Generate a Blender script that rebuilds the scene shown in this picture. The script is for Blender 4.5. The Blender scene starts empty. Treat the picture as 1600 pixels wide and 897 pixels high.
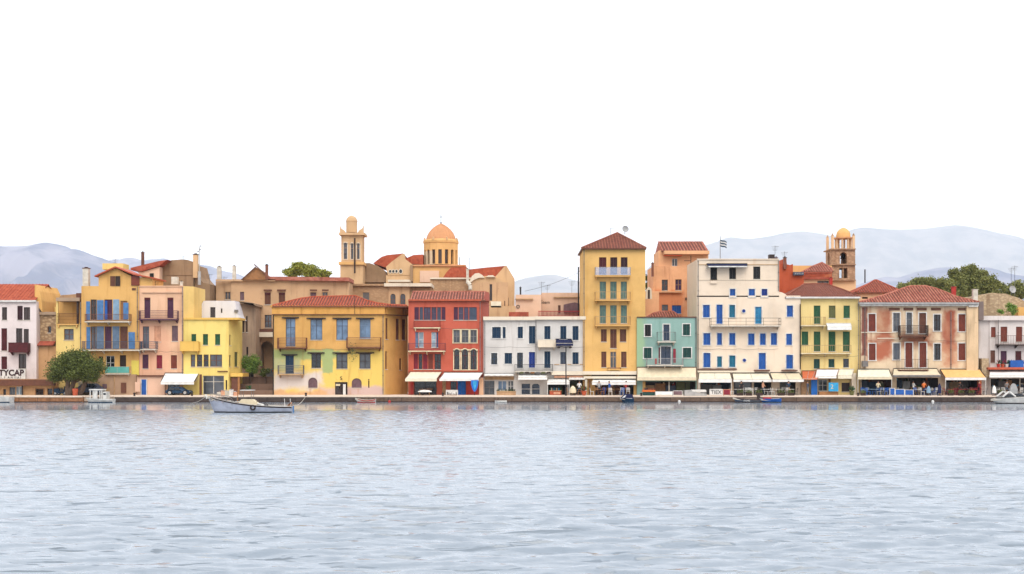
import bpy, math, random
import numpy as np
from mathutils import Vector, Matrix, noise

random.seed(7)
np.random.seed(7)
R = math.radians
sc = bpy.context.scene
COL = sc.collection

# ------------------------------------------------------------------ survey of the place
# the quay was measured from the photograph: pixel + real distance -> real position
CZ, FP, HY = 4.0, 2000.0, 575.0
G = 0.70          # quay level above the water


def wx(px, Y):
    return (px - 800.0) / FP * Y


def wz(py, Y):
    return CZ + (HY - py) / FP * Y


ROOT = {}


def children(o):
    return o.children


def tag(o, label=None, cat=None, group=None, kind=None):
    if label: o['label'] = label
    if cat: o['category'] = cat
    if group: o['group'] = group
    if kind: o['kind'] = kind
    return o


# ------------------------------------------------------------------ materials
def lin(c, k=1.0):
    out = []
    for v in c[:3]:
        v = v / 255.0
        v = v / 12.92 if v <= 0.04045 else ((v + 0.055) / 1.055) ** 2.4
        out.append(min(v * k, 0.85))
    return (out[0], out[1], out[2], 1.0)


MATS = {}
ALB = 0.67


def newmat(name):
    m = bpy.data.materials.new(name)
    m.use_nodes = True
    nt = m.node_tree
    b = nt.nodes['Principled BSDF']
    MATS[name] = m
    return m, nt, b


def N(nt, t, **kw):
    n = nt.nodes.new(t)
    for k, v in kw.items():
        if k.startswith('i_'):
            n.inputs[k[2:].replace('_', ' ')].default_value = v
        else:
            setattr(n, k, v)
    return n


def mixc(nt, fac, a, b, mode='MIX'):
    n = nt.nodes.new('ShaderNodeMix')
    n.data_type = 'RGBA'
    n.blend_type = mode
    for sock, v in ((n.inputs[0], fac), (n.inputs[6], a), (n.inputs[7], b)):
        if hasattr(v, 'is_output') or isinstance(v, bpy.types.NodeSocket):
            nt.links.new(v, sock)
        else:
            sock.default_value = v
    return n.outputs[2]


def math_(nt, op, a, b=None, clamp=False):
    n = nt.nodes.new('ShaderNodeMath')
    n.operation = op
    n.use_clamp = clamp
    for i, v in enumerate((a, b)):
        if v is None: continue
        if isinstance(v, bpy.types.NodeSocket): nt.links.new(v, n.inputs[i])
        else: n.inputs[i].default_value = v
    return n.outputs[0]


def maprange(nt, v, a, b, c=0.0, d=1.0):
    n = nt.nodes.new('ShaderNodeMapRange')
    n.interpolation_type = 'SMOOTHSTEP'
    nt.links.new(v, n.inputs[0])
    for i, q in enumerate((a, b, c, d)): n.inputs[i + 1].default_value = q
    return n.outputs[0]


def noise_tex(nt, pos, scale=(1, 1, 1), s=1.0, detail=5, rough=0.55, off=0.0):
    mp = nt.nodes.new('ShaderNodeMapping')
    mp.inputs['Scale'].default_value = scale
    mp.inputs['Location'].default_value = (off, off * 1.7, off * 0.3)
    nt.links.new(pos, mp.inputs[0])
    n = nt.nodes.new('ShaderNodeTexNoise')
    n.inputs['Scale'].default_value = s
    n.inputs['Detail'].default_value = detail
    n.inputs['Roughness'].default_value = rough
    nt.links.new(mp.outputs[0], n.inputs['Vector'])
    return n.outputs[0]


def plaster(name, c, stain=0.5, dirt=(120, 95, 75), patches=(), alb=ALB, bump=0.25, stone=0.0, rough=0.9):
    if name in MATS: return MATS[name]
    m, nt, b = newmat(name)
    geo = nt.nodes.new('ShaderNodeNewGeometry')
    pos = geo.outputs['Position']
    off = random.uniform(0, 90)
    base = lin(c, alb)
    col = base
    n1 = noise_tex(nt, pos, s=0.32, detail=6, off=off)
    f1 = maprange(nt, n1, 0.42, 0.72)
    dark = tuple(v * 0.87 for v in base[:3]) + (1,)
    lite = tuple(min(0.85, v * 1.06 + 0.01) for v in base[:3]) + (1,)
    col = mixc(nt, math_(nt, 'MULTIPLY', f1, min(1, 0.45 + stain)), lite, dark)
    if patches:
        sep = nt.nodes.new('ShaderNodeSeparateXYZ')
        nt.links.new(pos, sep.inputs[0])
        for k, (x0, y0, x1, y1, Y, pc, edge, hard) in enumerate(patches):
            nn = noise_tex(nt, pos, s=0.9, detail=6, off=off + 11 * k)
            d = math_(nt, 'MULTIPLY', math_(nt, 'SUBTRACT', nn, 0.5), edge * 3.0)
            cx, cz = (wx(x0, Y) + wx(x1, Y)) / 2, (wz(y0, Y) + wz(y1, Y)) / 2
            hw, hh = abs(wx(x1, Y) - wx(x0, Y)) / 2, abs(wz(y1, Y) - wz(y0, Y)) / 2
            ax = math_(nt, 'SUBTRACT', math_(nt, 'ABSOLUTE', math_(nt, 'SUBTRACT', sep.outputs[0], cx)), hw)
            az = math_(nt, 'SUBTRACT', math_(nt, 'ABSOLUTE', math_(nt, 'SUBTRACT', sep.outputs[2], cz)), hh)
            mx = math_(nt, 'ADD', math_(nt, 'MAXIMUM', ax, az), d)
            mask = maprange(nt, mx, edge * hard, -edge * hard)
            col = mixc(nt, mask, col, lin(pc, alb))
    # rain streaks and blotches of bare render
    n2 = noise_tex(nt, pos, scale=(1.6, 1.6, 0.16), s=1.0, detail=5, off=off + 3)
    f2 = math_(nt, 'MULTIPLY', maprange(nt, n2, 0.53, 0.74), 0.75 * stain)
    col = mixc(nt, f2, col, lin(dirt, alb))
    n3 = noise_tex(nt, pos, s=3.0, detail=8, rough=0.7, off=off + 7)
    f3 = math_(nt, 'MULTIPLY', maprange(nt, n3, 0.58, 0.70), 0.45 * stain)
    col = mixc(nt, f3, col, lin(dirt, alb))
    bp = nt.nodes.new('ShaderNodeBump')
    bp.inputs['Strength'].default_value = bump
    bp.inputs['Distance'].default_value = 0.05
    if stone > 0:
        mp = nt.nodes.new('ShaderNodeMapping')
        mp.inputs['Scale'].default_value = (1, 1, 1.5)
        nt.links.new(pos, mp.inputs[0])
        vo = nt.nodes.new('ShaderNodeTexVoronoi')
        vo.feature = 'F1'
        vo.inputs['Scale'].default_value = 2.4
        nt.links.new(mp.outputs[0], vo.inputs['Vector'])
        col = mixc(nt, math_(nt, 'MULTIPLY', maprange(nt, vo.outputs['Distance'], 0.25, 0.62), stone), col, lin(dirt, alb * 0.8))
        h = math_(nt, 'SUBTRACT', n3, math_(nt, 'MULTIPLY', vo.outputs['Distance'], stone))
        nt.links.new(h, bp.inputs['Height'])
        bp.inputs['Distance'].default_value = 0.12
    else:
        nt.links.new(n3, bp.inputs['Height'])
    nt.links.new(bp.outputs[0], b.inputs['Normal'])
    nt.links.new(col, b.inputs['Base Color'])
    b.inputs['Roughness'].default_value = rough
    b.inputs['Specular IOR Level'].default_value = 0.15
    return m


def paint(name, c, rough=0.6, var=0.10, alb=ALB, spec=0.3, metal=0.0):
    if name in MATS: return MATS[name]
    m, nt, b = newmat(name)
    pos = nt.nodes.new('ShaderNodeNewGeometry').outputs['Position']
    n = noise_tex(nt, pos, s=2.3, detail=5, off=random.uniform(0, 50))
    base = lin(c, alb)
    dk = tuple(v * (1 - 2 * var) for v in base[:3]) + (1,)
    lt = tuple(min(.85, v * (1 + var)) for v in base[:3]) + (1,)
    nt.links.new(mixc(nt, maprange(nt, n, 0.3, 0.7), lt, dk), b.inputs['Base Color'])
    b.inputs['Roughness'].default_value = rough
    b.inputs['Specular IOR Level'].default_value = spec
    b.inputs['Metallic'].default_value = metal
    return m


def tile_mat(name, c1, c2, alb=ALB):
    m, nt, b = newmat(name)
    pos = nt.nodes.new('ShaderNodeNewGeometry').outputs['Position']
    mp = nt.nodes.new('ShaderNodeMapping')
    mp.inputs['Scale'].default_value = (3.2, 2.6, 2.6)
    nt.links.new(pos, mp.inputs[0])
    vo = nt.nodes.new('ShaderNodeTexVoronoi')
    vo.inputs['Scale'].default_value = 1.0
    nt.links.new(mp.outputs[0], vo.inputs['Vector'])
    sep = nt.nodes.new('ShaderNodeSeparateColor')
    nt.links.new(vo.outputs['Color'], sep.inputs[0])
    col = mixc(nt, sep.outputs[0], lin(c1, alb), lin(c2, alb))
    n = noise_tex(nt, pos, s=0.9, detail=6, off=random.uniform(0, 50))
    col = mixc(nt, math_(nt, 'MULTIPLY', maprange(nt, n, 0.5, 0.75), 0.4), col, lin((96, 66, 52), alb))
    nt.links.new(col, b.inputs['Base Color'])
    b.inputs['Roughness'].default_value = 0.85
    b.inputs['Specular IOR Level'].default_value = 0.15
    return m


def glass(name, c, rough=0.07, spec=0.5):
    m, nt, b = newmat(name)
    pos = nt.nodes.new('ShaderNodeNewGeometry').outputs['Position']
    n = noise_tex(nt, pos, s=0.8, detail=3, off=random.uniform(0, 50))
    base = lin(c, 0.8)
    nt.links.new(mixc(nt, maprange(nt, n, 0.35, 0.65), base, tuple(v * .5 for v in base[:3]) + (1,)), b.inputs['Base Color'])
    b.inputs['Roughness'].default_value = rough
    b.inputs['Specular IOR Level'].default_value = spec
    return m


def clear(name, c, a):
    m, nt, b = newmat(name)
    b.inputs['Base Color'].default_value = lin(c, .9)
    b.inputs['Roughness'].default_value = 0.15
    b.inputs['Alpha'].default_value = a
    return m


def M(n):
    return MATS[n]


PAINTS = dict(hull_grey=(190, 195, 212), 
    white=(242, 238, 232), offwhite=(232, 222, 205), cream=(244, 226, 186), lilac_white=(236, 228, 236),
    black=(28, 26, 28), iron=(52, 48, 52), dark_iron=(60, 46, 44), rust=(140, 84, 62), grey=(132, 126, 124), pale_grey=(190, 188, 186),
    blue=(38, 98, 184), deep_blue=(30, 62, 150), sky_blue=(92, 142, 196), pale_blue=(150, 182, 208), teal_blue=(30, 118, 150), light_blue=(52, 146, 196),
    navy=(22, 58, 88), slate=(82, 92, 112), greyblue=(118, 140, 166),
    maroon=(92, 26, 30), deep_maroon=(60, 22, 30), red_brown=(136, 62, 44), brown=(118, 72, 52), dark_brown=(64, 44, 36), plum=(92, 48, 76),
    green=(44, 98, 62), dark_green=(30, 76, 70), grey_green=(108, 138, 128), olive=(110, 112, 66), teal=(82, 160, 150),
    pink=(240, 176, 140), red=(196, 52, 40), orange=(232, 120, 50), bright_blue=(30, 120, 220), cyan=(60, 176, 232), crimson=(150, 36, 56),
    terracotta=(206, 96, 62), wood=(176, 122, 74), tan=(206, 166, 120), purple_grey=(128, 98, 104), skin=(206, 150, 120), hair=(48, 34, 26))
for k_, v_ in PAINTS.items(): paint(k_, v_)
FABS = dict(fabric_white=(250, 248, 244), fabric_cream=(250, 240, 214), fabric_beige=(236, 220, 188), fabric_orange=(250, 196, 128), fabric_rust=(214, 118, 80), fabric_navy=(48, 52, 84))
for k_, v_ in FABS.items(): paint(k_, v_, rough=0.95, var=0.05, spec=0.05, alb=0.74)
tile_mat('tile_red', (196, 106, 82), (168, 80, 62))
tile_mat('tile_pink', (208, 138, 116), (176, 98, 80))
tile_mat('tile_orange', (202, 104, 74), (176, 84, 60))
tile_mat('tile_brown', (168, 104, 84), (144, 84, 68))
tile_mat('tile_valley_shade', (134, 80, 64), (112, 66, 56))  # darker tile colour paints in the shade between the barrel rows
glass('pane', (34, 40, 48)); glass('pane_blue', (112, 140, 172)); glass('pane_grey', (86, 90, 98)); glass('pane_brown', (62, 44, 40))
glass('pane_navy', (20, 44, 74)); glass('pane_light', (170, 190, 206)); glass('pane_violet', (66, 50, 84)); glass('pane_olive', (96, 92, 52)); glass('pane_teal', (60, 104, 116))
clear('railing_glass', (180, 196, 224), 0.35); clear('teal_glass', (96, 176, 166), 0.75)


# ------------------------------------------------------------------ mesh builder
class MB:
    def __init__(s):
        s.v, s.f, s.m, s.mats = [], [], [], []

    def mi(s, mat):
        if mat not in s.mats: s.mats.append(mat)
        return s.mats.index(mat)

    def face(s, pts, mat):
        i = len(s.v)
        s.v += [tuple(p) for p in pts]
        s.f.append(tuple(range(i, i + len(pts))))
        s.m.append(s.mi(mat))

    def box8(s, p, mat, skip=()):
        # p: 8 points, bottom 0-3 ccw, top 4-7
        i = len(s.v)
        s.v += [tuple(q) for q in p]
        k = s.mi(mat)
        for a, q in enumerate(((0, 3, 2, 1), (4, 5, 6, 7), (0, 1, 5, 4), (1, 2, 6, 5), (2, 3, 7, 6), (3, 0, 4, 7))):
            if a in skip: continue
            s.f.append(tuple(i + j for j in q))
            s.m.append(k)

    def box(s, x0, x1, y0, y1, z0, z1, mat, skip=()):
        s.box8([(x0, y0, z0), (x1, y0, z0), (x1, y1, z0), (x0, y1, z0), (x0, y0, z1), (x1, y0, z1), (x1, y1, z1), (x0, y1, z1)], mat, skip)

    def fbox(s, F, u0, u1, d0, d1, z0, z1, mat, skip=()):
        # box in a facade frame; d is distance out of the wall
        s.box8([F.p(u0, d1, z0), F.p(u1, d1, z0), F.p(u1, d0, z0), F.p(u0, d0, z0),
                F.p(u0, d1, z1), F.p(u1, d1, z1), F.p(u1, d0, z1), F.p(u0, d0, z1)], mat, skip)

    def prism(s, prof, y0, y1, mat):
        # prof: list of (x,z), extruded in y
        a = [(x, y0, z) for x, z in prof]
        b = [(x, y1, z) for x, z in prof]
        s.face(a, mat)
        s.face(b[::-1], mat)
        n = len(prof)
        for i in range(n):
            j = (i + 1) % n
            s.face([a[j], a[i], b[i], b[j]], mat)

    def bar(s, p0, p1, r, mat, n=4, r1=None, caps=True):
        p0, p1 = Vector(p0), Vector(p1)
        d = (p1 - p0)
        if d.length < 1e-6: return
        d.normalize()
        a = Vector((0, 0, 1)) if abs(d.z) < .9 else Vector((1, 0, 0))
        u = d.cross(a).normalized()
        w = d.cross(u)
        r1 = r if r1 is None else r1
        i = len(s.v)
        for P, rr in ((p0, r), (p1, r1)):
            for k in range(n):
                t = 2 * math.pi * (k + .5) / n
                s.v.append(tuple(P + u * math.cos(t) * rr + w * math.sin(t) * rr))
        k_ = s.mi(mat)
        for k in range(n):
            j = (k + 1) % n
            s.f.append((i + k, i + n + k, i + n + j, i + j)); s.m.append(k_)
        if caps:
            s.f.append(tuple(i + k for k in range(n))); s.m.append(k_)
            s.f.append(tuple(i + n + k for k in range(n))[::-1]); s.m.append(k_)

    def path(s, pts, r, mat, n=4):
        for a, b in zip(pts[:-1], pts[1:]): s.bar(a, b, r, mat, n)

    def lathe(s, c, prof, mat, n=24, squash=1.0, a0=0.0, a1=2 * math.pi):
        # prof: list of (radius, z)
        full = abs(a1 - a0 - 2 * math.pi) < 1e-6
        m = n if full else n + 1
        rows = []
        for r, z in prof:
            rows.append([(c[0] + r * math.cos(a0 + (a1 - a0) * k / n), c[1] + squash * r * math.sin(a0 + (a1 - a0) * k / n), c[2] + z) for k in range(m)])
        for a, b in zip(rows[:-1], rows[1:]):
            for k in range(n):
                j = (k + 1) % m
                s.face([a[k], a[j], b[j], b[k]], mat)
        if full:
            s.face(rows[0][::-1], mat); s.face(rows[-1], mat)

    def ball(s, c, r, mat, n=10, m=6, sq=(1, 1, 1)):
        rows = []
        for i in range(m + 1):
            th = math.pi * i / m
            rows.append([(c[0] + r * sq[0] * math.sin(th) * math.cos(2 * math.pi * k / n), c[1] + r * sq[1] * math.sin(th) * math.sin(2 * math.pi * k / n), c[2] - r * sq[2] * math.cos(th)) for k in range(n)])
        for a, b in zip(rows[:-1], rows[1:]):
            for k in range(n):
                j = (k + 1) % n
                s.face([a[k], a[j], b[j], b[k]], mat)

    def build(s, name, parent=None, smooth=False, weld=False):
        me = bpy.data.meshes.new(name)
        o = (0, 0, 0)
        if parent is not None: o = ROOT.get(parent.name, (0, 0, 0))
        me.from_pydata([(x - o[0], y - o[1], z - o[2]) for x, y, z in s.v], [], s.f)
        for mt in s.mats: me.materials.append(M(mt) if isinstance(mt, str) else mt)
        me.polygons.foreach_set('material_index', s.m)
        if smooth: me.polygons.foreach_set('use_smooth', [True] * len(s.f))
        me.update()
        ob = bpy.data.objects.new(name, me)
        COL.objects.link(ob)
        if weld:
            import bmesh
            bm = bmesh.new(); bm.from_mesh(me)
            bmesh.ops.remove_doubles(bm, verts=bm.verts, dist=1e-4)
            bmesh.ops.recalc_face_normals(bm, faces=bm.faces)
            bm.to_mesh(me); bm.free()
        if parent is not None:
            ob.parent = parent
            ROOT[ob.name] = o
        return ob


def empty(name, loc, label, cat, group=None):
    o = bpy.data.objects.new(name, None)
    o.empty_display_size = 0.5
    COL.objects.link(o)
    o.location = loc
    ROOT[o.name] = tuple(loc)
    tag(o, label, cat, group)
    return o


class Fac:
    """a straight run of facade between two plan points"""
    def __init__(s, A, B):
        s.A, s.B = A, B
        dx, dy = B[0] - A[0], B[1] - A[1]
        s.L = math.hypot(dx, dy)
        s.u = (dx / s.L, dy / s.L)
        s.n = (s.u[1], -s.u[0])

    def t(s, px, d=0.0):
        k = (px - 800.0) / FP
        ax, ay = s.A[0] + s.n[0] * d, s.A[1] + s.n[1] * d
        return (k * ay - ax) / (s.u[0] - k * s.u[1])

    def z(s, py, t, d=0.0):
        return wz(py, s.A[1] + s.n[1] * d + s.u[1] * t)

    def p(s, t, d, z):
        return (s.A[0] + s.u[0] * t + s.n[0] * d, s.A[1] + s.u[1] * t + s.n[1] * d, z)


class Bld:
    def __init__(s, name, label, cat, px, Y, group=None):
        s.Y = Y
        s.root = empty(name, (wx(px, Y), Y, G), label, cat, group)
        s.F = []

    def block(s, pts, top, wins='', mat='p', depth=8.0, bot=None, name='wall', cap=None):
        P = [(wx(px, Y), Y) for px, Y in pts]
        P[0] = (P[0][0] + .01, P[0][1]); P[-1] = (P[-1][0] - .01, P[-1][1])
        ztop = wz(top, pts[0][1])
        zb = G - .05 if bot is None else wz(bot, pts[0][1])
        fs = [Fac(P[i], P[i + 1]) for i in range(len(P) - 1)]
        mb = MB()
        WL = []
        for line in wins.strip().splitlines():
            for it in line.split(';'):
                q = it.split()
                if len(q) < 5: continue
                x0, y0, x1, y1 = map(float, q[:4])
                for F in fs:
                    c = (x0 + x1) / 2
                    if -0.01 <= F.t(c) <= F.L + .01: break
                t0, t1 = F.t(x0), F.t(x1)
                tc = (t0 + t1) / 2
                za, zb_ = F.z(y1, tc), F.z(y0, tc)
                if za < G + .15: za = G + .002
                WL.append((F, max(.05, t0), min(F.L - .05, t1), za, zb_, q[4]))
        for F in fs:
            H = [w for w in WL if w[0] is F]
            us = sorted({0.0, F.L} | {w[1] for w in H} | {w[2] for w in H})
            zs = sorted({zb, ztop} | {min(w[3], ztop) for w in H} | {min(w[4], ztop) for w in H})
            for i in range(len(us) - 1):
                j = 0
                while j < len(zs) - 1:
                    uc = (us[i] + us[i + 1]) / 2
                    if any(w[1] < uc < w[2] and w[3] < (zs[j] + zs[j + 1]) / 2 < w[4] for w in H):
                        j += 1; continue
                    k = j
                    while k + 1 < len(zs) - 1 and not any(w[1] < uc < w[2] and w[3] < (zs[k + 1] + zs[k + 2]) / 2 < w[4] for w in H): k += 1
                    mb.face([F.p(us[i], 0, zs[j]), F.p(us[i + 1], 0, zs[j]), F.p(us[i + 1], 0, zs[k + 1]), F.p(us[i], 0, zs[k + 1])], mat)
                    j = k + 1
            for w in H:
                dp = -.22
                if w[5].startswith('rm'): continue
                a, b_, c, d = w[1:5]
                mb.face([F.p(a, 0, c), F.p(a, 0, d), F.p(a, dp, d), F.p(a, dp, c)], mat)
                mb.face([F.p(b_, 0, d), F.p(b_, 0, c), F.p(b_, dp, c), F.p(b_, dp, d)], mat)
                mb.face([F.p(a, 0, d), F.p(b_, 0, d), F.p(b_, dp, d), F.p(a, dp, d)], mat)
                mb.face([F.p(b_, 0, c), F.p(a, 0, c), F.p(a, dp, c), F.p(b_, dp, c)], mat)
        bl, br = (P[0][0], P[0][1] + depth), (P[-1][0], max(P[-1][1] + .5, P[0][1] + depth))
        ring = P + [br, bl]
        for A, B in ((P[-1], br), (br, bl), (bl, P[0])):
            mb.face([(A[0], A[1], zb), (B[0], B[1], zb), (B[0], B[1], ztop), (A[0], A[1], ztop)], mat)
        mb.face([(x, y, ztop) for x, y in ring], cap or mat)
        for w in WL:
            fl = w[5].split(':')
            if len(fl) > 3 and 'a' in fl[3]: s.arch(mb, w, mat)
        wall = mb.build(name, s.root)
        s.F += fs
        for w in WL: s.window(*w)
        return wall

    def arch(s, mb, w, mat):
        F, a, b, z0, z1, st = w
        h = min((b - a) / 2, (z1 - z0) * .45)
        n = 8
        zc = z1 - h
        for i in range(n):
            t0, t1 = math.pi * (1 - i / n), math.pi * (1 - (i + 1) / n)
            u0, u1 = (a + b) / 2 + (b - a) / 2 * math.cos(t0), (a + b) / 2 + (b - a) / 2 * math.cos(t1)
            q0, q1 = zc + h * math.sin(t0), zc + h * math.sin(t1)
            mb.box8([F.p(u0, 0, q0), F.p(u1, 0, q1), F.p(u1, -.2, q1), F.p(u0, -.2, q0), F.p(u0, 0, z1), F.p(u1, 0, z1), F.p(u1, -.2, z1), F.p(u0, -.2, z1)], mat)

    def window(s, F, a, b, z0, z1, st):
        q = (st + ':-:-:').split(':')
        kind, col, trim, fl = q[0], q[1], q[2], q[3] if len(st.split(':')) > 3 else ''
        w, h = b - a, z1 - z0
        if kind == 'rm':
            s.room(F, a, b, z0, z1, col)
            return
        fm = MB()
        arch = 'a' in fl
        if trim not in ('-', ''):
            tw = .11
            fm.fbox(F, a - tw, a, -.02, .035, z0, z1, trim)
            fm.fbox(F, b, b + tw, -.02, .035, z0, z1, trim)
            if not arch:
                fm.fbox(F, a - tw, b + tw, -.02, .037, z1, z1 + tw, trim)
            else:
                hh = min(w / 2, h * .45)
                pts = [(( a + b) / 2 + (w / 2 + tw) * math.cos(math.pi * (1 - i / 10)), z1 - hh + (hh + tw) * math.sin(math.pi * (1 - i / 10))) for i in range(11)]
                pin = [((a + b) / 2 + (w / 2) * math.cos(math.pi * (1 - i / 10)), z1 - hh + hh * math.sin(math.pi * (1 - i / 10))) for i in range(11)]
                for i in range(10):
                    fm.box8([F.p(pin[i][0], .035, pin[i][1]), F.p(pin[i + 1][0], .035, pin[i + 1][1]), F.p(pin[i + 1][0], -.02, pin[i + 1][1]), F.p(pin[i][0], -.02, pin[i][1]),
                             F.p(pts[i][0], .035, pts[i][1]), F.p(pts[i + 1][0], .035, pts[i + 1][1]), F.p(pts[i + 1][0], -.02, pts[i + 1][1]), F.p(pts[i][0], -.02, pts[i][1])], trim)
            if z0 > G + .1:
                fm.fbox(F, a - tw - .03, b + tw + .03, -.02, .09, z0 - tw * .8, z0, trim)
        elif z0 > G + .1 and 'n' not in fl:
            fm.fbox(F, a - .05, b + .05, -.02, .07, z0 - .07, z0 - .002, 'offwhite')
        if 'l' in fl:
            fm.fbox(F, a - .45, b + .45, -.02, .22, z1 + .06, z1 + .2, 'dark_iron')
            fm.fbox(F, a - .15, b + .15, -.02, .1, z1 + .002, z1 + .058, 'dark_iron')
        if 'h' in fl:   # painted head board
            fm.fbox(F, a - .02, b + .02, -.12, -.02, z1 - .3, z1 - .002, 'maroon')
        fc = {'gl': col, 'dk': 'dark_brown', 'op': 'white', 'sf': col, 'sh': col, 'dr': col}[kind]
        if kind == 'gl' and col in ('-',): fc = 'white'
        t = .06
        fm.fbox(F, a, a + t, -.2, -.12, z0, z1, fc); fm.fbox(F, b - t, b, -.2, -.12, z0, z1, fc)
        fm.fbox(F, a + t, b - t, -.2, -.12, z1 - t, z1, fc); fm.fbox(F, a + t, b - t, -.2, -.12, z0, z0 + t, fc)
        if kind in ('gl', 'op', 'sf'):
            n = max(1, round((w) / (.75 if kind != 'sf' else 1.3)))
            if kind == 'gl' and n < 2 and w > .7: n = 2
            for i in range(1, n):
                u = a + w * i / n
                fm.fbox(F, u - .035, u + .035, -.195, -.115, z0 + t, z1 - t, fc)
            if h > 1.3:
                zz = z0 + h * (.68 if h > 1.9 else .5)
                fm.fbox(F, a + t, b - t, -.19, -.13, zz - .03, zz + .03, fc)
        nm = 'door' if (kind == 'dr' and z0 < G + .2) or h > 2.05 else 'window'
        if kind == 'sf': nm = 'shop_window'
        ob = fm.build(nm, s.root)
        pane = {'gl': 'pane', 'op': 'pane', 'dk': 'pane_brown', 'sf': 'pane'}.get(kind)
        for f_, pm in (('B', 'pane_blue'), ('G', 'pane_grey'), ('N', 'pane_navy'), ('L', 'pane_light'), ('V', 'pane_violet'), ('O', 'pane_olive'), ('T', 'pane_teal'), ('D', 'pane')):
            if f_ in fl: pane = pm
        if kind in ('sh', 'dr'):
            n = 2 if w > .6 else 1
            for i in range(n):
                u0, u1 = a + t + (w - 2 * t) * i / n + .008, a + t + (w - 2 * t) * (i + 1) / n - .008
                lb = MB()
                lb.fbox(F, u0, u1, -.17, -.14, z0 + t, z1 - t, col)
                e = .07
                lb.fbox(F, u0, u0 + e, -.139, -.11, z0 + t, z1 - t, col); lb.fbox(F, u1 - e, u1, -.139, -.11, z0 + t, z1 - t, col)
                m_ = 3 if h > 1.9 else 2
                for k in range(m_ + 1):
                    zz = z0 + t + (h - 2 * t - e) * k / m_
                    lb.fbox(F, u0 + e, u1 - e, -.139, -.112, zz, zz + e, col)
                if kind == 'sh':
                    nz = int((h - .2) / .11)
                    for k in range(nz):
                        zz = z0 + .12 + k * .11
                        lb.fbox(F, u0 + e, u1 - e, -.139, -.124, zz, zz + .06, col)
                lb.build('shutter' if kind == 'sh' else 'door_leaf', ob)
        else:
            pb = MB()
            dd = -.17 if kind != 'dk' else -.2
            pb.fbox(F, a + t * .5, b - t * .5, dd - .02, dd, z0 + .02, z1 - .02, pane)
            pb.build('pane', ob)
            if kind == 'dk' and w > .5:
                cb = MB()
                cb.fbox(F, (a + b) / 2 - .03, (a + b) / 2 + .03, -.19, -.13, z0 + t, z1 - t, 'dark_brown')
                cb.build('mullion', ob)
        if kind == 'op':
            lw = min(.62, w * .5)
            for sgn, e0 in ((-1, a), (1, b)):
                u0, u1 = (e0 - lw - .02, e0 - .02) if sgn < 0 else (e0 + .02, e0 + lw + .02)
                lb = MB()
                lb.fbox(F, u0, u1, .045, .085, z0 + .02, z1 - .02, col)
                nz = int((h - .2) / .11)
                for k in range(nz):
                    zz = z0 + .12 + k * .11
                    lb.fbox(F, u0 + .07, u1 - .07, .085, .10, zz, zz + .05, col)
                lb.build('shutter', ob)

    def room(s, F, a, b, z0, z1, col):
        dp = -2.6
        mb = MB()
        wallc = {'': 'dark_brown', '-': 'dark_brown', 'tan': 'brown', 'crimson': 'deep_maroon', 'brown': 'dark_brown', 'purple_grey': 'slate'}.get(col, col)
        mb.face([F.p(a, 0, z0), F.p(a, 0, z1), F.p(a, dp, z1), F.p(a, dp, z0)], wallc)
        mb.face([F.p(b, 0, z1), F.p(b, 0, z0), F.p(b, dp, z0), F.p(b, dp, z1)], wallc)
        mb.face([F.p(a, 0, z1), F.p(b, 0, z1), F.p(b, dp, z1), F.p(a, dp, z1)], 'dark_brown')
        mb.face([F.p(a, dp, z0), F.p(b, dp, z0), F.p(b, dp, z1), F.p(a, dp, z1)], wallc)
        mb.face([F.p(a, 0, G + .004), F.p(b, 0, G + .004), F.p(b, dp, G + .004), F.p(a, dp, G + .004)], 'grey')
        ob = mb.build('shop_interior', s.root)
        rr = random.Random(int(a * 100) + int(abs(F.A[0]) * 10))
        sb = MB()
        # back bar with shelves and goods
        u = a + .4
        cs = ['wood', 'grey', 'purple_grey', 'slate', 'tan', 'rust', 'pale_grey', 'navy', 'olive']
        while u < b - .8:
            w = rr.uniform(.7, 1.6)
            w = min(w, b - .3 - u)
            hgt = rr.uniform(.9, 1.9)
            c = rr.choice(cs)
            sb.fbox(F, u, u + w - .1, dp + .02, dp + .45, z0 + .01, z0 + hgt, c)
            for k in range(rr.randint(1, 4)):
                uu = u + rr.uniform(.05, max(.06, w - .3))
                sb.fbox(F, uu, uu + .16, dp + .1, dp + .3, z0 + hgt + .003, z0 + hgt + rr.uniform(.15, .35), rr.choice(['white', 'red', 'cyan', 'cream', 'orange', 'green']))
            u += w
        sb.build('bar_shelf', ob)
        # front posts of the opening
        pb = MB()
        n = max(1, int((b - a) / 2.6))
        for i in range(1, n):
            uu = a + (b - a) * i / n
            pb.fbox(F, uu - .05, uu + .05, -.14, -.04, z0, z1, 'offwhite')
        if n > 1: pb.build('post', ob)

    def F_at(s, px):
        for F in s.F:
            if -.05 <= F.t(px) <= F.L + .05: return F
        return s.F[0]

    def band(s, x0, x1, y0, y1, mat, out=.15, name='cornice', i=None, yend=None):
        F = s.F_at((x0 + x1) / 2) if i is None else s.F[i]
        mb = MB()
        t0, t1 = F.t(x0), F.t(x1)
        if i is not None and x1 > 1e5: t0, t1 = -.0, F.L
        mb.fbox(F, t0, t1, -.01, out, F.z(y1, t0), F.z(y0, t0), mat)
        return mb.build(name, s.root)

    def prism(s, name, prof, y0, y1, mat, parent=None):
        mb = MB()
        mb.prism([(wx(x, y0), wz(y, y0)) for x, y in prof], y0, y1, mat)
        return mb.build(name, parent or s.root)

    def boxpx(s, name, x0, x1, y0, y1, Ya, Yb, mat, parent=None):
        mb = MB()
        mb.box(wx(x0, Ya), wx(x1, Ya), Ya, Yb, wz(y1, Ya), wz(y0, Ya), mat)
        return mb.build(name, parent or s.root)

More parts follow.
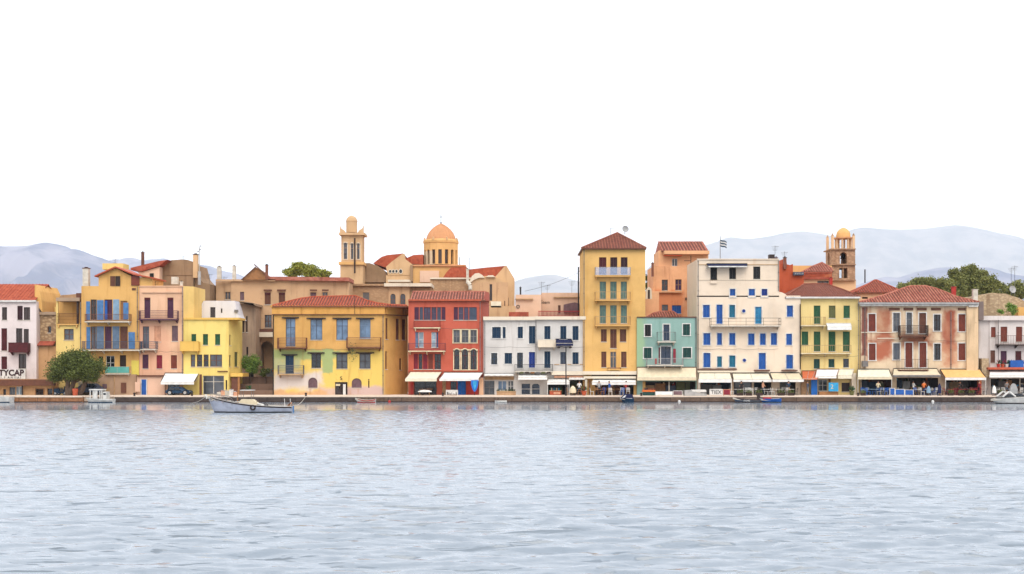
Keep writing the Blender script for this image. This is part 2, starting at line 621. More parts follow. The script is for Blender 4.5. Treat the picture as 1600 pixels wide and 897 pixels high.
    def balcony(s, x0, x1, ys, yr, kind='bars', col='iron', slab='offwhite', out=1.0, F=None, th=.13, step=.13):
        F = F or s.F_at((x0 + x1) / 2)
        t0, t1 = F.t(x0, out), F.t(x1, out)
        tc = (t0 + t1) / 2
        zs, zr = F.z(ys, tc, out), F.z(yr, tc, out)
        mb = MB()
        mb.fbox(F, t0, t1, .002, out, zs - th, zs, slab)
        ob = mb.build('balcony', s.root)
        n = max(2, int((t1 - t0) / 2.2) + 1)
        for i in range(n):
            bb = MB()
            t = t0 + .15 + (t1 - t0 - .4) * i / (n - 1)
            bb.box8([F.p(t, .3, zs - th - .28), F.p(t + .1, .3, zs - th - .28), F.p(t + .1, .003, zs - th - .38), F.p(t, .003, zs - th - .38),
                     F.p(t, out * .85, zs - th - .003), F.p(t + .1, out * .85, zs - th - .003), F.p(t + .1, .003, zs - th - .003), F.p(t, .003, zs - th - .003)], slab)
            bb.build('bracket', ob)
        rb = MB()
        e = .02
        runs = [((t0 + e, out - e), (t1 - e, out - e)), ((t0 + e, .02), (t0 + e, out - e)), ((t1 - e, .02), (t1 - e, out - e))]
        if kind == 'solid':
            rb.fbox(F, t0, t1, out - .1, out + .002, zs + .001, zr, col)
            rb.fbox(F, t0, t0 + .1, .01, out - .102, zs + .001, zr, col)
            rb.fbox(F, t1 - .1, t1, .01, out - .102, zs + .001, zr, col)
            rb.fbox(F, t0 - .03, t1 + .03, out - .13, out + .03, zr + .001, zr + .06, col)
        elif kind in ('glass', 'teal'):
            gm = 'railing_glass' if kind == 'glass' else 'teal_glass'
            for (a, da), (b, db) in runs:
                L = math.hypot(b - a, db - da); n = max(1, int(L / 1.2))
                P = lambda f, z: F.p(a + (b - a) * f, da + (db - da) * f, z)
                rb.bar(P(0, zr), P(1, zr), .025, 'pale_grey')
                for i in range(n + 1): rb.bar(P(i / n, zs), P(i / n, zr), .02, 'pale_grey')
            rb.fbox(F, t0 + e, t1 - e, out - e - .006, out - e + .006, zs + .06, zr - .03, gm)
        else:
            for (a, da), (b, db) in runs:
                L = math.hypot(b - a, db - da)
                P = lambda f, z: F.p(a + (b - a) * f, da + (db - da) * f, z)
                rb.bar(P(0, zr), P(1, zr), .032, col); rb.bar(P(0, zs + .1), P(1, zs + .1), .02, col)
                if kind == 'rails':
                    n = max(1, int(L / 1.9)); rb.bar(P(0, zs + (zr - zs) * .55), P(1, zs + (zr - zs) * .55), .016, col); r_ = .025
                else:
                    n = max(1, int(L / step)); r_ = .014
                for i in range(n + 1): rb.bar(P(i / n, zs), P(i / n, zr), r_, col, caps=False)
                if kind == 'dense':
                    n2 = 3
                    for k in range(1, n2): rb.bar(P(0, zs + .1 + (zr - zs) * k / n2), P(1, zs + .1 + (zr - zs) * k / n2), .015, col)
        rb.build('railing', ob)
        return ob

    def awning(s, x0, x1, yt, fx0, fx1, yb, out=2.6, val=.25, col='fabric_white', edge='black', posts=False, vcol=None, F=None, ribs=0):
        F = F or s.F_at((x0 + x1) / 2)
        a, b = F.t(x0), F.t(x1)
        c, d = F.t(fx0, out), F.t(fx1, out)
        zt = F.z(yt, a)
        zf = F.z(yb, c, out)
        mb = MB()
        n, m = 6, 10
        th = .015
        zf0 = zf
        def pt(i, j, dz):
            f, g = i / n, j / m
            u = (a + (b - a) * g) * (1 - f) + (c + (d - c) * g) * f
            sag = -.07 * math.sin(math.pi * f) * (0.6 + .4 * math.sin(g * m * 2.1))
            return F.p(u, .03 + (out - .03) * f, zt + (zf - zt) * f + sag + dz)
        for i in range(n):
            for j in range(m):
                mb.face([pt(i, j, th), pt(i, j + 1, th), pt(i + 1, j + 1, th), pt(i + 1, j, th)], col)
                mb.face([pt(i, j, -th), pt(i + 1, j, -th), pt(i + 1, j + 1, -th), pt(i, j + 1, -th)], col)
        ob = mb.build('awning', s.root, smooth=True)
        if val > 0:
            vb = MB()
            k = 24
            for i in range(k):
                u0, u1 = c + (d - c) * i / k, c + (d - c) * (i + 1) / k
                w0, w1 = .02 * math.sin(i * 1.3), .02 * math.sin((i + 1) * 1.3)
                vb.face([F.p(u0, out + .01 + w0, zf - val), F.p(u1, out + .01 + w1, zf - val), F.p(u1, out + .01, zf - .02), F.p(u0, out + .01, zf - .02)], vcol or col)
                vb.face([F.p(u0, out - .01 + w0, zf - val), F.p(u0, out - .01, zf - .02), F.p(u1, out - .01, zf - .02), F.p(u1, out - .01 + w1, zf - val)], vcol or col)
            vb.build('valance', ob)
        eb = MB()
        eb.bar(F.p(a, .05, zt + .06), F.p(b, .05, zt + .06), .06, edge)
        eb.bar(F.p(c, out, zf), F.p(d, out, zf), .03, 'offwhite')
        for (p_, q_) in ((a, c), (b, d)):
            eb.bar(F.p(p_, .03, zt + .0), F.p(q_, out, zf), .045, edge)
            eb.bar(F.p(p_, .05, zt - .55), F.p(q_, out, zf - .02), .022, 'pale_grey')
        for i in range(1, ribs + 1):
            f = i / (ribs + 1)
            eb.bar(F.p(a + (b - a) * f, .03, zt + .03), F.p(c + (d - c) * f, out, zf + .03), .025, 'pale_grey')
        eb.build('awning_frame', ob)
        if posts:
            for u in (c + .05, d - .05):
                pb = MB(); pb.bar(F.p(u, out - .03, G), F.p(u, out - .03, zf), .04, 'white', 6)
                pb.build('awning_post', ob)
        return ob

    def roof(s, sil, ye, Y0, Ym, mat='tile_red', over=.35, sp=.33, rr=.09, name='roof'):
        """tiled roof: eave line at pixel height ye and depth Y0, front slope rising to depth Ym, its upper outline given by sil"""
        ze = wz(ye, Y0)
        ymin = min(p[1] for p in sil)
        zr = wz(ymin, Ym)
        m = (zr - ze) / (Ym - Y0)
        top = []
        for px, py in sil:
            k = (HY - py) / FP
            Y = (ze - m * Y0 - CZ) / (k - m) if abs(k - m) > 1e-6 else Y0
            Y = min(max(Y, Y0 + 1e-3), Ym)
            top.append((wx(px, Y), Y, ze + m * (Y - Y0)))
        mb = MB()
        n = len(top)
        back = [(x, 2 * Ym - y, z) for x, y, z in top]
        front_e = [(x, Y0, ze) for x, y, z in top]
        back_e = [(x, 2 * Ym - Y0, ze) for x, y, z in top]
        for i in range(n - 1):
            mb.face([front_e[i], front_e[i + 1], top[i + 1], top[i]], 'tile_valley_shade')
            if abs(back[i][1] - top[i][1]) > .01 or abs(back[i + 1][1] - top[i + 1][1]) > .01:
                mb.face([top[i], top[i + 1], back[i + 1], back[i]], mat)
            mb.face([back[i], back[i + 1], back_e[i + 1], back_e[i]], mat)
        for e in (0, n - 1):
            mb.face([front_e[e], top[e], back[e], back_e[e]], mat)
        x0, x1 = top[0][0], top[-1][0]
        # fascia and soffit
        mb.box(x0 - .02, x1 + .02, Y0 - .05, 2 * Ym - Y0 + .05, ze - .14, ze - .003, 'rust' if mat != 'tile_brown' else 'brown')
        # barrel tiles running down the front slope and the two ends
        xs = [t[0] for t in top]; ys = [t[1] for t in top]
        def rod(P, Q, side):
            # half-hexagon barrel from eave P to top Q
            P, Q = Vector(P), Vector(Q)
            d = (Q - P)
            L = d.length
            if L < .15: return
            d.normalize()
            up = d.cross(side).normalized()
            if up.z < 0: up = -up
            prof = [(-rr, -.01), (-rr * .55, rr * .85), (rr * .55, rr * .85), (rr, -.01)]
            A = [P - d * .08 + side * a_ + up * b_ for a_, b_ in prof]
            B = [Q + side * a_ * .8 + up * b_ * .8 for a_, b_ in prof]
            for i in range(3): mb.face([A[i], A[i + 1], B[i + 1], B[i]], mat)
            mb.face([A[0], A[1], A[2], A[3]], mat)
        x = x0 + .12
        while x < x1 - .05:
            i = max(0, min(n - 2, int(np.searchsorted(xs, x)) - 1))
            f = (x - xs[i]) / max(1e-6, xs[i + 1] - xs[i])
            yy = ys[i] + (ys[i + 1] - ys[i]) * f
            rod((x, Y0, ze), (x, yy, ze + m * (yy - Y0)), Vector((1, 0, 0)))
            x += sp * random.uniform(.94, 1.06)
        # ridge cap
        for i in range(n - 1): mb.bar((top[i][0], top[i][1], top[i][2] + .03), (top[i + 1][0], top[i + 1][1], top[i + 1][2] + .03), .1, mat, 6)
        return mb.build(name, s.root)

    def pole(s, name, px, y0, y1, Y, r=.03, mat='iron', n=6):
        mb = MB(); mb.bar((wx(px, Y), Y, wz(y1, Y)), (wx(px, Y), Y, wz(y0, Y)), r, mat, n)
        return mb.build(name, s.root)

    def antenna(s, px, y0, y1, Y):
        mb = MB()
        x, zt, zb = wx(px, Y), wz(y0, Y), wz(y1, Y)
        mb.bar((x, Y, zb), (x, Y, zt), .022, 'iron')
        for k in range(4):
            z = zt - .12 - k * .16
            w = .45 - .07 * k
            mb.bar((x - w, Y, z), (x + w, Y, z), .014, 'iron')
        mb.bar((x, Y, zt - .1), (x + .5, Y + .1, zt - .1), .014, 'iron')
        return mb.build('antenna', s.root)

    def dish(s, px, py, Y, r=.4, yb=None):
        mb = MB()
        c = Vector((wx(px, Y), Y, wz(py, Y)))
        prof = [(0.02, 0.0), (r * .5, .04), (r * .85, .12), (r, .18), (r, .2), (r * .85, .15), (r * .5, .07), (0.02, .03)]
        tmp = MB(); tmp.lathe((0, 0, 0), prof, 'white', 20)
        rot = Matrix.Rotation(R(78), 3, 'X') @ Matrix.Rotation(R(15), 3, 'Y')
        for f, m_ in zip(tmp.f, tmp.m): mb.face([c + rot @ Vector(tmp.v[i]) for i in f], 'pale_grey')
        if yb: mb.bar((c.x, Y + .1, wz(yb, Y)), (c.x, Y + .1, c.z), .04, 'iron', 6)
        mb.bar(c, c + Vector((0, -.45, -.1)), .012, 'iron')
        return mb.build('satellite_dish', s.root)

    def chimney(s, x0, x1, y0, y1, Y, mat='offwhite', cap=None, parent=None):
        mb = MB()
        X0, X1, Z0, Z1 = wx(x0, Y), wx(x1, Y), wz(y1, Y), wz(y0, Y)
        w = X1 - X0
        mb.box(X0, X1, Y, Y + w, Z0, Z1, mat)
        mb.box(X0 - .05, X1 + .05, Y - .05, Y + w + .05, Z1 + .001, Z1 + .08, cap or mat)
        mb.box(X0 + w * .25, X1 - w * .25, Y + w * .25, Y + w * .75, Z1 + .082, Z1 + .2, 'dark_brown')
        return mb.build('chimney', parent or s.root)

    def text(s, body, px, py, F, size, mat='black', d=.05, parent=None, name='lettering', off=0.0):
        cu = bpy.data.curves.new(name, 'FONT')
        cu.body = body; cu.size = size; cu.extrude = .012; cu.offset = off; cu.align_x = 'CENTER'; cu.align_y = 'CENTER'
        cu.materials.append(M(mat))
        tmp = bpy.data.objects.new(name, cu)
        COL.objects.link(tmp)
        me = bpy.data.meshes.new_from_object(tmp.evaluated_get(bpy.context.evaluated_depsgraph_get()))
        bpy.data.objects.remove(tmp)
        me.name = name
        o = bpy.data.objects.new(name, me)
        COL.objects.link(o)
        t = F.t(px); z = F.z(py, t)
        P = F.p(t, d, z)
        o.parent = parent or s.root
        r0 = ROOT[s.root.name]
        o.location = (P[0] - r0[0], P[1] - r0[1], P[2] - r0[2])
        o.rotation_euler = (R(90), 0, math.atan2(F.u[1], F.u[0]))
        return o

# ------------------------------------------------------------------ wall paints
plaster('w_white_left', (244, 228, 224), 0.6)
plaster('w_stone', (206, 172, 132), .9, dirt=(140, 104, 74), stone=.55, bump=.6)
plaster('w_tan_low', (214, 166, 118), .7, dirt=(150, 96, 62))
plaster('w_yellow_pale', (252, 218, 136), 0.5, dirt=(206, 160, 90))
plaster('w_yellow_orange', (242, 188, 112), 0.65, dirt=(200, 140, 70), patches=[(205, 563, 226, 590, 158, (248, 226, 110), .15, .4)])
plaster('w_stucco', (196, 160, 130), .8, dirt=(150, 112, 90), patches=[(128, 596, 172, 620, 158, (196, 160, 116), .5, .8)])
plaster('w_peach', (252, 202, 164), 0.55, dirt=(214, 150, 110), patches=[(213, 500, 262, 586, 158, (250, 192, 158), .8, 1.)])
plaster('w_peach_side', (250, 212, 132), .25)
plaster('w_pink_ground', (250, 206, 178), .3)
plaster('w_bright_yellow', (254, 226, 132), 0.5, dirt=(226, 170, 60))
plaster('w_yellow_side', (246, 198, 100), .3)
plaster('w_lilac', (242, 238, 242), .25)
plaster('w_grey_tan', (186, 158, 132), .7, dirt=(130, 106, 88))
plaster('w_old_tan', (222, 180, 138), .8, dirt=(150, 108, 80))
plaster('w_old_pink', (222, 178, 148), .8, dirt=(150, 110, 88))
plaster('w_rough', (206, 166, 126), 1.0, dirt=(140, 100, 72), bump=.6, stone=.25)
plaster('w_church', (228, 188, 142), .5, dirt=(170, 120, 84))
plaster('w_church_orange', (242, 190, 122), 0.5, dirt=(190, 130, 80), patches=[(661, 391, 679, 414, 196, (236, 212, 176), .25, .4)])
plaster('w_dome', (226, 164, 116), 0.4, dirt=(176, 104, 66))
plaster('w_brown_grey', (168, 136, 104), .6, dirt=(120, 92, 70))
plaster('w_corner', (238, 182, 104), .65, dirt=(196, 132, 66), patches=[
    (424, 548, 600, 640, 158, (254, 218, 118), .25, .8),
    (424, 546, 532, 562, 158, (186, 196, 128), .5, .5), (504, 546, 521, 583, 158, (182, 196, 132), .35, .4), (424, 560, 470, 578, 158, (206, 204, 150), .5, .7),
    (424, 582, 502, 609, 158, (240, 226, 216), .6, .9), (500, 606, 600, 622, 158, (234, 200, 178), .5, .8), (541, 604, 600, 622, 158, (228, 196, 186), .4, .6), (424, 611, 510, 622, 158, (240, 190, 140), .4, .6)])
plaster('w_corner_side', (184, 134, 84), .8, dirt=(150, 104, 60), patches=[(598, 525, 640, 590, 160, (190, 146, 98), .6, .8)])
plaster('w_corner_band', (238, 176, 92), .8, dirt=(150, 90, 40))
plaster('w_red', (210, 102, 78), 0.65, dirt=(160, 56, 44))
plaster('w_red_side', (178, 96, 82), .5, dirt=(130, 70, 60))
plaster('w_bluewhite', (228, 222, 216), 0.7, dirt=(190, 178, 168))
plaster('w_terrace', (246, 206, 176), .35, dirt=(210, 164, 136))
plaster('w_tower', (244, 194, 118), 0.65, dirt=(220, 158, 76))
plaster('w_teal', (152, 186, 176), 0.7, dirt=(120, 160, 146), patches=[(990, 490, 1006, 580, 158, (170, 200, 160), .5, .9)])
plaster('w_orange_old', (248, 184, 136), 0.7, dirt=(176, 104, 70), bump=.5, patches=[(1022, 455, 1066, 500, 174, (238, 156, 108), .5, .7)])
plaster('w_orange_top', (252, 194, 146), 0.3)
plaster('w_cream', (253, 231, 206), 0.42, dirt=(232, 190, 150))
plaster('w_rust', (200, 92, 54), 0.6, dirt=(160, 66, 40))
plaster('w_yellow_green', (248, 220, 148), 0.6, dirt=(222, 174, 96))
plaster('w_brick', (206, 164, 130), 0.7, dirt=(120, 84, 60), stone=.35, bump=.5)
plaster('w_peach_base', (250, 206, 160), .3)
wp = [(q[:7] + (min(1.0, q[7] * 1.7),)) for q in [(1346, 480, 1355, 556, 158, (150, 96, 84), .2, .3), (1371, 482, 1393, 530, 158, (186, 112, 84), .6, .6), (1357, 530, 1393, 562, 158, (196, 116, 88), .6, .7),
      (1473, 484, 1494, 548, 158, (178, 96, 74), .5, .5), (1473, 540, 1494, 570, 158, (216, 150, 116), .8, .9), (1410, 520, 1456, 540, 158, (178, 112, 84), .7, .8), (1371, 490, 1380, 512, 158, (214, 168, 134), .9, .9), (1476, 500, 1484, 530, 158, (200, 134, 104), .9, 1.)]]
plaster('w_weathered', (240, 214, 180), 1.0, dirt=(186, 128, 98), patches=wp, bump=.5)
plaster('w_pilaster', (240, 206, 164), .6)
plaster('w_white_right', (238, 226, 220), 0.7, dirt=(180, 160, 150))
plaster('w_ruin', (212, 186, 150), 1.0, dirt=(150, 120, 92), stone=.4, bump=.7)
plaster('w_grey_strip', (134, 116, 110), .7, dirt=(90, 76, 70))
plaster('w_fascia', (246, 230, 206), .3)
plaster('w_quay', (128, 103, 86), 1.0, dirt=(78, 62, 54), bump=.7, stone=.25)
plaster('w_quay_dark', (92, 78, 72), 1.0, dirt=(66, 56, 54), bump=.7, stone=.25)
plaster('w_pier', (176, 122, 84), 1.0, dirt=(110, 72, 48), bump=.7, stone=.3)
plaster('w_ramp', (214, 190, 168), .6)
plaster('w_paving', (226, 204, 184), .6, dirt=(180, 156, 136), alb=.8)
plaster('w_stair', (134, 104, 86), .7, dirt=(100, 76, 62))

# ------------------------------------------------------------------ LEFT PART OF THE QUAY
b = Bld('town_house', 'white house with red tin roof and maroon windows at the left edge', 'house', 10, 158.4)
b.block([(-150, 158.4), (57, 158.4)], 471, '''
-60 480 -50 500 sh:maroon; -60 514 -50 546 sh:maroon; -60 556 -50 577 sh:maroon; -96 480 -86 500 dk; -96 514 -86 546 sh:maroon; -96 556 -86 577 sh:maroon; -130 480 -120 500 sh:maroon; -130 514 -120 546 dk; -130 556 -120 577 sh:maroon
3 480 11 500 dk:-:-; 27 478 35.5 500 sh:deep_maroon; 37 480 47 500 dk; 2 513 11 548 sh:maroon; 25 513 35 543 dk; 37 514 45 541 dk
2 557 11 577 sh:maroon; 29 553 41 576 dk; -24 480 -14 500 sh:maroon; -24 514 -14 546 sh:maroon; -24 556 -14 577 sh:maroon''', 'w_white_left', 9)
b.band(-150, 57, 469.2, 472, 'white', .3)
mb = MB()
Y0 = 158.2; Ym = 163.
zA, zB = wz(470, Y0), wz(444, Ym)
X0, X1 = wx(-152, Y0), wx(54, Y0)
mb.box8([(X0, Y0, zA - .1), (X1, Y0, zA - .1), (X1, Ym, zB - .1), (X0, Ym, zB - .1), (X0, Y0, zA), (X1, Y0, zA), (X1, Ym, zB), (X0, Ym, zB)], 'tile_orange')
mb.box8([(X0, Ym, zB - .1), (X1, Ym, zB - .1), (X1, 167.6, zA - .1), (X0, 167.6, zA - .1), (X0, Ym, zB), (X1, Ym, zB), (X1, 167.6, zA), (X0, 167.6, zA)], 'tile_orange')
x = X0
while x < X1 - .1:   # standing seams
    mb.box8([(x, Y0 - .02, zA), (x + .05, Y0 - .02, zA), (x + .05, Ym, zB), (x, Ym, zB), (x, Y0 - .02, zA + .06), (x + .05, Y0 - .02, zA + .06), (x + .05, Ym, zB + .06), (x, Ym, zB + .06)], 'tile_red')
    x += .42
mb.build('roof', b.root)
b.prism('gable_wall', [(54.2, 471), (66, 488), (65.5, 470), (62, 455), (57, 445), (54.2, 444.5)], 159.2, 166.5, 'w_yellow_orange')
b.balcony(13, 43, 549, 536, 'solid', 'maroon', 'maroon', 1.0)
sg = b.boxpx('sign_board', -30, 39.5, 577.5, 593, 158.05, 158.33, 'white')
F = b.F[0]
b.text('SITYCAP', 15, 582.9, F, 1.0, 'deep_maroon', .37, off=.035)
b.text('I A I . 1 . A N / I A I', 15, 590, F, .38, 'dark_brown', .37)

b = Bld('stone_house', 'old stone house with a narrow tiled ledge behind the quay tree', 'house', 65, 159.5)
b.block([(42.5, 159.6), (88, 159.6)], 488, '''
50.5 511 54.5 517 dk:-:-:n; 74.5 510 80 520 gl:brown; 63.5 547 77.5 561 gl:white:white; 63 588 69 594 dk''', 'w_stone', 8)
b.band(42, 88.5, 487.5, 492, 'w_grey_tan', .3)
mb = MB()
zt, z0_ = wz(533, 159.5), wz(540, 158.9)
mb.box8([(wx(43, 159.5), 158.6, z0_), (wx(87, 159.5), 158.6, z0_), (wx(87, 159.5), 159.55, zt - .1), (wx(43, 159.5), 159.55, zt - .1),
         (wx(43, 159.5), 158.6, z0_ + .1), (wx(87, 159.5), 158.6, z0_ + .1), (wx(87, 159.5), 159.55, zt), (wx(43, 159.5), 159.55, zt)], 'tile_red')
mb.build('tile_ledge', b.root)
b.boxpx('lower_wall', 41, 88.3, 541, 620, 159.1, 159.57, 'w_tan_low')

b = Bld('harbour_shed', 'low tan harbour shed with a flat brown roof at the left', 'shed', 30, 156)
b.block([(-150, 156.4), (83, 156.4)], 595, '5 608 9.5 617 dk; 14.5 605 24 616 gl:grey:-:G; 25 604 34 616 gl:white:-:L; 56 608 68 616 dk:-:wood; 74 607 82 617 gl:brown; -30 604 -15 616 dk', 'w_tan_low', 2.4)
b.boxpx('roof', -152, 84, 593, 602.5, 155.6, 156.3, 'brown')
b.boxpx('roof_slab', -152, 84, 592.3, 594.6, 156.31, 158.3, 'w_tan_low')
b.pole('post', 35, 598, 617, 155.9, .1, 'dark_brown')

b = Bld('roof_hut', 'small white roof hut with a railing above the stone house', 'hut', 75, 166)
b.block([(67, 166), (89, 166)], 473, '', 'w_lilac', 4)
mb = MB()
F = b.F[0]
for k in range(9): mb.bar(F.p(F.L * k / 8, 0, wz(473, 166)), F.p(F.L * k / 8, 0, wz(467.5, 166)), .03, 'iron')
mb.bar(F.p(0, 0, wz(467.5, 166)), F.p(F.L, 0, wz(467.5, 166)), .04, 'iron')
mb.bar(F.p(0, 0, wz(470, 166)), F.p(F.L, 0, wz(470, 166)), .03, 'iron')
mb.build('railing', b.root)
b.boxpx('yellow_wall', 73, 88, 479.5, 492, 163.5, 165, 'w_yellow_pale')

b = Bld('yellow_house', 'narrow yellow house with a roofed loggia beside the stone house', 'house', 107, 158.2)
b.block([(87.5, 158.3), (127.5, 158.3)], 506, '100 514 115 531 gl:brown:-:G; 96 556 101 575 dk; 108 556 118 575 sh:red_brown', 'w_yellow_pale', 8)
b.block([(88, 160.6), (127, 160.6)], 470, '', 'w_yellow_orange', 5, bot=507.5, name='loggia_wall')
b.boxpx('roof_slab', 87.5, 124, 465, 470.5, 158.0, 165.5, 'w_grey_tan')
b.boxpx('pillar', 87.6, 90.5, 470.7, 506, 158.25, 158.5, 'w_yellow_pale')
b.boxpx('pillar', 119.5, 122.5, 470.7, 506, 158.25, 158.5, 'dark_brown')
b.balcony(88.5, 122, 506.3, 490, 'dense', 'brown', 'w_yellow_orange', .25)
b.prism('parapet', [(92, 465), (96, 461), (107, 460.5), (124, 459), (126, 465)], 160, 164, 'w_rough')
b.boxpx('cistern', 119, 127, 458, 466, 159, 160, 'brown')

b = Bld('balcony_house', 'orange yellow house with blue shutters, two long balconies and an attic gable', 'house', 175, 158)
b.block([(127, 158), (217, 158)], 447, '''
141.5 468 151 500 gl:brown:-:D; 163 468 175.5 500 sh:plum; 188 470 199 500 sh:wood
142 510 151 545 gl:brown:-:G; 163.5 510 174.5 545 sh:plum; 187.5 510 199.5 545 sh:brown
154 557 161 566 gl:brown; 165.5 556 179 578 gl:white:-:D; 187 555 197 580 sh:dark_brown
190 598 196 613 sh:brown:wood; 160 600 167 607 dk:-:-:n''', 'w_yellow_orange', 9)
b.prism('gable_wall', [(154, 447), (154, 432), (180, 418.5), (206, 432), (238, 434.5), (238, 447)], 158.02, 163, 'w_yellow_orange')
# pitched attic roof
mb = MB()
def slab(mb, x0, y0, x1, y1, Ya, Yb, th, mat):
    mb.box8([(wx(x0, Ya), Ya, wz(y0, Ya) - th), (wx(x1, Ya), Ya, wz(y1, Ya) - th), (wx(x1, Ya), Yb, wz(y1, Ya) - th), (wx(x0, Ya), Yb, wz(y0, Ya) - th),
             (wx(x0, Ya), Ya, wz(y0, Ya)), (wx(x1, Ya), Ya, wz(y1, Ya)), (wx(x1, Ya), Yb, wz(y1, Ya)), (wx(x0, Ya), Yb, wz(y0, Ya))], mat)
slab(mb, 147.5, 430.5, 180, 416, 157.5, 163.3, .16, 'terracotta')
slab(mb, 180, 416, 208, 427.5, 157.5, 163.3, .16, 'terracotta')
slab(mb, 208, 427.5, 240, 433.5, 157.5, 163.3, .16, 'terracotta')
rf = mb.build('roof', b.root)
b.boxpx('parapet', 160, 192, 411.5, 421, 163.4, 166, 'w_yellow_pale')
b.chimney(129, 138, 419.5, 447, 159, 'offwhite', 'brown')
mb = MB(); F = b.F[0]
fa = Bld.__new__(Bld); fa.root = b.root; fa.F = [F]
def leaf(b, x0, x1, y0, y1, col, d=.06, F=None):
    F = F or b.F_at((x0 + x1) / 2)
    t0, t1 = F.t(x0), F.t(x1)
    z0, z1 = F.z(y1, t0), F.z(y0, t0)
    m = MB()
    m.fbox(F, t0, t1, d, d + .04, z0, z1, col)
    k = z0 + .1
    while k < z1 - .1:
        m.fbox(F, t0 + .07, t1 - .07, d + .04, d + .055, k, k + .05, col); k += .11
    return m.build('shutter', b.root)
fw = leaf(b, 172.5, 180, 431.5, 447, 'brown', .04); fw2 = leaf(b, 180.6, 188, 431.5, 447, 'dark_brown', .04)
b.boxpx('attic_panel', 205, 217.5, 431, 446, 157.86, 158.01, 'red_brown')
b.boxpx('vent', 206, 212, 450, 453.5, 157.93, 157.99, 'brown')
for x0, x1, y0, y1, c in ((135, 141.2, 471, 500, 'sky_blue'), (152, 162, 469, 500, 'sky_blue'), (164, 168, 470, 499, 'blue'), (177, 186.5, 468, 500, 'pale_blue'), (193, 201, 473, 499, 'sky_blue'),
                          (135.5, 141.5, 511, 545, 'sky_blue'), (151.6, 162.6, 510, 545, 'greyblue'), (176, 186.8, 510, 545, 'greyblue'), (201, 211, 519, 545, 'sky_blue')):
    leaf(b, x0, x1, y0, y1, c)
b.balcony(132, 202, 502, 491, 'bars', 'rust', 'offwhite', 1.0)
b.balcony(127.5, 218, 546.5, 533.5, 'bars', 'slate', 'offwhite', 1.2)
b.balcony(164, 202, 583.5, 573, 'teal', slab='offwhite', out=.8)
b.boxpx('ground_floor_wall', 127.2, 213, 585, 622, 157.6, 157.98, 'w_stucco')
b.pole('downpipe', 178.5, 587, 617, 157.5, .06, 'tan')
b.boxpx('door', 189, 197, 598, 614, 157.5, 157.59, 'brown')
b.boxpx('window', 160, 167, 600, 607, 157.54, 157.59, 'purple_grey')
b.antenna(180, 404, 412, 164)

b = Bld('peach_house', 'peach pink house with plum doors and a blue street door', 'house', 250, 158)
b.block([(217.5, 158.1), (286.5, 158.1)], 447, '''
225.5 465 235 497 dr:plum:-:hn; 261.5 465 271 497 dr:plum:-:hn; 223 510 233 544 gl:purple_grey:-:G; 241.5 509 251.5 534 sh:pink; 268.5 509 278 533 sh:purple_grey
222.5 554 232 576 sh:plum; 244.5 555 253.5 576 sh:crimson; 267 555 276.5 576 sh:red_brown
262 599 281 617 gl:grey:-:G''', 'w_peach', 8.5)
b.block([(286.5, 158.1), (303, 159.2)], 447, '', 'w_peach_side', 7, name='side_wall')
b.band(222, 286, 455, 457.5, 'w_peach', .18)
b.band(217.5, 286.5, 446.5, 448, 'w_peach', .12)
b.balcony(216, 276.5, 498.5, 485.5, 'dense', 'plum', 'plum', 1.0)
b.balcony(218.5, 243, 545.5, 533.5, 'dense', 'slate', 'offwhite', 1.1)
b.boxpx('ground_floor_wall', 214, 257.5, 588.5, 622, 157.75, 158.08, 'w_pink_ground')
b.boxpx('ledge', 214, 260, 586.2, 588.4, 157.5, 158.08, 'brown')
d_ = b.boxpx('door', 221, 228.5, 593, 617.3, 157.66, 157.74, 'blue')
b.boxpx('door_frame', 219.8, 221, 592, 617.3, 157.62, 157.74, 'white', d_); b.boxpx('door_frame', 228.5, 229.7, 592, 617.3, 157.62, 157.74, 'white', d_)
b.boxpx('sign_board', 211, 219, 597, 612, 157.2, 157.3, 'w_pink_ground')
b.awning(258, 311, 583.5, 251, 303, 597, 2.6, .3, 'fabric_white', 'dark_iron')
b.boxpx('timber_wall', 281.5, 312, 586, 620, 158.05, 158.09, 'tan')
b.boxpx('pillar', 311.5, 314.5, 585, 617, 156.8, 157.1, 'brown')
b.boxpx('solar_tank', 267.5, 277, 432.5, 444, 160.3, 161, 'offwhite')
b.chimney(281, 285, 441, 447, 159.5, 'offwhite')
b.antenna(243, 439, 447, 159)

b = Bld('brown_house', 'brown house with a curved gable and sloping red roof behind the peach house', 'house', 260, 168)
b.block([(246, 168.5), (302, 168.5)], 430, '', 'w_brown_grey', 8)
b.prism('gable_wall', [(248, 430), (249, 420), (257, 411), (268, 406.5), (282, 405.5), (293, 406), (300, 409), (304, 414), (304, 430)], 168.4, 172, 'w_brown_grey')
b.prism('side_wall', [(304, 480), (304, 413), (309, 432), (313, 437), (318, 442), (328, 444), (328, 480)], 169, 176, 'w_brown_grey')
mb = MB()
mb.prism([(wx(x, 166.5), wz(y, 166.5)) for x, y in ((204, 418.5), (204, 422), (222, 424), (250, 415), (258, 408), (262, 406), (248, 408))], 166.5, 175, 'tile_red')
mb.build('roof', b.root)
b.prism('dormer_wall', [(215, 424.5), (222, 425), (249, 417), (249, 447), (222, 447), (222, 434)], 166.8, 168.3, 'w_terrace')
b.boxpx('window', 234, 240, 427, 434, 166.7, 166.79, 'black')
b.chimney(220.5, 224.5, 395, 419, 167, 'brown', 'brown')
b.chimney(301.5, 308.5, 398, 434, 168, 'w_church', 'dark_brown')
mb = MB(); mb.bar((wx(311.5, 168), 168, wz(424, 168)), (wx(311.5, 168), 168, wz(385, 168)), .05, 'pale_grey', 6)
mb.bar((wx(311.5, 168), 168, wz(445, 168)), (wx(311.5, 168), 168, wz(424, 168)), .2, 'pale_grey', 8)
